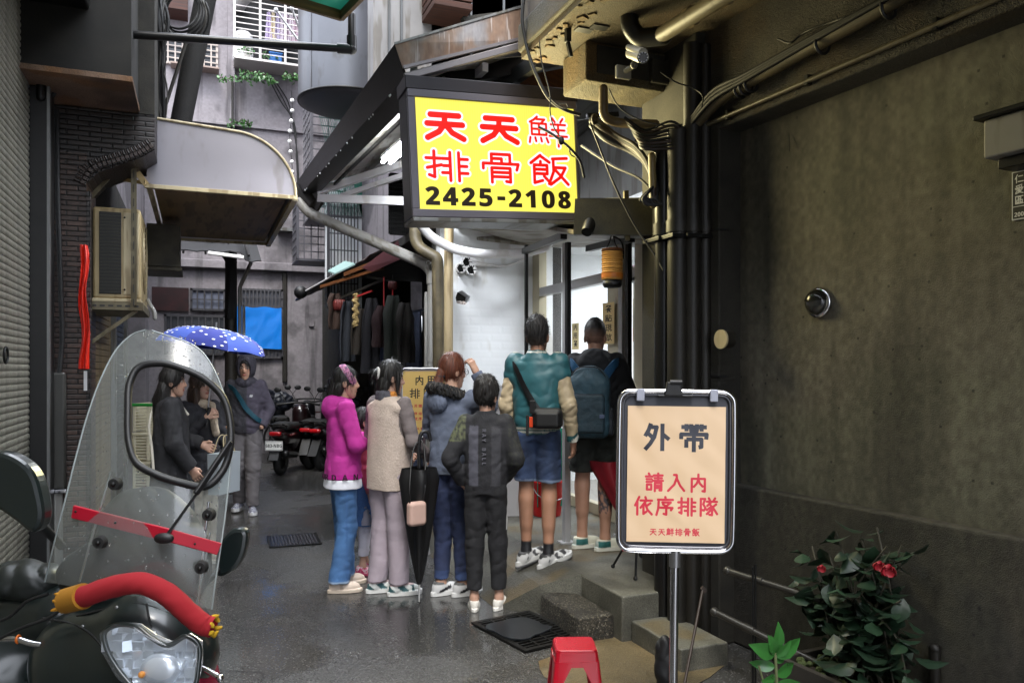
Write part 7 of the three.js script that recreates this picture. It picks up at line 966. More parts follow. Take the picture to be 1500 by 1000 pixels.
{ // 6 man with the backpack
  const rings = [[0.86, 0.185, 0.145, 0], [1.0, 0.2, 0.158, 0], [1.15, 0.206, 0.16, 0], [1.3, 0.215, 0.15, -0.005], [1.39, 0.185, 0.115, -0.015], [1.46, 0.085, 0.085, -0.01]];
  const p = person({ label: 'man with cropped hair in a black hoodie, dark shorts and pale sneakers', pos: standAt(872, 5.8, LH), H: 1.69, turn: turnTo(12), skin: [0.4, 0.215, 0.14], bulk: 1.14, pose: { hs: 1.13, elL: [0.29, 1.12, 0.02], wrL: [0.2, 1.05, 0.24], elR: [-0.29, 1.12, 0.02], wrR: [-0.2, 1.05, 0.24], yawHead: -0.18, pitchHead: 0.16, toeL: -0.85, toeR: -0.95, anL: [0.11, 0.085, 0.02], anR: [-0.085, 0.085, -0.04], knL: [0.11, 0.48, 0.03], knR: [-0.085, 0.48, 0.0] }, curlL: 1.2, curlR: 1.2, bodyCol: (x, y, z) => x < 0 && y > 0.27 && y < 0.44 && z < 0.0 && n3(x * 40, y * 26, z * 40) + 0.45 * (1 - Math.abs(y - 0.38) * 9) > 0.25 ? [0.06, 0.055, 0.06] : null });
  p.top({ name: 'hoodie', rings, amp: 0.009, sleeve: [0.092, 0.08, 0.056], seed: 6, extra: [ell([0, 1.39, -0.12], [0.12, 0.09, 0.06]), ell([0, 1.45, -0.04], [0.1, 0.04, 0.085])], col: (x, y, z) => tint([0.012, 0.012, 0.014], x, y, z, 0.2, 14) });
  p.pants({ name: 'shorts', cuff: 0.57, r: [0.122, 0.112, 0.06], amp: 0.008, col: (x, y, z) => tint([0.017, 0.019, 0.015], x, y, z, 0.25, 14) });
  p.shoes({ name: 'canvas_shoe', soleH: 0.016, topY: 0.085, k: 1.08, col: (x, y, z) => z < 0.025 && z > -0.1 && y < 0.075 ? (z < -0.07 ? [0.4, 0.45, 0.4] : [0.03, 0.14, 0.13]) : [0.58, 0.57, 0.45], sole: () => [0.62, 0.61, 0.52] });
  const cp = cap([0.078, 0.099, 0.095]), fc = faceCut([0.07, 0.12, 0.085], [0, -0.06, 0.1]);
  p.hair({ strand: 0.0012, fx: 90, len: 0.006, flow: 0.2, n: 900, f: (x, y, z) => Math.max(cp(x, y, z), fc(x, y, z), -0.085 - y + Math.max(0, z + 0.02) * 1.3), cell: 0.0065, col: (x, y, z) => { const b = Math.abs(Math.sin((y + 0.02) * 70 + x * 8)) < 0.25 ? 0.25 : 0, t = sstep(0.055, -0.03, y); return mix3([0.014, 0.012, 0.011], [0.3, 0.165, 0.115], clamp(t * 0.75 + b * t, 0, 0.9)); } });
  const b = thing('backpack', 'dark teal backpack worn on the back of the man in the black hoodie', 'backpack', p.world(0.03, 0.86, -0.21), turnTo(12)), bc = (x, y, z) => tint([0.018, 0.05, 0.07], x, y, z, 0.2, 12);
  const bm = (name, f, lo, hi, c = bc) => { const m = new THREE.Mesh(nets(folds(f, 0.004, 10, 8), lo, hi, 0.0095, c), nylonMat); m.name = numbered(name); m.castShadow = m.receiveShadow = true; b.add(m); return m; };
  const up = [-0.2, -0.05, -0.2], hi = [0.2, 0.62, 0.15];
  bm('body', uni([rbox([0, 0.2, -0.01], [0.155, 0.22, 0.095], 0.06), ell([0, 0.4, -0.005], [0.135, 0.1, 0.085])], 0.04), up, hi); bm('front_pocket', rbox([-0.005, 0.16, -0.105], [0.12, 0.14, 0.03], 0.028), up, hi, (x, y, z) => y > 0.285 ? [0.01, 0.02, 0.03] : tint([0.012, 0.03, 0.042], x, y, z, 0.2, 12)); bm('side_pocket', rbox([-0.155, 0.1, 0], [0.025, 0.1, 0.06], 0.02), up, hi, () => [0.012, 0.016, 0.022]);
  lmesh('handle', wire([V(-0.04, 0.47, 0.05), V(-0.03, 0.52, 0.05), V(0.03, 0.52, 0.05), V(0.04, 0.47, 0.05)], 0.008), M.black, b); lmesh('zip', [new THREE.TubeGeometry(new THREE.CatmullRomCurve3([[-0.152, 0.1], [-0.145, 0.36], [-0.08, 0.475], [0, 0.49], [0.08, 0.475], [0.145, 0.36], [0.152, 0.1]].map((q) => V(q[0], q[1], -0.055))), 40, 0.005, 6)], M.black, b); lmesh('logo_tag', box(-0.125, 0.13, -0.138, -0.09, 0.155, -0.132, 0.002), std(0x45506a, 0.5), b);
  for (const sd of [1, -1]) { const g2 = strapOn(p, rings, [[Math.PI - sd * 0.35, 1.17, 0.03], [Math.PI - sd * 0.5, 1.28, 0.025], [Math.PI - sd * 0.9, 1.37, 0.03], [sd * 1.15, 1.385, 0.035], [sd * 0.75, 1.33, 0.025], [sd * 0.7, 1.2, 0.02]], 0.062, 0.012, 0.022); p.g.updateMatrixWorld(true); g2.applyMatrix4(p.g.matrixWorld); mesh('strap', g2, std(0x1a4a6c, 0.7), b); }
}
{ // 7 hooded man walking towards the viewer
  const rings = [[0.86, 0.165, 0.13, 0], [0.95, 0.195, 0.155, 0], [1.1, 0.195, 0.15, 0], [1.28, 0.205, 0.142, 0], [1.38, 0.18, 0.115, -0.01], [1.46, 0.085, 0.085, -0.01]];
  const p = person({ label: 'man in a dark hooded sweatshirt and grey trousers walking towards the camera', pos: standAt(360, 8.75, 0), H: 1.74, turn: turnTo(172), w: 0.88, handL: false, handR: false, skin: [0.5, 0.29, 0.2], pose: { hs: 1.1, elL: [0.275, 1.12, -0.05], wrL: [0.2, 0.93, 0.08], elR: [-0.275, 1.12, -0.05], wrR: [-0.2, 0.93, 0.08], pitchHead: 0.08, knL: [0.1, 0.5, 0.09], anL: [0.1, 0.09, 0.12], knR: [-0.1, 0.49, 0.04], anR: [-0.1, 0.1, -0.12], toeL: 0.2, toeR: -0.15 }, curlL: 1.0, curlR: 1.0 });
  const fab = (x, y, z) => tint(x > 0.03 ? [0.075, 0.065, 0.09] : [0.042, 0.04, 0.048], x, y, z, 0.14, 16);
  p.top({ name: 'hooded_sweatshirt', rings, amp: 0.01, sleeve: [0.085, 0.075, 0.055], seed: 9, sleeveEnd: 0.9, col: (x, y, z) => Math.hypot((x - 0.085) * 1, (y - 1.27) * 1.2) < 0.018 && z > 0.05 ? [0.6, 0.6, 0.6] : fab(x, y, z) });
  { const o1 = ell([0, 0.012, -0.02], [0.112, 0.145, 0.125]), o2 = ell([0, -0.02, 0.13], [0.074, 0.105, 0.12]), nk = ell([0, -0.15, -0.01], [0.125, 0.07, 0.12]); p.hair({ name: 'hood', strand: 0.004, fx: 16, down: 0.24, box: [0.18, 0.24, 0.2], cell: 0.009, mat: clothMat, f: (x, y, z) => Math.min(Math.max(o1(x, y, z), -o2(x, y, z)), Math.max(nk(x, y, z), -o2(x, y, z))), col: (x, y, z) => tint([0.05, 0.046, 0.06], x, y, z, 0.14, 16) }); }
  p.hair({ f: (x, y, z) => Math.max(cap()(x, y, z), faceCut([0.065, 0.11, 0.085], [0, -0.058, 0.1])(x, y, z)) });
  p.pants({ name: 'sweatpants', cuff: 0.09, r: [0.108, 0.085, 0.068], amp: 0.009, col: (x, y, z) => tint([0.12, 0.11, 0.115], x, y, z, 0.12, 10) });
  p.shoes({ name: 'sneaker', soleH: 0.02, col: (x, y, z) => Math.abs(n3(x * 30, y * 30, z * 24)) > 0.3 ? [0.45, 0.45, 0.5] : [0.03, 0.04, 0.1], sole: () => [0.55, 0.55, 0.56] });
  const sb = strapOn(p, rings, [[-1.3, 1.38, 0.02], [-0.7, 1.34, 0.012], [-0.2, 1.24, 0.01], [0.25, 1.13, 0.01], [0.8, 1.03, 0.01], [1.3, 0.98, 0.01]], 0.05, 0.006, 0.018); p.g.updateMatrixWorld(true); sb.applyMatrix4(p.g.matrixWorld); tag(mesh('bag_strap', sb, std(0x0e4656, 0.7)), 'teal bag strap across the chest of the hooded man', 'strap');
}
let umbHand;
{ // 8, 9 women under the umbrella, seen through the windscreen
  const rings = [[0.52, 0.23, 0.19, 0], [0.8, 0.215, 0.175, 0], [1.05, 0.2, 0.155, 0], [1.28, 0.198, 0.142, 0], [1.38, 0.17, 0.112, -0.01], [1.46, 0.08, 0.08, -0.01]];
  const p = person({ label: 'woman in a long black coat with a pale bag strap seen through the windscreen', pos: standAt(250, 6.0, 0), H: 1.62, turn: turnTo(62), skin: [0.48, 0.29, 0.21], pose: { elL: [0.26, 1.14, 0.06], wrL: [0.16, 1.05, 0.27], yawHead: -0.25, elR: [-0.26, 1.1, 0.0], wrR: [-0.22, 0.9, 0.14] } });
  p.top({ name: 'coat', rings, amp: 0.012, fy: 3, fr: 7, sleeve: [0.095, 0.085, 0.065], col: (x, y, z) => tint([0.017, 0.017, 0.02], x, y, z, 0.3, 12) });
  p.pants({ name: 'trousers', cuff: 0.09, r: [0.1, 0.07, 0.06], col: () => [0.015, 0.015, 0.017] }); p.shoes({ name: 'boot', col: () => [0.02, 0.02, 0.02], sole: () => [0.02, 0.02, 0.02] });
  const cp = cap([0.09, 0.108, 0.106]), fc = faceCut([0.06, 0.12, 0.085], [0, -0.05, 0.1]), bk = uni([ell([0, -0.1, -0.07], [0.1, 0.14, 0.07]), seg([0, -0.15, -0.1], [0, -0.3, -0.13], 0.075, 0.04)], 0.04); p.hair({ f: (x, y, z) => Math.min(Math.max(cp(x, y, z), fc(x, y, z)), bk(x, y, z)), down: 0.36, box: [0.17, 0.36, 0.19] });
  const sb = strapOn(p, rings, [[0.6, 1.3, 0.015], [1.2, 1.4, 0.03], [2.0, 1.4, 0.03], [-2.9, 1.25, 0.02], [-2.4, 1.05, 0.02], [-2.2, 0.85, 0.03]], 0.022, 0.012, 0.02); p.g.updateMatrixWorld(true); sb.applyMatrix4(p.g.matrixWorld); tag(mesh('shoulder_strap', sb, std(0xd8d2c4, 0.6)), 'off white chain strap over the shoulder of the long black coat', 'strap');
  const r2 = [[0.75, 0.2, 0.155, 0], [1.05, 0.18, 0.14, 0], [1.28, 0.188, 0.135, 0], [1.38, 0.165, 0.11, -0.01], [1.45, 0.08, 0.08, -0.01]];
  const q = person({ label: 'woman with long brown hair and a cream scarf holding the blue umbrella', pos: standAt(292, 6.45, 0), H: 1.58, turn: turnTo(118), skin: [0.5, 0.31, 0.23], hairColor: [0.05, 0.026, 0.014], pose: { elR: [-0.25, 1.12, 0.08], wrR: [-0.14, 1.3, 0.25], elL: [0.25, 1.1, 0.04], wrL: [0.2, 0.93, 0.22], yawHead: 0.1 }, curlR: 1.6, curlL: 1.4 });
  q.top({ name: 'jacket', rings: r2, amp: 0.009, col: (x, y, z) => tint([0.014, 0.014, 0.018], x, y, z, 0.3, 12) }); q.pants({ name: 'trousers', cuff: 0.09, r: [0.1, 0.08, 0.08], col: (x, y, z) => tint([0.33, 0.29, 0.24], x, y, z, 0.1, 12) }); q.shoes({ name: 'shoe', col: () => [0.3, 0.26, 0.22], sole: () => [0.5, 0.48, 0.45] });
  const bk2 = uni([ell([0, -0.1, -0.06], [0.095, 0.14, 0.075]), seg([0.06, -0.05, 0], [0.08, -0.26, 0.02], 0.04, 0.025), seg([-0.06, -0.05, 0], [-0.08, -0.26, 0.02], 0.04, 0.025)], 0.03); q.hair({ f: (x, y, z) => Math.min(Math.max(cp(x, y, z), fc(x, y, z)), bk2(x, y, z)), down: 0.34, box: [0.17, 0.34, 0.19] });
  q.hair({ name: 'scarf', strand: 0.006, fx: 18, cell: 0.01, f: (x, y, z) => uni([ell([0, -0.17, 0.01], [0.09, 0.05, 0.095]), seg([0.03, -0.19, 0.1], [0.05, -0.42, 0.14], 0.045, 0.035)], 0.02)(x, y, z), down: 0.5, box: [0.17, 0.5, 0.2], col: (x, y, z) => tint([0.46, 0.38, 0.28], x, y, z, 0.15, 30), mat: clothMat });
  umbHand = q.world(-0.13, 1.36, 0.28);
  const bag = at(328, 690, 6.25), b = thing('paper_bag', 'grey paper shopping bag with string handles held at the end of the queue', 'bag', bag, 0.9); lmesh('body', extrude([[-0.13, -0.17], [0.13, -0.17], [0.14, 0.15], [-0.14, 0.15]], 0.1).translate(0, 0, -0.05), std(0x8d9499, 0.7), b); lmesh('handle', [wire([V(-0.07, 0.15, 0.05), V(-0.03, 0.28, 0.02), V(0.03, 0.28, 0.02), V(0.07, 0.15, 0.05)], 0.004), wire([V(-0.07, 0.15, -0.05), V(-0.03, 0.28, -0.02), V(0.03, 0.28, -0.02), V(0.07, 0.15, -0.05)], 0.004)], M.creamPaint, b);
}
function canopyRows(R, H, n, inner) { const rows = []; for (let j = 0; j <= 8; j++) { const r = []; for (let i = 0; i <= n * 4; i++) { const A = i / (n * 4) * Math.PI * 2, t = j / 8, sc = 1 - 0.05 * t * Math.pow(Math.abs(Math.sin(A * n / 2)), 1), k = R * Math.sin(t * 1.32) / Math.sin(1.32) * sc; r.push(V(Math.cos(A) * k, H * (1 - Math.pow(t, 2.1)) + 0.014 * t * Math.pow(Math.abs(Math.sin(A * n / 2)), 2), Math.sin(A) * k)); } rows.push(r); } return rows; }
{ // blue umbrella with white dots
  const ap = at(316, 481, 6.3), c = V(lerp(ap.x, umbHand.x, 0.06), ap.y, lerp(ap.z, umbHand.z, 0.06)), g = thing('blue_umbrella', 'open blue umbrella with small white cloud dots above the scooter windscreen', 'umbrella', c); const H = 0.17, R = 0.43; g.rotation.set(0.05, 0.25, -0.16); g.updateMatrixWorld(true);
  for (let k = 0; k < 8; k++) { const all = canopyRows(R, H, 8), rows = all.map((r) => r.slice(k * 4, k * 4 + 5).map((p) => p.clone().add(V(0, -H, 0)))); lmesh('canopy_panel', thicken(rows, 0.004), phys([[0.016, 0.03, 0.26], [0.04, 0.09, 0.44]][k % 2], { roughness: 0.8, transmission: 0.12, thickness: 0 }), g); const dots = []; for (let i = 0; i < 22; i++) { const j = 1 + Math.floor(rr(0, 7)), a = rr(0, 4), i0 = Math.min(3, Math.floor(a)), p = rows[j][i0].clone().lerp(rows[j][i0 + 1], a - i0).lerp(rows[Math.min(8, j + 1)][i0], rr(0, 0.8)); const nrm = V(p.x, 0.35 + 0.4 * (1 - j / 8), p.z).normalize(); dots.push(new THREE.SphereGeometry(0.009, 7, 5).scale(1.5, 0.9, 0.25).applyMatrix4(new THREE.Matrix4().lookAt(nrm, V(0, 0, 0), V(0, 1, 0))).translate(p.x + nrm.x * 0.003, p.y + nrm.y * 0.003, p.z + nrm.z * 0.003)); } tag(lmesh('cloud_dot', dots, std(0xf2f4fa, 0.6), g), undefined, undefined, undefined, 'stuff'); }
  for (let k = 0; k < 8; k++) { const A = k / 8 * Math.PI * 2, rim = V(Math.cos(A) * R, -H - 0.012, Math.sin(A) * R); lmesh('rib', [wire(canopyRows(R, H, 8).map((r) => r[k * 4].clone().add(V(0, -H - 0.008, 0))), 0.003, 5, 2)], M.steel, g); }
  const tipW = g.worldToLocal(umbHand.clone()); lmesh('shaft', cyl(V(0, 0.05, 0), tipW.clone().add(V(0, -0.12, 0)), 0.006, 0.007, 10), M.steel, g); lmesh('handle', cyl(tipW.clone().add(V(0, 0.03, 0)), tipW.clone().add(V(0, -0.13, 0)), 0.014, 0.016, 12), M.black, g);
}
{ // furled black umbrella and handbags hanging from the vest woman's arm
  const hd = at(614, 655, 5.33), g = thing('black_umbrella', 'furled long black umbrella hanging point down beside the beige vest', 'umbrella', V(hd.x, 0.08, hd.z)); const y1 = hd.y - 0.1;
  const rows = []; for (let j = 0; j <= 20; j++) { const r = [], t = j / 20; for (let i = 0; i <= 32; i++) { const A = i / 32 * Math.PI * 2, R = lerp(0.012, 0.125, Math.pow(t, 0.8)) * (1 + 0.2 * Math.sin(A * 4 + t * 1.2)) * (t > 0.9 ? 1 - (t - 0.9) * 2 : 1); r.push(V(Math.cos(A) * R, lerp(0.06, y1 - 0.12, t), Math.sin(A) * R)); } rows.push(r); }
  lmesh('canopy', loft(rows), std(0x0c0c0e, 0.55, 0, { side: THREE.DoubleSide }), g); lmesh('tip', cyl(V(0, -0.06, 0), V(0, 0.08, 0), 0.005, 0.009, 10), M.alu, g); lmesh('shaft', cyl(V(0, 0.06, 0), V(0, y1 + 0.05, 0), 0.007, 0.007, 10), M.darkSteel, g); lmesh('handle', wire([V(0, y1 - 0.12, 0), V(0, y1 + 0.06, 0), V(0.02, y1 + 0.12, 0), V(0.06, y1 + 0.12, 0), V(0.08, y1 + 0.06, 0)], 0.013), M.black, g);
  const bp = at(610, 752, 5.18), b = thing('handbag', 'small pale pink handbag hanging in front of the furled black umbrella', 'bag', bp, 0.3); lmesh('body', nets(rbox([0, 0, 0], [0.065, 0.08, 0.035], 0.025), [-0.1, -0.1, -0.06], [0.1, 0.1, 0.06], 0.009), std(0xb99a8e, 0.6), b); const hh = b.worldToLocal(hd.clone().add(V(0, 0.02, 0))); lmesh('strap', wire([V(-0.05, 0.07, 0), V(-0.06, 0.16, 0.01), hh.clone().add(V(-0.03, 0, 0)), hh.clone().add(V(0.02, 0.02, 0)), V(0.06, 0.16, 0.01), V(0.05, 0.07, 0)], 0.006), M.black, b);
  const sp = at(617, 705, 5.5), k = thing('carrier_bag', 'cream and red bag hooked over the arm above the black umbrella', 'bag', sp, 0.5); lmesh('body', nets(uni([rbox([0, 0, 0], [0.045, 0.06, 0.035], 0.025), ell([0, 0.06, 0], [0.03, 0.03, 0.02])], 0.02), [-0.1, -0.12, -0.08], [0.1, 0.15, 0.08], 0.01), std(0xbfa98a, 0.6), k); lmesh('flap', nets(rbox([0.005, 0.015, 0.032], [0.042, 0.03, 0.01], 0.009), [-0.1, -0.05, 0], [0.1, 0.1, 0.08], 0.008), std(0xa01424, 0.5), k); lmesh('handle', wire([V(-0.03, 0.07, 0), V(-0.02, 0.19, 0), V(0.02, 0.19, 0), V(0.03, 0.07, 0)], 0.006), M.black, k);
}
{ // red folded umbrella of the backpack man
  const a = at(877, 674, 5.75), b = at(905, 765, 5.6), g = thing('red_umbrella', 'half folded dark red umbrella hanging beside the dark shorts', 'umbrella', a.clone().lerp(b, 0.5)); const rows = []; for (let j = 0; j <= 12; j++) { const r = [], t = j / 12, c = a.clone().lerp(b, t).add(V(0.06, 0, 0)); for (let i = 0; i <= 20; i++) { const A = i / 20 * 6.283, R = lerp(0.13, 0.02, t) * (1 + 0.14 * Math.sin(A * 4)); r.push(V(c.x + Math.cos(A) * R, c.y, c.z + Math.sin(A) * R)); } rows.push(r); } mesh('canopy', loft(rows), std(0x7c0f1c, 0.5, 0, { side: THREE.DoubleSide }), g); mesh('shaft', cyl(a.clone().add(V(0.06, 0.25, 0)), b.clone().add(V(0.06, -0.06, 0)), 0.006), M.darkSteel, g);
}
// ---------- take-away sign on its stand ----------
{
  const c = at(985, 690, 3.0), g = thing('takeaway_sign', 'chrome framed tan paper sign on a pole in front of the landing', 'sign', V(c.x, 0, c.z), -TH - 0.04); g.rotation.z = -0.012; g.updateMatrixWorld(true);
  const W = 0.445, H = 0.62, y0 = c.y - H / 2, y1 = c.y + H / 2, loop = (w, h, r, n = 6) => { const p = []; for (const [sx, sy, a0] of [[1, 1, 0], [-1, 1, 1], [-1, -1, 2], [1, -1, 3]]) for (let i = 0; i <= n; i++) { const A = (a0 + i / n) * Math.PI / 2; p.push([sx * (w / 2 - r) + Math.cos(A) * r, sy * (h / 2 - r) + Math.sin(A) * r]); } return p; };
  const ring = (w, h, r, t, z) => { const pts = loop(w, h, r).map(([x, y]) => V(x, y + c.y, z)); return new THREE.TubeGeometry(new THREE.CatmullRomCurve3(pts, true, 'centripetal'), 160, t, 10, true); };
  lmesh('frame', [ring(W - 0.012, H - 0.012, 0.045, 0.0105, 0)], M.chrome, g);
  lmesh('inner_frame', [ring(W - 0.04, H - 0.04, 0.035, 0.006, -0.006)], std(0x5c5c60, 0.3, 0.8), g);
  lmesh('backing', extrude(loop(W - 0.04, H - 0.04, 0.035), 0.006).translate(0, c.y, -0.016), std(0x35363e, 0.5), g);
  const pw = 0.372, ph = 0.52, tex = sheet(1024, Math.round(1024 * ph / pw), (k, w, h) => {
    k.fillStyle = '#cdb08e'; k.fillRect(0, 0, w, h); k.lineCap = k.lineJoin = 'round'; const row = (s, x0, y, sz, gap, lw, col) => { k.strokeStyle = col; k.lineWidth = lw; [...s].forEach((ch, i) => glyph(k, ch, x0 + i * gap, y, sz, sz * 1.06)); };
    k.lineCap = 'butt'; row('外帶', w * 0.155, h * 0.115, w * 0.295, w * 0.375, 43, '#161827'); k.lineCap = 'round';
    row('請入內', w * 0.185, h * 0.49, w * 0.185, w * 0.225, 25, '#bb1230'); row('依序排隊', w * 0.075, h * 0.665, w * 0.185, w * 0.222, 25, '#bb1230'); row('天天鮮排骨飯', w * 0.235, h * 0.895, w * 0.075, w * 0.087, 10, '#b81430');
  });
  const nx = 24, ny = 34, rows = []; for (let j = 0; j <= ny; j++) { const r = []; for (let i = 0; i <= nx; i++) { const x = (i / nx - 0.5) * pw, y = (0.5 - j / ny) * ph; r.push(V(x, y + c.y - 0.012, 0.0 + 0.0016 * noise3(x * 7, y * 7 + x * 4, 8) + 0.0005 * Math.abs(noise3(x * 22 + y * 18, y * 5, 9)))); } rows.push(r); }
  const pg = loft(rows), uv = new Float32Array((nx + 1) * (ny + 1) * 2); for (let j = 0; j <= ny; j++) for (let i = 0; i <= nx; i++) { uv[(j * (nx + 1) + i) * 2] = i / nx; uv[(j * (nx + 1) + i) * 2 + 1] = 1 - j / ny; } pg.setAttribute('uv', new THREE.BufferAttribute(uv, 2)); { const n = pg.attributes.normal, ix = pg.index.array; for (let i = 0; i < ix.length; i += 3) { const k = ix[i]; ix[i] = ix[i + 1]; ix[i + 1] = k; } pg.computeVertexNormals(); }
  const pm = new THREE.Mesh(pg, phys(0xffffff, { map: tex, roughness: 0.5, clearcoat: 0.6, clearcoatRoughness: 0.18, side: THREE.DoubleSide })); pm.name = 'paper'; pm.castShadow = pm.receiveShadow = true; g.add(pm);
  for (const x of [-0.14, 0.138]) lmesh('clip', [box(x - 0.015, y1 - 0.043, -0.012, x + 0.015, y1 + 0.004, 0.017, 0.004)], std(0x8f92a0, 0.4), g);
  lmesh('bulldog_clip', [box(-0.075, y1 - 0.026, -0.005, 0.06, y1 - 0.018, 0.014, 0.003), extrude([[-0.035, 0], [0.025, 0], [0.016, 0.045], [-0.026, 0.045]], 0.02, 0.004).translate(-0.01, y1 - 0.018, -0.005), cyl(V(-0.03, y1 + 0.03, 0.016), V(0.015, y1 + 0.03, 0.016), 0.01, 0.01, 10)], M.black, g);
  lmesh('pole', cyl(V(0, 0.02, -0.004), V(0, y0 - 0.03, -0.004), 0.0165, 0.0165, 20), M.chrome, g); lmesh('collar', cyl(V(0, y0 - 0.055, -0.004), V(0, y0 + 0.008, -0.004), 0.022, 0.022, 20), M.steel, g); lmesh('base', lathe([[0, 0], [0.17, 0], [0.17, 0.012], [0.15, 0.022], [0.03, 0.034], [0.02, 0.05], [0, 0.05]], 36), M.chrome, g);
}
{ // dine-in board behind the queue
  const c = at(622, 590, 6.9), g = thing('dine_in_board', 'yellow menu style board in a metal frame half hidden behind the ponytail woman', 'sign', V(c.x, 0, c.z), -TH + 0.12), W = 0.42, H = 0.6; const tex = sheet(700, 1000, (k, w, h) => { k.fillStyle = '#dcb96a'; k.fillRect(0, 0, w, h); k.lineCap = k.lineJoin = 'round'; const row = (s, x0, y, sz, gap, lw, col) => { k.strokeStyle = col; k.lineWidth = lw; [...s].forEach((ch, i) => glyph(k, ch, x0 + i * gap, y, sz, sz)); }; row('內用', 190, 70, 150, 190, 17, '#1a1a1a'); row('排隊', 110, 270, 160, 220, 17, '#1a1a1a'); row('內用請入', 110, 520, 54, 70, 6, '#c02030'); row('依序排隊', 110, 640, 54, 70, 6, '#c02030'); row('請依序', 110, 720, 54, 70, 6, '#c02030'); row('天天鮮排骨飯', 160, 880, 46, 62, 5, '#b82030'); });
  lmesh('panel', box(-W / 2, c.y - H / 2, -0.012, W / 2, c.y + H / 2, 0, 0.004), M.whitePaint, g); lmesh('face', new THREE.PlaneGeometry(W - 0.04, H - 0.04).translate(0, c.y, 0.004), std(0xffffff, 0.6, 0, { map: tex }), g, true);
  lmesh('frame', pipe([V(-W / 2, c.y - H / 2, 0), V(-W / 2, c.y + H / 2, 0), V(W / 2, c.y + H / 2, 0), V(W / 2, c.y - H / 2, 0), V(-W / 2 + 0.001, c.y - H / 2, 0)], 0.011, 0.05, 10), M.steel, g); lmesh('pole', cyl(V(0, 0, -0.02), V(0, c.y - H / 2, -0.02), 0.016), M.steel, g); lmesh('base', lathe([[0, 0], [0.17, 0], [0.17, 0.012], [0.02, 0.04], [0, 0.04]], 30), M.steel, g);
}
{ // red plastic stool
  const c = at(842, 945, 3.72), g = thing('plastic_stool', 'red plastic stool with a hole in its seat on the wet concrete', 'stool', V(c.x, 0.008, c.z), -TH + 0.03), H = c.y, t = 0.095, bm = phys(0xa00c20, { roughness: 0.28, clearcoat: 0.3 });
  const sq = (w, r, y) => { const p = []; for (const [sx, sz, a0] of [[1, 1, 0], [-1, 1, 1], [-1, -1, 2], [1, -1, 3]]) for (let i = 0; i <= 4; i++) { const A = (a0 + i / 4) * Math.PI / 2; p.push(V(sx * (w - r) + Math.cos(A) * r, y, sz * (w - r) + Math.sin(A) * r)); } return p; };
  const s = new THREE.Shape(sq(t - 0.004, 0.02, 0).map((p) => new THREE.Vector2(p.x, p.z))), ho = new THREE.Path(); ho.absarc(0, 0, 0.008, 0, 7, true); s.holes.push(ho);
  lmesh('seat', [new THREE.ExtrudeGeometry(s, { depth: 0.006, bevelEnabled: true, bevelSize: 0.004, bevelThickness: 0.004, bevelSegments: 3, curveSegments: 16 }).rotateX(Math.PI / 2).translate(0, H - 0.003, 0)], bm, g);
  // rough pattern of raised dots and clinging water on the seat
  tag(lmesh('seat_grain', [...Array(420)].map(() => new THREE.SphereGeometry(rr(0.0012, 0.0024), 5, 4).scale(1, 0.5, 1).translate(rr(-0.09, 0.09), H + 0.0012, rr(-0.09, 0.09))), phys(0xc0344a, { roughness: 0.1, clearcoat: 1 }), g), undefined, undefined, undefined, 'stuff');
  const flare = (y) => t + (H - y) * 0.11; const apron = []; for (const y of [H - 0.008, H - 0.05, H - 0.075]) apron.push(sq(flare(y) + 0.002, 0.02, y)); lmesh('apron', thicken(apron.map((r) => [...r, r[0]]), 0.003), bm, g);
  for (let k = 0; k < 4; k++) { const a = k * Math.PI / 2 + Math.PI / 4, rows = []; for (let j = 0; j <= 8; j++) { const y = lerp(H - 0.05, 0, j / 8), f = flare(y) + 0.002, w = 0.052 - 0.008 * j / 8 + (j < 3 ? (3 - j) * 0.012 : 0), ins = 0.014; rows.push([V(f, y, f - w), V(f, y, f - 0.022), V(f - 0.004, y, f - 0.006), V(f - 0.006, y, f - 0.004), V(f - 0.022, y, f), V(f - w, y, f)].map((p) => p.applyAxisAngle(V(0, 1, 0), k * Math.PI / 2))); rows[j].push(); } lmesh('leg', thicken(rows.map((r) => r.slice().reverse()), 0.003), bm, g); const q = flare(0) - 0.016; lmesh('foot', box(-0.02, 0, -0.02, 0.02, 0.012, 0.02, 0.004).translate(q * (k === 0 || k === 3 ? 1 : -1), 0, q * (k < 2 ? 1 : -1)), bm, g); }
}
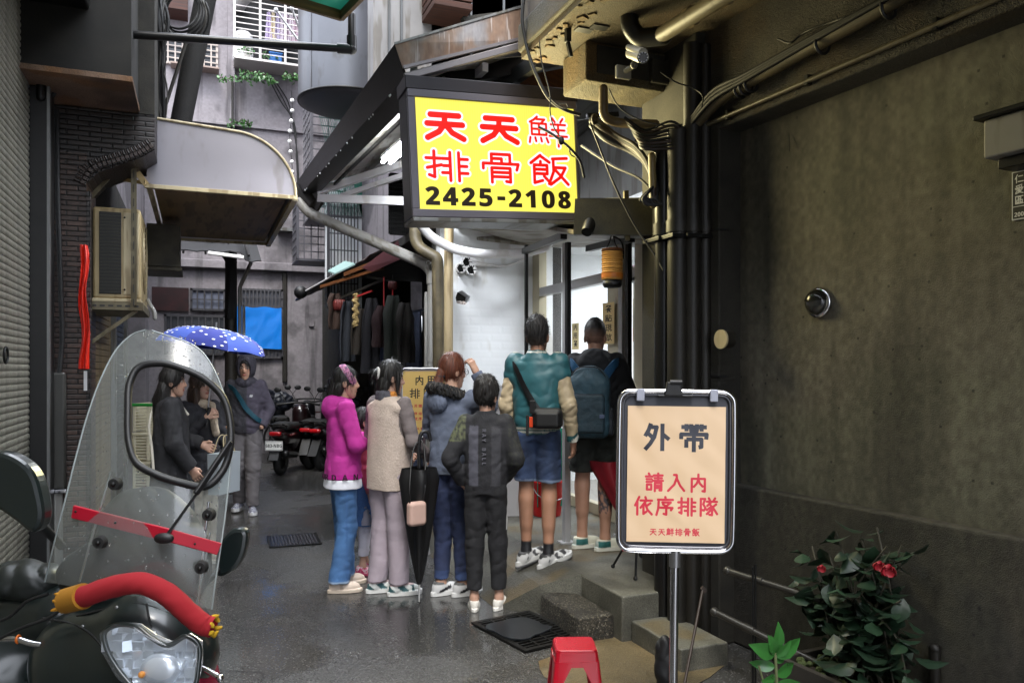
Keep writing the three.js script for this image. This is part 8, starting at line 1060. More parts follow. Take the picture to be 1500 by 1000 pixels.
// ---------- things on the landing ----------
{
  const b = onY(800, 754, LH), g = thing('red_bucket', 'red plastic bucket on the landing between the two men', 'bucket', V(b.x, LH, b.z + 0.02)); lmesh('body', lathe([[0, 0.005], [0.115, 0.005], [0.12, 0], [0.125, 0.01], [0.16, 0.3], [0.172, 0.305], [0.172, 0.33], [0.155, 0.33], [0.118, 0.02], [0, 0.02]], 32), std(0xc01c1c, 0.35, 0, { side: THREE.DoubleSide }), g); lmesh('handle', wire([V(-0.165, 0.31, 0), V(-0.13, 0.2, 0.12), V(0, 0.16, 0.17), V(0.13, 0.2, 0.12), V(0.165, 0.31, 0)], 0.005), M.steel, g);
  const d = onY(745, 752, LH - 0.1), s = thing('steel_drum', 'perforated stainless steel drum stove behind the boy', 'stove', V(d.x + 0.02, 0.2, d.z)); lmesh('stand', [cyl(V(0, 0.0, 0), V(0, 0.1, 0), 0.15, 0.13, 20), box(-0.16, 0, -0.16, 0.16, 0.03, 0.16, 0.01)], std(0x3a1c14, 0.5), s); lmesh('body', lathe([[0, 0.1], [0.17, 0.1], [0.175, 0.12], [0.175, 0.34], [0.165, 0.36], [0, 0.36]], 36), M.steel, s); lmesh('vent_hole', [0, 1, 2].flatMap((r) => [...Array(14)].map((_, i) => new THREE.SphereGeometry(0.009, 8, 6).translate(Math.cos(i * 0.449) * 0.174, 0.15 + r * 0.07, Math.sin(i * 0.449) * 0.174))), M.black, s); lmesh('rim', new THREE.TorusGeometry(0.172, 0.008, 8, 36).rotateX(Math.PI / 2).translate(0, 0.12, 0), M.steel, s);
  const o = at(746, 746, 7.6); tag(mesh('orange_hose', [...Array(3)].map((_, i) => new THREE.TorusGeometry(0.085 - i * 0.01, 0.02, 8, 24).rotateX(Math.PI / 2).translate(o.x, LH - 0.05 + i * 0.034, o.z)), std(0xc8481c, 0.4)), 'orange coiled hose on the ground beside the steel drum', 'hose');
  const rows = []; const a = at(783, 628, 7.0); for (let j = 0; j <= 14; j++) { const r = []; for (let i = 0; i <= 12; i++) r.push(V(a.x + (i / 12) * 0.3 + 0.02 * j / 14, a.y - j * 0.05, a.z + 0.03 * Math.sin(i * 1.3 + j * 0.2))); rows.push(r); } tag(mesh('green_sheet', thicken(rows, 0.006), phys(0x3fae92, { roughness: 0.25, transmission: 0.35, thickness: 0 })), 'translucent green plastic sheet hanging behind the denim shorts', 'sheet');
  const gc = onX(800, 700, XG - 0.12); tag(mesh('green_cabinet', [box(XG - 0.1, LH, onX(826, 600, XG).z, XG - 0.055, 1.25, onX(795, 600, XG).z + 0.05, 0.006), box(XG - 0.106, LH + 0.05, onX(824, 600, XG).z - 0.02, XG - 0.1, LH + 0.14, onX(797, 600, XG).z, 0.003)], std(0x1f5c4c, 0.4, 0, { map: T.grime })), 'dark green low panel of the shop front behind the bucket', 'panel');
  const wb = at(738, 612, 7.1), bd = thing('white_board', 'white leaning board edge behind the boy against the entry wall', 'board', V(wb.x, 0, wb.z), -0.3); lmesh('panel', extrude([[-0.16, 0.1], [0.18, 0.1], [0.1, 1.45], [-0.16, 1.45]], 0.02), M.whitePaint, bd); lmesh('edge', bar(V(0.185, 0.1, 0.01), V(0.105, 1.45, 0.01), 0.02), M.alu, bd);
  // folding tripod behind the take-away sign
  const t = at(930, 800, 5.0), tp = thing('tripod_stand', 'black folding tripod stand behind the take-away sign', 'tripod', V(t.x, LH, t.z)); const hub = V(0.02, 0.34, 0); for (const [px, py] of [[898, 829], [931, 847], [972, 826]]) { const f = onY(px, py, LH + 0.012).sub(tp.position); const leg = lmesh('leg', cyl(hub.clone(), f, 0.008, 0.008, 10), M.darkSteel, tp); lmesh('rubber_foot', new THREE.SphereGeometry(0.014, 10, 8).translate(f.x, f.y, f.z), M.rubber, leg); } lmesh('column', cyl(hub, V(0.02, 0.75, 0), 0.012), M.darkSteel, tp); lmesh('hub', cyl(V(0.02, 0.31, 0), V(0.02, 0.38, 0), 0.024), M.black, tp);
  const bg = onY(958, 822, LH), ba = thing('wire_basket', 'small black bag and wire coil on the landing behind the sign pole', 'bag', V(bg.x, LH, bg.z)); lmesh('body', nets(uni([rbox([0, 0.09, 0], [0.1, 0.07, 0.06], 0.03), ell([0, 0.14, 0], [0.08, 0.05, 0.05])], 0.03), [-0.14, 0, -0.1], [0.14, 0.22, 0.1], 0.01), M.rubber, ba); lmesh('wire_coil', [0, 1, 2].map((i) => new THREE.TorusGeometry(0.07 + 0.01 * i, 0.004, 6, 24).rotateX(1.3 + 0.1 * i).translate(-0.02, 0.05 + 0.015 * i, 0.07)), M.galv, ba);
}
// ---------- rails, planter and plants by the big wall ----------
{
  const rail = (label, a, b) => tag(mesh('pipe_rail', [pipe([a, b], 0.017, 0.05, 12), new THREE.SphereGeometry(0.024, 10, 8).translate(...a.toArray()), cyl(a.clone().lerp(b, 0.3), a.clone().lerp(b, 0.4), 0.021)], std(0x45433f, 0.35, 0.6)), label, 'rail');
  rail('upper wet metal pipe rail running behind the rose bush', at(1066, 836, 4.1), at(1200, 878, 3.75)); rail('lower wet metal pipe rail running behind the rose bush', at(1047, 896, 4.1), at(1200, 972, 3.7));
  tag(mesh('thin_rod', [cyl(at(1103, 830, 3.95), V(at(1103, 830, 3.95).x, 0, at(1103, 830, 3.95).z), 0.006), cyl(at(1107, 826, 3.95), V(at(1107, 826, 3.95).x, 0, at(1107, 826, 3.95).z), 0.005)], M.darkSteel), 'two thin vertical rods tied together beside the pipe rails', 'rod');
  const vp = at(1370, 950, 3.4); tag(mesh('stub_pipe', [cyl(V(vp.x, 0, vp.z), vp, 0.024), new THREE.SphereGeometry(0.026, 12, 8).translate(...vp.toArray())], M.darkPipe), 'short upright pipe stub at the right of the rose bush', 'pipe');
  tag(mesh('leaning_tool', [cyl(at(1030, 862, 4.15), at(1002, 992, 3.9).setY(0.02), 0.007, 0.008), bar(at(1028, 860, 4.15), at(1034, 866, 4.15), 0.02)], std(0x2e221a, 0.5)), 'thin broom handle leaning in the dark corner by the pillar', 'tool');
  const sk = at(968, 960, 3.85); tag(mesh('dark_sack', nets(folds(ell([0, 0.15, 0], [0.05, 0.15, 0.05]), 0.012, 8, 8), [-0.12, -0.02, -0.12], [0.12, 0.45, 0.12], 0.012).translate(sk.x + 0.02, 0, sk.z), std(0x121214, 0.6)), 'slim black sack standing behind the sign pole', 'sack');
  const pc = wl(1250, 985, 0.3), pl = thing('planter', 'low dark planter trough at the foot of the big wall', 'planter', V(pc.x, 0, pc.z), RW.psi); lmesh('trough', [box(-0.3, 0, -0.17, 0.7, 0.24, -0.14), box(-0.3, 0, 0.14, 0.7, 0.24, 0.17), box(-0.3, 0, -0.14, -0.27, 0.24, 0.14), box(0.67, 0, -0.14, 0.7, 0.24, 0.14)], std(0x3c3834, 0.7, 0, { map: T.dark }), pl); lmesh('soil', box(-0.27, 0, -0.14, 0.67, 0.2, 0.14), std(0x1c1510, 1), pl);
  const moss = []; for (let i = 0; i < 160; i++) moss.push(new THREE.SphereGeometry(rr(0.01, 0.022), 5, 4).translate(rr(-0.25, 0.6), 0.205 + rr(0, 0.02), rr(-0.13, 0.13))); tag(lmesh('moss', moss, std([0.035, 0.05, 0.012], 0.95), pl), undefined, undefined, undefined, 'stuff');
}
function veinLeaf(l, w, droop) { // glossy leaf with a midrib crease
  const rows = []; for (let j = 0; j <= 8; j++) { const t = j / 8, hw = w * Math.sin(Math.pow(t, 0.8) * Math.PI) * 0.98 + 0.0006, r = []; for (let i = -3; i <= 3; i++) { const q = i / 3; r.push(V(q * hw, t * l * (1 - 0.12 * droop * t), 0.2 * hw * Math.abs(q) + 0.05 * hw * Math.sin(t * 22) * Math.abs(q) - droop * l * 0.45 * t * t)); } rows.push(r); } return loft(rows);
}
{
  const lm = [0.55, 0.7, 1].map((k) => phys([0.018 * k, 0.045 * k, 0.022 * k], { roughness: 0.45, side: THREE.DoubleSide, transmission: 0.08, thickness: 0 })), stemM = std([0.05, 0.045, 0.03], 0.7);
  const g = thing('rose_bush', 'dark leafy rose bush with a few red blooms against the big wall', 'bush', wl(1250, 980, 0.35).setY(0.2)); const shapes = [veinLeaf(0.085, 0.026, 0.5), veinLeaf(0.1, 0.03, 0.8), veinLeaf(0.07, 0.024, 0.3), veinLeaf(0.115, 0.03, 0.9)].map(uvMetres);
  const stems = [[1190, 800], [1215, 812], [1225, 778], [1240, 850], [1262, 790], [1285, 772], [1300, 800], [1322, 798], [1180, 860], [1205, 900], [1232, 930], [1290, 905], [1320, 880], [1200, 840], [1275, 830], [1310, 930]]; let n = 0;
  stems.forEach(([px, py], i) => { const tip = wl(px, py, 0.12 + 0.22 * hash(i, 2, 2)), base = wl(1225 + (i % 6) * 22, 985, 0.3 + 0.08 * (hash(i, 4, 4) - 0.5)).setY(0.2), mid = base.clone().lerp(tip, 0.6).add(V(rr(-0.03, 0.03), 0.06, rr(-0.03, 0.03))); const cv = new THREE.CatmullRomCurve3([base, mid, tip]); mesh('stem', new THREE.TubeGeometry(cv, 14, 0.0045, 6), stemM, g);
    for (let k = 0; k < 18; k++) { const t = 0.3 + 0.7 * k / 17, p = cv.getPointAt(Math.min(1, t)).add(V(rr(-0.055, 0.055), rr(-0.04, 0.035), rr(-0.055, 0.055))); const m = new THREE.Mesh(shapes[(k + i) % 4], lm[(k * 7 + i) % 3]); m.name = numbered('leaf'); m.castShadow = m.receiveShadow = true; m.position.copy(p).sub(g.position); m.rotation.set(rr(1.5, 2.9), rr(0, 6.28), rr(-0.6, 0.6), 'YXZ'); m.scale.setScalar(rr(0.85, 1.6)); g.add(m); n++; } });
  const rose = (label, px, py, r) => { const c = wl(px, py, 0.5).sub(g.position), P = []; for (let i = 0; i < 16; i++) { const a = i * 2.4, k = Math.sqrt(i / 16); P.push(new THREE.SphereGeometry(r * 0.55, 8, 6, 0, 2.6).scale(1, 0.9, 0.4).rotateY(a).translate(c.x + Math.cos(a) * r * k * 0.7, c.y + (1 - k) * r * 0.5, c.z + Math.sin(a) * r * k * 0.7)); } lmesh('bloom', P, phys(0x86091a, { roughness: 0.6, side: THREE.DoubleSide }), g); }; rose('', 1204, 834, 0.022); rose('', 1289, 831, 0.028); rose('', 1302, 838, 0.034);
  const bl = phys([0.035, 0.15, 0.03], { roughness: 0.22, clearcoat: 0.4, side: THREE.DoubleSide, transmission: 0.2, thickness: 0 }), c = at(1137, 1000, 3.15), b = thing('broadleaf_plant', 'small bright green broad-leaved plant at the bottom right', 'plant', V(c.x, 0, c.z)); const top = at(1136, 955, 3.15).sub(b.position); lmesh('stem', [wire([V(0, 0, 0), V(0.01, 0.2, 0), top], 0.006), wire([V(0.02, 0, 0.02), V(-0.04, 0.24, 0.02), at(1112, 975, 3.1).sub(b.position)], 0.004)], std([0.1, 0.12, 0.05], 0.6), b);
  for (const [ang, l, tilt, dy] of [[0.1, 0.12, 0.25, 0.0], [-1.4, 0.14, 1.15, -0.01], [1.5, 0.14, 1.15, -0.02], [2.3, 0.11, 1.3, -0.04], [-0.7, 0.1, 0.6, -0.01], [0.9, 0.09, 0.8, -0.02], [-2.2, 0.1, 1.4, -0.06], [1.8, 0.12, 1.4, -0.09], [1.2, 0.11, 1.6, -0.13], [-1.1, 0.09, 1.5, -0.1], [3.0, 0.1, 1.2, -0.03]]) { const m = new THREE.Mesh(uvMetres(veinLeaf(l * 1.08, l * 0.24, 0.6)), bl); m.name = numbered('leaf'); m.castShadow = m.receiveShadow = true; m.position.copy(top).add(V(0, dy, 0)); m.rotation.set(tilt, ang, 0, 'YXZ'); m.rotation.order = 'YXZ'; m.rotation.y = -ang * 1.0 + 0.3 + Math.PI / 2 * 0; m.rotation.set(tilt * Math.cos(ang) * 0.5 + 0.2, 0, -tilt * Math.sign(Math.sin(ang) || 1) * Math.min(1, Math.abs(Math.sin(ang)) + 0.2), 'ZYX'); b.add(m); }
}
// ---------- parked scooters and bicycle at the end of the alley ----------
function parkedScooter(label, pos, turn, col, plate, shield) {
  const g = thing('parked_scooter', label, 'scooter', pos, turn, 'scooters parked at the end of the alley'), paint = phys(col, { roughness: 0.3, clearcoat: 0.6 }), dk = std(0x101012, 0.5); // local: front at +z
  for (const z of [-0.62, 0.64]) { const w = lmesh('wheel', new THREE.TorusGeometry(0.2, 0.055, 12, 28).rotateY(Math.PI / 2).translate(0, 0.25, z), M.rubber, g); lmesh('rim', [cyl(V(-0.03, 0.25, z), V(0.03, 0.25, z), 0.15, 0.15, 24), cyl(V(-0.06, 0.25, z), V(0.06, 0.25, z), 0.04)], M.darkSteel, w); }
  const n = (name, f, lo, hi, m) => { const q = new THREE.Mesh(nets(f, lo, hi, 0.016), m); q.name = numbered(name); q.castShadow = q.receiveShadow = true; g.add(q); };
  n('rear_body', uni([seg([0, 0.55, -0.55], [0, 0.52, 0.0], 0.13, 0.15), ell([0, 0.62, -0.72], [0.1, 0.09, 0.18]), seg([0, 0.4, -0.2], [0, 0.35, 0.1], 0.12, 0.12)], 0.08), [-0.3, 0.2, -1], [0.3, 0.8, 0.3], paint); n('floor', rbox([0, 0.3, 0.22], [0.15, 0.05, 0.2], 0.03), [-0.3, 0.2, -0.1], [0.3, 0.4, 0.6], dk); n('front_shield', uni([seg([0, 0.35, 0.4], [0, 0.9, 0.34], 0.15, 0.13), ell([0, 0.8, 0.45], [0.14, 0.16, 0.1])], 0.06), [-0.3, 0.15, 0.1], [0.3, 1.1, 0.7], paint); n('front_fender', seg([0, 0.46, 0.5], [0, 0.44, 0.72], 0.09, 0.08), [-0.2, 0.3, 0.3], [0.2, 0.6, 0.9], paint); n('seat', uni([rbox([0, 0.72, -0.35], [0.14, 0.05, 0.34], 0.05), ell([0, 0.75, -0.55], [0.13, 0.06, 0.18])], 0.05), [-0.3, 0.6, -0.9], [0.3, 0.9, 0.1], M.rubber);
  n('engine', uni([rbox([0.09, 0.3, -0.45], [0.08, 0.1, 0.25], 0.05), seg([-0.12, 0.28, -0.3], [-0.15, 0.34, -0.85], 0.05, 0.06)], 0.03), [-0.35, 0.1, -1], [0.3, 0.5, 0], M.darkSteel);
  lmesh('handlebar', pipe([V(-0.34, 1.02, 0.22), V(-0.12, 1.05, 0.32), V(0.12, 1.05, 0.32), V(0.34, 1.02, 0.22)], 0.015, 0.06, 10), M.darkSteel, g); for (const s of [-1, 1]) { lmesh('grip', cyl(V(s * 0.35, 1.02, 0.21), V(s * 0.24, 1.035, 0.26), 0.019), M.rubber, g); lmesh('mirror', [wire([V(s * 0.22, 1.04, 0.28), V(s * 0.27, 1.15, 0.3), V(s * 0.32, 1.22, 0.28)], 0.006), new THREE.SphereGeometry(0.06, 14, 10).scale(1, 0.75, 0.25).translate(s * 0.35, 1.26, 0.27)], M.black, g); lmesh('brake_lever', bar(V(s * 0.14, 1.04, 0.36), V(s * 0.32, 1.02, 0.3), 0.01), M.chrome, g); }
  lmesh('tail_light', nets(rbox([0, 0.64, -0.87], [0.09, 0.035, 0.04], 0.03), [-0.15, 0.55, -0.95], [0.15, 0.72, -0.8], 0.01), phys(0x9c0a12, { roughness: 0.15, clearcoat: 1 }), g); lmesh('headlight', ell ? nets(ell([0, 0.93, 0.46], [0.1, 0.07, 0.05]), [-0.15, 0.8, 0.35], [0.15, 1.05, 0.55], 0.012) : 0, phys(0xc8ccd0, { roughness: 0.08, clearcoat: 1 }), g); lmesh('grab_rail', pipe([V(-0.11, 0.72, -0.6), V(-0.11, 0.78, -0.86), V(0.11, 0.78, -0.86), V(0.11, 0.72, -0.6)], 0.012, 0.05, 8), M.darkSteel, g); lmesh('rear_fender', bar(V(0, 0.5, -0.8), V(0, 0.26, -0.98), 0.14, 0.012), dk, g);
  if (plate) { const t = sheet(256, 128, (c, w, h) => { c.fillStyle = '#e9e9e4'; c.fillRect(0, 0, w, h); c.strokeStyle = '#1c1c1c'; c.lineWidth = 4; c.strokeRect(5, 5, w - 10, h - 10); c.fillStyle = '#101010'; c.font = 'bold 62px sans-serif'; c.textAlign = 'center'; c.fillText(plate, w / 2, 84); }); lmesh('number_plate', box(-0.13, 0.4, -0.936, 0.13, 0.54, -0.93), M.whitePaint, g); lmesh('plate_face', new THREE.PlaneGeometry(0.25, 0.13).rotateY(Math.PI).translate(0, 0.47, -0.938), std(0xffffff, 0.4, 0, { map: t }), g, true); }
  lmesh('side_stand', bar(V(0.1, 0.25, -0.1), V(0.2, 0.01, -0.12), 0.02), M.darkSteel, g);
  if (shield) n('rain_cover', folds(uni([ell([0, 1.0, 0.3], [0.3, 0.2, 0.14]), seg([0.15, 1.15, 0.25], [0.28, 1.24, 0.1], 0.09, 0.03)], 0.06), 0.02, 7, 6), [-0.5, 0.7, 0], [0.5, 1.4, 0.6], std(0x1a1d26, 0.45));
  return g;
}
{
  const s = (px, py) => onY(px, py, 0), base = turnTo(0);
  parkedScooter('dark scooter with a red tail panel and a white number plate beside the hooded man', s(430, 688), turnTo(2), 0x16080a, '683-NBG', false); parkedScooter('scooter under a dark rain cover against the wall below the blue sheet', s(408, 672), turnTo(-20), 0x0d0e12, null, true); parkedScooter('black scooter nearest the dark stall', s(472, 680), turnTo(4), 0x0c0c0d, null, false); parkedScooter('black scooter squeezed between two others below the wall plate', s(450, 670), turnTo(-14), 0x101014, null, false); parkedScooter('dark scooter half hidden behind the magenta hoodie', s(496, 682), turnTo(12), 0x14080a, null, true);
  const b = s(456, 668), g = thing('bicycle', 'old bicycle with a round mirror leaning on the end wall behind the scooters', 'bicycle', V(b.x, 0, b.z - 0.25), turnTo(70)); const tb = (a, c, r = 0.015) => cyl(V(0, ...a), V(0, ...c), r, r, 8); for (const z of [-0.5, 0.55]) { const w = lmesh('wheel', new THREE.TorusGeometry(0.31, 0.02, 8, 36).rotateY(Math.PI / 2).translate(0, 0.33, z), M.rubber, g); lmesh('spoke', [...Array(12)].map((_, i) => cyl(V(0, 0.33, z), V(0, 0.33 + Math.sin(i * 0.5236) * 0.3, z + Math.cos(i * 0.5236) * 0.3), 0.002, 0.002, 4)), M.steel, w); }
  lmesh('frame', [tb([0.33, -0.5], [0.78, -0.18]), tb([0.33, -0.5], [0.3, -0.08]), tb([0.3, -0.08], [0.82, -0.2]), tb([0.3, -0.08], [0.75, 0.4]), tb([0.78, -0.18], [0.8, 0.38]), tb([0.9, 0.36], [0.33, 0.55])], std(0x3a1418, 0.4, 0.3), g); lmesh('saddle', nets(ell([0, 0.9, -0.22], [0.08, 0.04, 0.14]), [-0.12, 0.8, -0.4], [0.12, 1, 0], 0.014), M.rubber, g); lmesh('handlebar', wire([V(-0.28, 1.0, 0.28), V(-0.2, 1.02, 0.38), V(0, 0.98, 0.38), V(0.2, 1.02, 0.38), V(0.28, 1.0, 0.28)], 0.012), M.chrome, g); lmesh('mirror', [new THREE.TorusGeometry(0.09, 0.012, 8, 28).scale(0.8, 1.05, 1).rotateY(0.6).translate(-0.2, 1.35, 0.36), cyl(V(-0.2, 1.02, 0.37), V(-0.2, 1.26, 0.36), 0.006)], M.black, g); lmesh('basket', [...Array(5)].map((_, i) => box(-0.15, 0.78 + i * 0.05, 0.5, 0.15, 0.785 + i * 0.05, 0.72)), M.darkSteel, g);
}
// ---------- scooter in the foreground ----------
{
  const D = 2.2, o = at(205, 760, D), g = thing('windscreen_scooter', 'black scooter with a tall clear windscreen in the left foreground', 'scooter', V(o.x, 0, o.z), -TH), q = (px, py, z = 0) => V((px - 750) * (D - z) / F + 545 * D / F, EYE + (540 - py) * (D - z) / F, z);
  // windscreen: a thick clear sheet, bulged, leaning back, open inside the black rubber ring
  const Lk = [[65, 852], [80, 790], [96, 728], [112, 664], [129, 604], [148, 553], [170, 512], [193, 490], [213, 483]], Rk = [[310, 892], [316, 846], [323, 800], [330, 750], [336, 690], [338, 632], [326, 572], [292, 512], [222, 484]];
  const sp = (K) => new THREE.CatmullRomCurve3(K.map((k) => V(k[0], k[1], 0)), false, 'centripetal'), LC = sp(Lk), RC = sp(Rk), NJ = 110, NI = 80;
  const zAt = (px, py) => { const t = (870 - py) / 390, u = (px - 200) / 150; return 0.11 * (1 - u * u) - 0.26 * t * t - 0.02; }, inv = 1 / D;
  const ringK = [[187, 600], [190, 560], [203, 538], [232, 532], [264, 539], [300, 556], [326, 582], [337, 622], [336, 660], [324, 692], [302, 712], [266, 707], [226, 694], [200, 678], [189, 650]], ringC = new THREE.CatmullRomCurve3(ringK.map((k) => q(k[0], k[1], zAt(k[0], k[1]) + 0.004)), true, 'centripetal'), poly = new THREE.CatmullRomCurve3(ringK.map((k) => V(k[0], k[1], 0)), true, 'centripetal').getPoints(90);
  const inside = (x, y) => { let c = false; for (let i = 0, j = poly.length - 1; i < poly.length; j = i++) if ((poly[i].y > y) !== (poly[j].y > y) && x < (poly[j].x - poly[i].x) * (y - poly[i].y) / (poly[j].y - poly[i].y) + poly[i].x) c = !c; return c; };
  const G = []; for (let j = 0; j <= NJ; j++) { const a = LC.getPoint(j / NJ), b = RC.getPoint(j / NJ), r = []; for (let i = 0; i <= NI; i++) r.push([lerp(a.x, b.x, i / NI), lerp(a.y, b.y, i / NI)]); G.push(r); }
  const pos = [], tri = (a, b, c) => pos.push(...a.toArray(), ...b.toArray(), ...c.toArray()); for (let j = 0; j < NJ; j++) for (let i = 0; i < NI; i++) { const c = [G[j][i], G[j][i + 1], G[j + 1][i + 1], G[j + 1][i]]; if (inside((c[0][0] + c[2][0]) / 2, (c[0][1] + c[2][1]) / 2)) continue; const p = c.map((k) => q(k[0], k[1], zAt(k[0], k[1]))); tri(p[0], p[1], p[2]); tri(p[0], p[2], p[3]); }
  const sg = new THREE.BufferGeometry(); sg.setAttribute('position', new THREE.Float32BufferAttribute(pos, 3)); sg.computeVertexNormals();
  lmesh('windscreen', sg, phys(0xdde4e3, { transmission: 0.9, roughness: 0.24, thickness: 0, ior: 1.6, roughnessMap: gMap(512, 0.5, (u, v) => 0.35 + 0.7 * sstep(0.3, 0.8, fbm(u, v, 3, 4, 2, 301))), side: THREE.DoubleSide }), g);
  const edge = (C) => new THREE.TubeGeometry(new THREE.CatmullRomCurve3([...Array(40)].map((_, i) => { const p = C.getPoint(i / 39); return q(p.x, p.y, zAt(p.x, p.y)); })), 80, 0.0026, 6); lmesh('screen_edge', [edge(LC), edge(RC)], phys(0x8c9494, { roughness: 0.15, clearcoat: 1 }), g);
  lmesh('rubber_ring', new THREE.TubeGeometry(ringC, 160, 0.0105, 10, true), M.black, g);
  const fr = (px, py) => q(px, py, zAt(px, py) + 0.012); lmesh('red_bar', [bar(fr(106, 749), fr(248, 784), 0.009, 0.036, 0.003), bar(fr(248, 784), fr(321, 804), 0.008, 0.034, 0.003)], std(0xa8122a, 0.4), g); lmesh('bar_screw', [[114, 748], [172, 764], [288, 795]].map(([x, y]) => new THREE.SphereGeometry(0.0035, 8, 6).translate(...fr(x, y).add(V(0, 0, 0.014)).toArray())), M.darkSteel, g);
  lmesh('wiper', [bar(fr(243, 787).add(V(0, 0, 0.012)), fr(306, 702).add(V(0, 0, 0.02)), 0.006), bar(fr(290, 722).add(V(0, 0, 0.018)), fr(341, 645).add(V(0.004, 0, 0.03)), 0.013, 0.016, 0.004), nets(ell([0, 0, 0], [0.028, 0.015, 0.014]), [-0.04, -0.03, -0.03], [0.04, 0.03, 0.03], 0.005).translate(...fr(242, 787).add(V(0, 0, 0.01)).toArray())], M.black, g);
  for (const [x, y] of [[170, 708], [148, 793], [307, 753], [296, 830]]) { const c = fr(x, y); const k = lmesh('mount_knob', cyl(c, c.clone().add(V(0, 0, 0.018)), 0.018, 0.015, 20), M.rubber, g); lmesh('bolt', new THREE.SphereGeometry(0.007, 10, 8).translate(c.x, c.y, c.z + 0.018), M.darkSteel, k); }
  lmesh('stay', [cyl(q(162, 690, 0.02), q(116, 852, 0.03), 0.0038, 0.0038, 8), cyl(q(305, 735, 0.02), q(289, 886, 0.03), 0.0038, 0.0038, 8), cyl(q(307, 780, 0), q(288, 890, 0.02), 0.003, 0.003, 8)], M.chrome, g);
  tag(lmesh('rain_drop', [...Array(260)].map(() => { const t = rr(0.05, 0.98), a = LC.getPoint(t), b = RC.getPoint(t), x = lerp(a.x, b.x, rr(0.03, 0.97)), y = lerp(a.y, b.y, 0.5) + 0; return inside(x, y) ? null : new THREE.SphereGeometry(rr(0.0012, 0.0028), 6, 5).scale(1, 1.3, 0.6).translate(...q(x, y, zAt(x, y) + 0.001).toArray()); }).filter(Boolean), phys(0xffffff, { transmission: 1, roughness: 0.02, thickness: 0.002, ior: 1.33 }), g), undefined, undefined, undefined, 'stuff');
  // bodywork
  const P = (px, py, z) => q(px, py, z).toArray(), NM = (name, f, lo, hi, m, cell = 0.009) => lmesh(name, nets(f, P(lo[0], lo[1], lo[2]).map((v, i) => i === 1 ? v : v), P(hi[0], hi[1], hi[2]), cell), m, g), bodyM = phys([0.008, 0.013, 0.013], { roughness: 0.3, clearcoat: 0.7, clearcoatRoughness: 0.15 });
  const cowlF = uni([ell(P(225, 950, -0.02), [0.16, 0.17, 0.16]), ell(P(150, 970, -0.05), [0.2, 0.17, 0.14]), seg(P(215, 900, -0.02), P(270, 960, 0.0), 0.06, 0.07), ell(P(215, 1060, -0.1), [0.2, 0.26, 0.2])], 0.09); NM('front_cowl', cowlF, [-60, 1240, -0.45], [340, 800, 0.25], bodyM);
  const onCowl = (x, y) => { for (let z = 0.24; z > -0.3; z -= 0.003) { const p = q(x, y, z); if (cowlF(p.x, p.y, p.z) < 0) return p; } return q(x, y, 0); };
  lmesh('panel_seam', [[[62, 905], [100, 912], [134, 930], [160, 962], [186, 1004]], [[112, 902], [150, 893], [200, 884], [250, 900], [288, 926]], [[214, 884], [217, 902], [222, 920]]].map((k) => new THREE.TubeGeometry(new THREE.CatmullRomCurve3(k.map((c) => onCowl(...c))), 40, 0.0032, 6)), M.rubber, g); lmesh('panel_screw', [[120, 918], [276, 935], [170, 890]].map((c) => { const p = onCowl(...c); return new THREE.SphereGeometry(0.006, 10, 8).scale(1, 1, 0.5).translate(p.x, p.y, p.z); }), M.steel, g);
  [[[70, 870], [40, 880], [10, 905], [-30, 915]], [[95, 888], [70, 905], [30, 920], [-30, 950]]].forEach((k, i) => lmesh('cable', wire(k.map((c) => q(c[0], c[1], 0.04 + 0.03 * i)), 0.005), M.cable, g));
  NM('dash_cover', folds(uni([ell(P(215, 790, -0.14), [0.15, 0.16, 0.1]), ell(P(150, 840, -0.12), [0.13, 0.09, 0.1]), ell(P(262, 830, -0.12), [0.09, 0.13, 0.09])], 0.07), 0.008, 8, 9), [40, 920, -0.3], [340, 690, 0.05], std(0x08080a, 0.6));
  NM('side_body', uni([ell(P(20, 960, -0.3), [0.26, 0.2, 0.3]), seg(P(90, 900, -0.15), P(-60, 880, -0.35), 0.09, 0.12)], 0.1), [-260, 1120, -0.75], [160, 780, 0.05], bodyM, 0.012);
  NM('rain_cover', folds(ell(P(35, 850, -0.16), [0.12, 0.06, 0.08]), 0.01, 9, 9), [-60, 910, -0.3], [110, 770, 0.05], std(0x1c201e, 0.4));
  // headlight: faceted bowl behind a clear cover
  const HK = [[153, 926], [172, 915], [200, 918], [222, 934], [246, 945], [272, 932], [290, 944], [290, 976], [283, 1008], [255, 1030], [210, 1018], [176, 985], [156, 950]]; const hz = (px, py) => 0.172 - Math.pow((px - 225) / 190, 2) * 0.09 + (py - 930) * 0.00035;
  const hp = HK.map(([x, y]) => { const p = q(x, y, hz(x, y)); return [p.x, p.y]; }), hs = new THREE.Shape(hp.map((p) => new THREE.Vector2(...p))), bend = (geo, dz) => { const p = geo.attributes.position; for (let i = 0; i < p.count; i++) { const px = (p.getX(i) - 545 * D / F) * F / (D - 0.14) + 750, py = 540 - (p.getY(i) - EYE) * F / (D - 0.14); p.setZ(i, p.getZ(i) + hz(px, py) + dz); } geo.computeVertexNormals(); return geo; };
  lmesh('headlight_lens', bend(new THREE.ExtrudeGeometry(hs, { depth: 0.004, bevelEnabled: true, bevelSize: 0.006, bevelThickness: 0.006, bevelSegments: 3, curveSegments: 4 }), 0.01), phys(0xf4f7fa, { transmission: 0.97, roughness: 0.05, thickness: 0, ior: 1.5, clearcoat: 1 }), g);
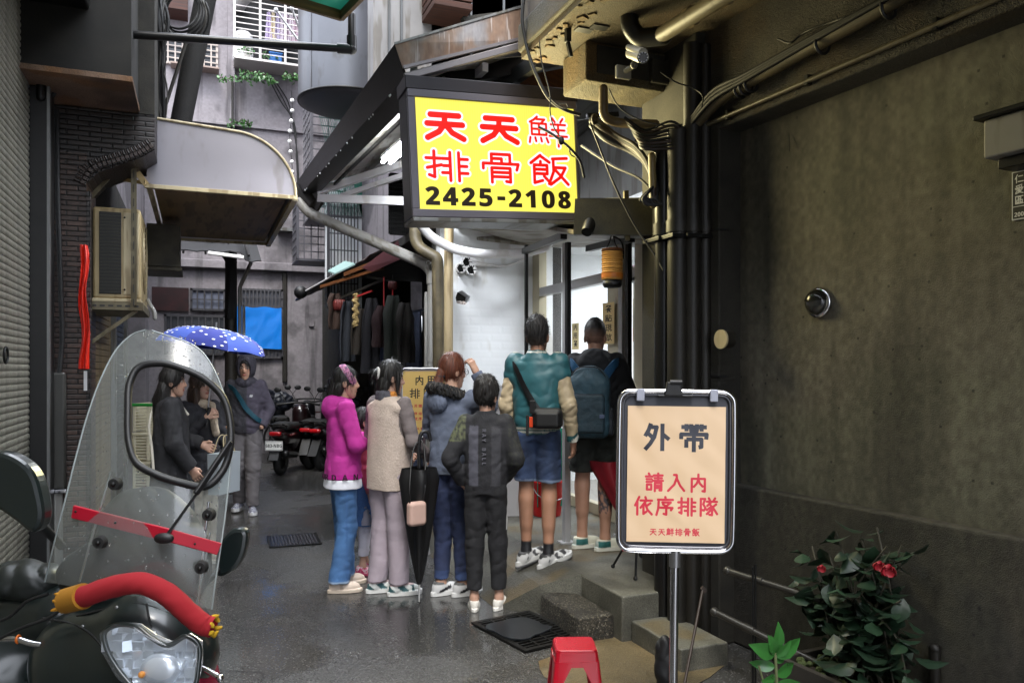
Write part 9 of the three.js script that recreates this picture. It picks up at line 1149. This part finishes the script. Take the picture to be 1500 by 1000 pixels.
  const rfm = std(0xe2e4e8, 0.22, 0.45), fac = []; for (let i = 0; i < 9; i++) for (let j = 0; j < 8; j++) { const a = 158 + i * 15, b = 920 + j * 13; const poly2 = HK; let c = false; for (let m = 0, n = poly2.length - 1; m < poly2.length; n = m++) if ((poly2[m][1] > b) !== (poly2[n][1] > b) && a < (poly2[n][0] - poly2[m][0]) * (b - poly2[m][1]) / (poly2[n][1] - poly2[m][1]) + poly2[m][0]) c = !c; if (!c) continue; fac.push(new THREE.BoxGeometry(0.031, 0.027, 0.006).rotateX(0.55 * (hash(i, j, 5) - 0.5) - 0.3 + (i > 4 ? 0.0 : 0.3)).rotateY(0.9 * (hash(i, j, 6) - 0.5) - (a - 225) * 0.004).translate(...q(a, b, hz(a, b) - 0.018 - 0.014 * hash(i, j, 7)).toArray())); } lmesh('reflector', [...fac, bend(new THREE.ExtrudeGeometry(hs, { depth: 0.004, bevelEnabled: false, curveSegments: 4 }), -0.026)], rfm, g); lmesh('reflector_bowl', [new THREE.SphereGeometry(0.052, 24, 14).scale(1, 0.8, 0.5).translate(...q(235, 980, hz(235, 980) - 0.02).toArray())], rfm, g); lmesh('headlight_rim', new THREE.TubeGeometry(new THREE.CatmullRomCurve3(HK.map(([x, y]) => q(x, y, hz(x, y) + 0.006)), true, 'centripetal'), 90, 0.007, 8, true), bodyM, g);
  lmesh('amber_bulb', new THREE.SphereGeometry(0.009, 12, 8).translate(...q(207, 988, hz(207, 988) + 0.002).toArray()), std(0xe08a10, 0.3), g); lmesh('turn_stalk', [cyl(q(292, 975, 0.05), q(322, 993, 0.08), 0.008), new THREE.SphereGeometry(0.011, 12, 8).translate(...q(322, 993, 0.08).toArray())], M.chrome, g);
  lmesh('red_fender', nets(ell(P(292, 1010, 0.0), [0.035, 0.08, 0.12]), P(270, 1070, -0.15), P(320, 950, 0.15), 0.008), std(0x8c1838, 0.3), g);
  // mirrors and lever
  const mir = (name, K, z, th) => lmesh(name, extrude(K.map(([x, y]) => { const p = q(x, y, z + th); return [p.x, p.y]; }), th, 0.012, 8).translate(0, 0, z), bodyM, g); const smooth = (K) => new THREE.CatmullRomCurve3(K.map((k) => V(k[0], k[1], 0)), true, 'centripetal').getPoints(40).map((p) => [p.x, p.y]);
  mir('mirror', smooth([[-30, 676], [0, 668], [24, 676], [44, 694], [54, 722], [58, 758], [50, 772], [30, 758], [0, 738], [-40, 720]]), 0.12, 0.03); mir('mirror', smooth([[322, 838], [324, 808], [332, 790], [345, 779], [356, 780], [356, 795], [350, 816], [338, 832]]), -0.28, 0.02); lmesh('mirror_stem', [wire([q(50, 760, 0.13), q(66, 775, 0.05), q(90, 800, -0.06)], 0.012), wire([q(322, 832, -0.26), q(305, 850, -0.2), q(290, 862, -0.14)], 0.01)], M.black, g);
  lmesh('brake_lever', wire([q(-40, 932, 0.02), q(0, 936, 0.03), q(22, 936, 0.03), q(48, 943, 0.03), q(82, 946, 0.02)], 0.0085, 8), M.chrome, g); lmesh('lever_ring', new THREE.TorusGeometry(0.01, 0.003, 6, 14).rotateY(1.57).translate(...q(26, 936, 0.03).toArray()), std(0xd86a10, 0.4), g); lmesh('grip', cyl(q(-80, 900, -0.2), q(70, 880, -0.12), 0.022), M.rubber, g);
  // wheel and lower parts down to the ground (below the picture)
  const w = lmesh('front_wheel', new THREE.TorusGeometry(0.2, 0.055, 14, 32).rotateY(0.35 + Math.PI / 2).translate(0.06, 0.255, -0.05), M.rubber, g); lmesh('rim', new THREE.CylinderGeometry(0.14, 0.14, 0.06, 24).rotateZ(Math.PI / 2).rotateY(0.35).translate(0.06, 0.255, -0.05), M.darkSteel, w); lmesh('fork', bar(V(0.05, 0.26, -0.05), q(215, 1080, -0.08), 0.06), M.darkSteel, g); lmesh('kick_stand', bar(V(-0.3, 0.5, -0.4), V(-0.22, 0.01, -0.4), 0.03), M.darkSteel, g); lmesh('rear_wheel', new THREE.TorusGeometry(0.2, 0.055, 14, 32).rotateY(0.35 + Math.PI / 2).translate(-0.5, 0.255, -1.1), M.rubber, g);
  // red foam tube laid over the cowl
  const tb = thing('foam_tube', 'red sleeve tube with torn yellow ends draped over the scooter front', 'tube', V(o.x, 0, o.z), -TH), tc = new THREE.CatmullRomCurve3([q(98, 880, 0.12), q(128, 872, 0.15), q(170, 858, 0.17), q(212, 855, 0.18), q(248, 873, 0.18), q(278, 900, 0.17), q(300, 916, 0.16), q(313, 917, 0.15)]); const tr = []; for (let j = 0; j <= 60; j++) { const t = j / 60, c = tc.getPoint(t), tg = tc.getTangent(t), n1 = V(0, 0, 1), n2 = tg.clone().cross(n1).normalize(), r = []; for (let i = 0; i <= 20; i++) { const A = i / 20 * 6.2832, R = 0.028 * (1 + 0.05 * noise3(t * 14, Math.cos(A), Math.sin(A))) * (t < 0.06 ? 0.94 : 1); r.push(c.clone().addScaledVector(n2, Math.cos(A) * R).addScaledVector(n1, Math.sin(A) * R)); } tr.push(r); } lmesh('sleeve', loft(tr), phys(0x8e0f1a, { roughness: 0.9, sheen: 0.3, side: THREE.DoubleSide }), tb);
  const fray = (c, dir, n) => { const out = []; for (let i = 0; i < n; i++) { const A = i / n * 6.283, r = 0.024, b = c.clone().add(V(0, Math.cos(A) * r, Math.sin(A) * r)); out.push(nets(seg([0, 0, 0], [dir * (dir > 0 ? rr(0.004, 0.012) : rr(0.012, 0.035)), rr(-0.01, 0.01), 0], 0.008, 0.005), [-0.08, -0.04, -0.03], [0.08, 0.04, 0.03], 0.006).translate(b.x, b.y, b.z)); } return out; }; lmesh('torn_end', fray(q(98, 880, 0.12), -1, 9), std(0x9c6a08, 0.85), tb); lmesh('torn_end', fray(q(313, 917, 0.15), 1, 6), std(0xb08a10, 0.85), tb); lmesh('collar', cyl(q(96, 880, 0.118), q(122, 873, 0.145), 0.033, 0.034, 20), std(0x94640c, 0.85), tb);
}
renderer.render(scene, camera);
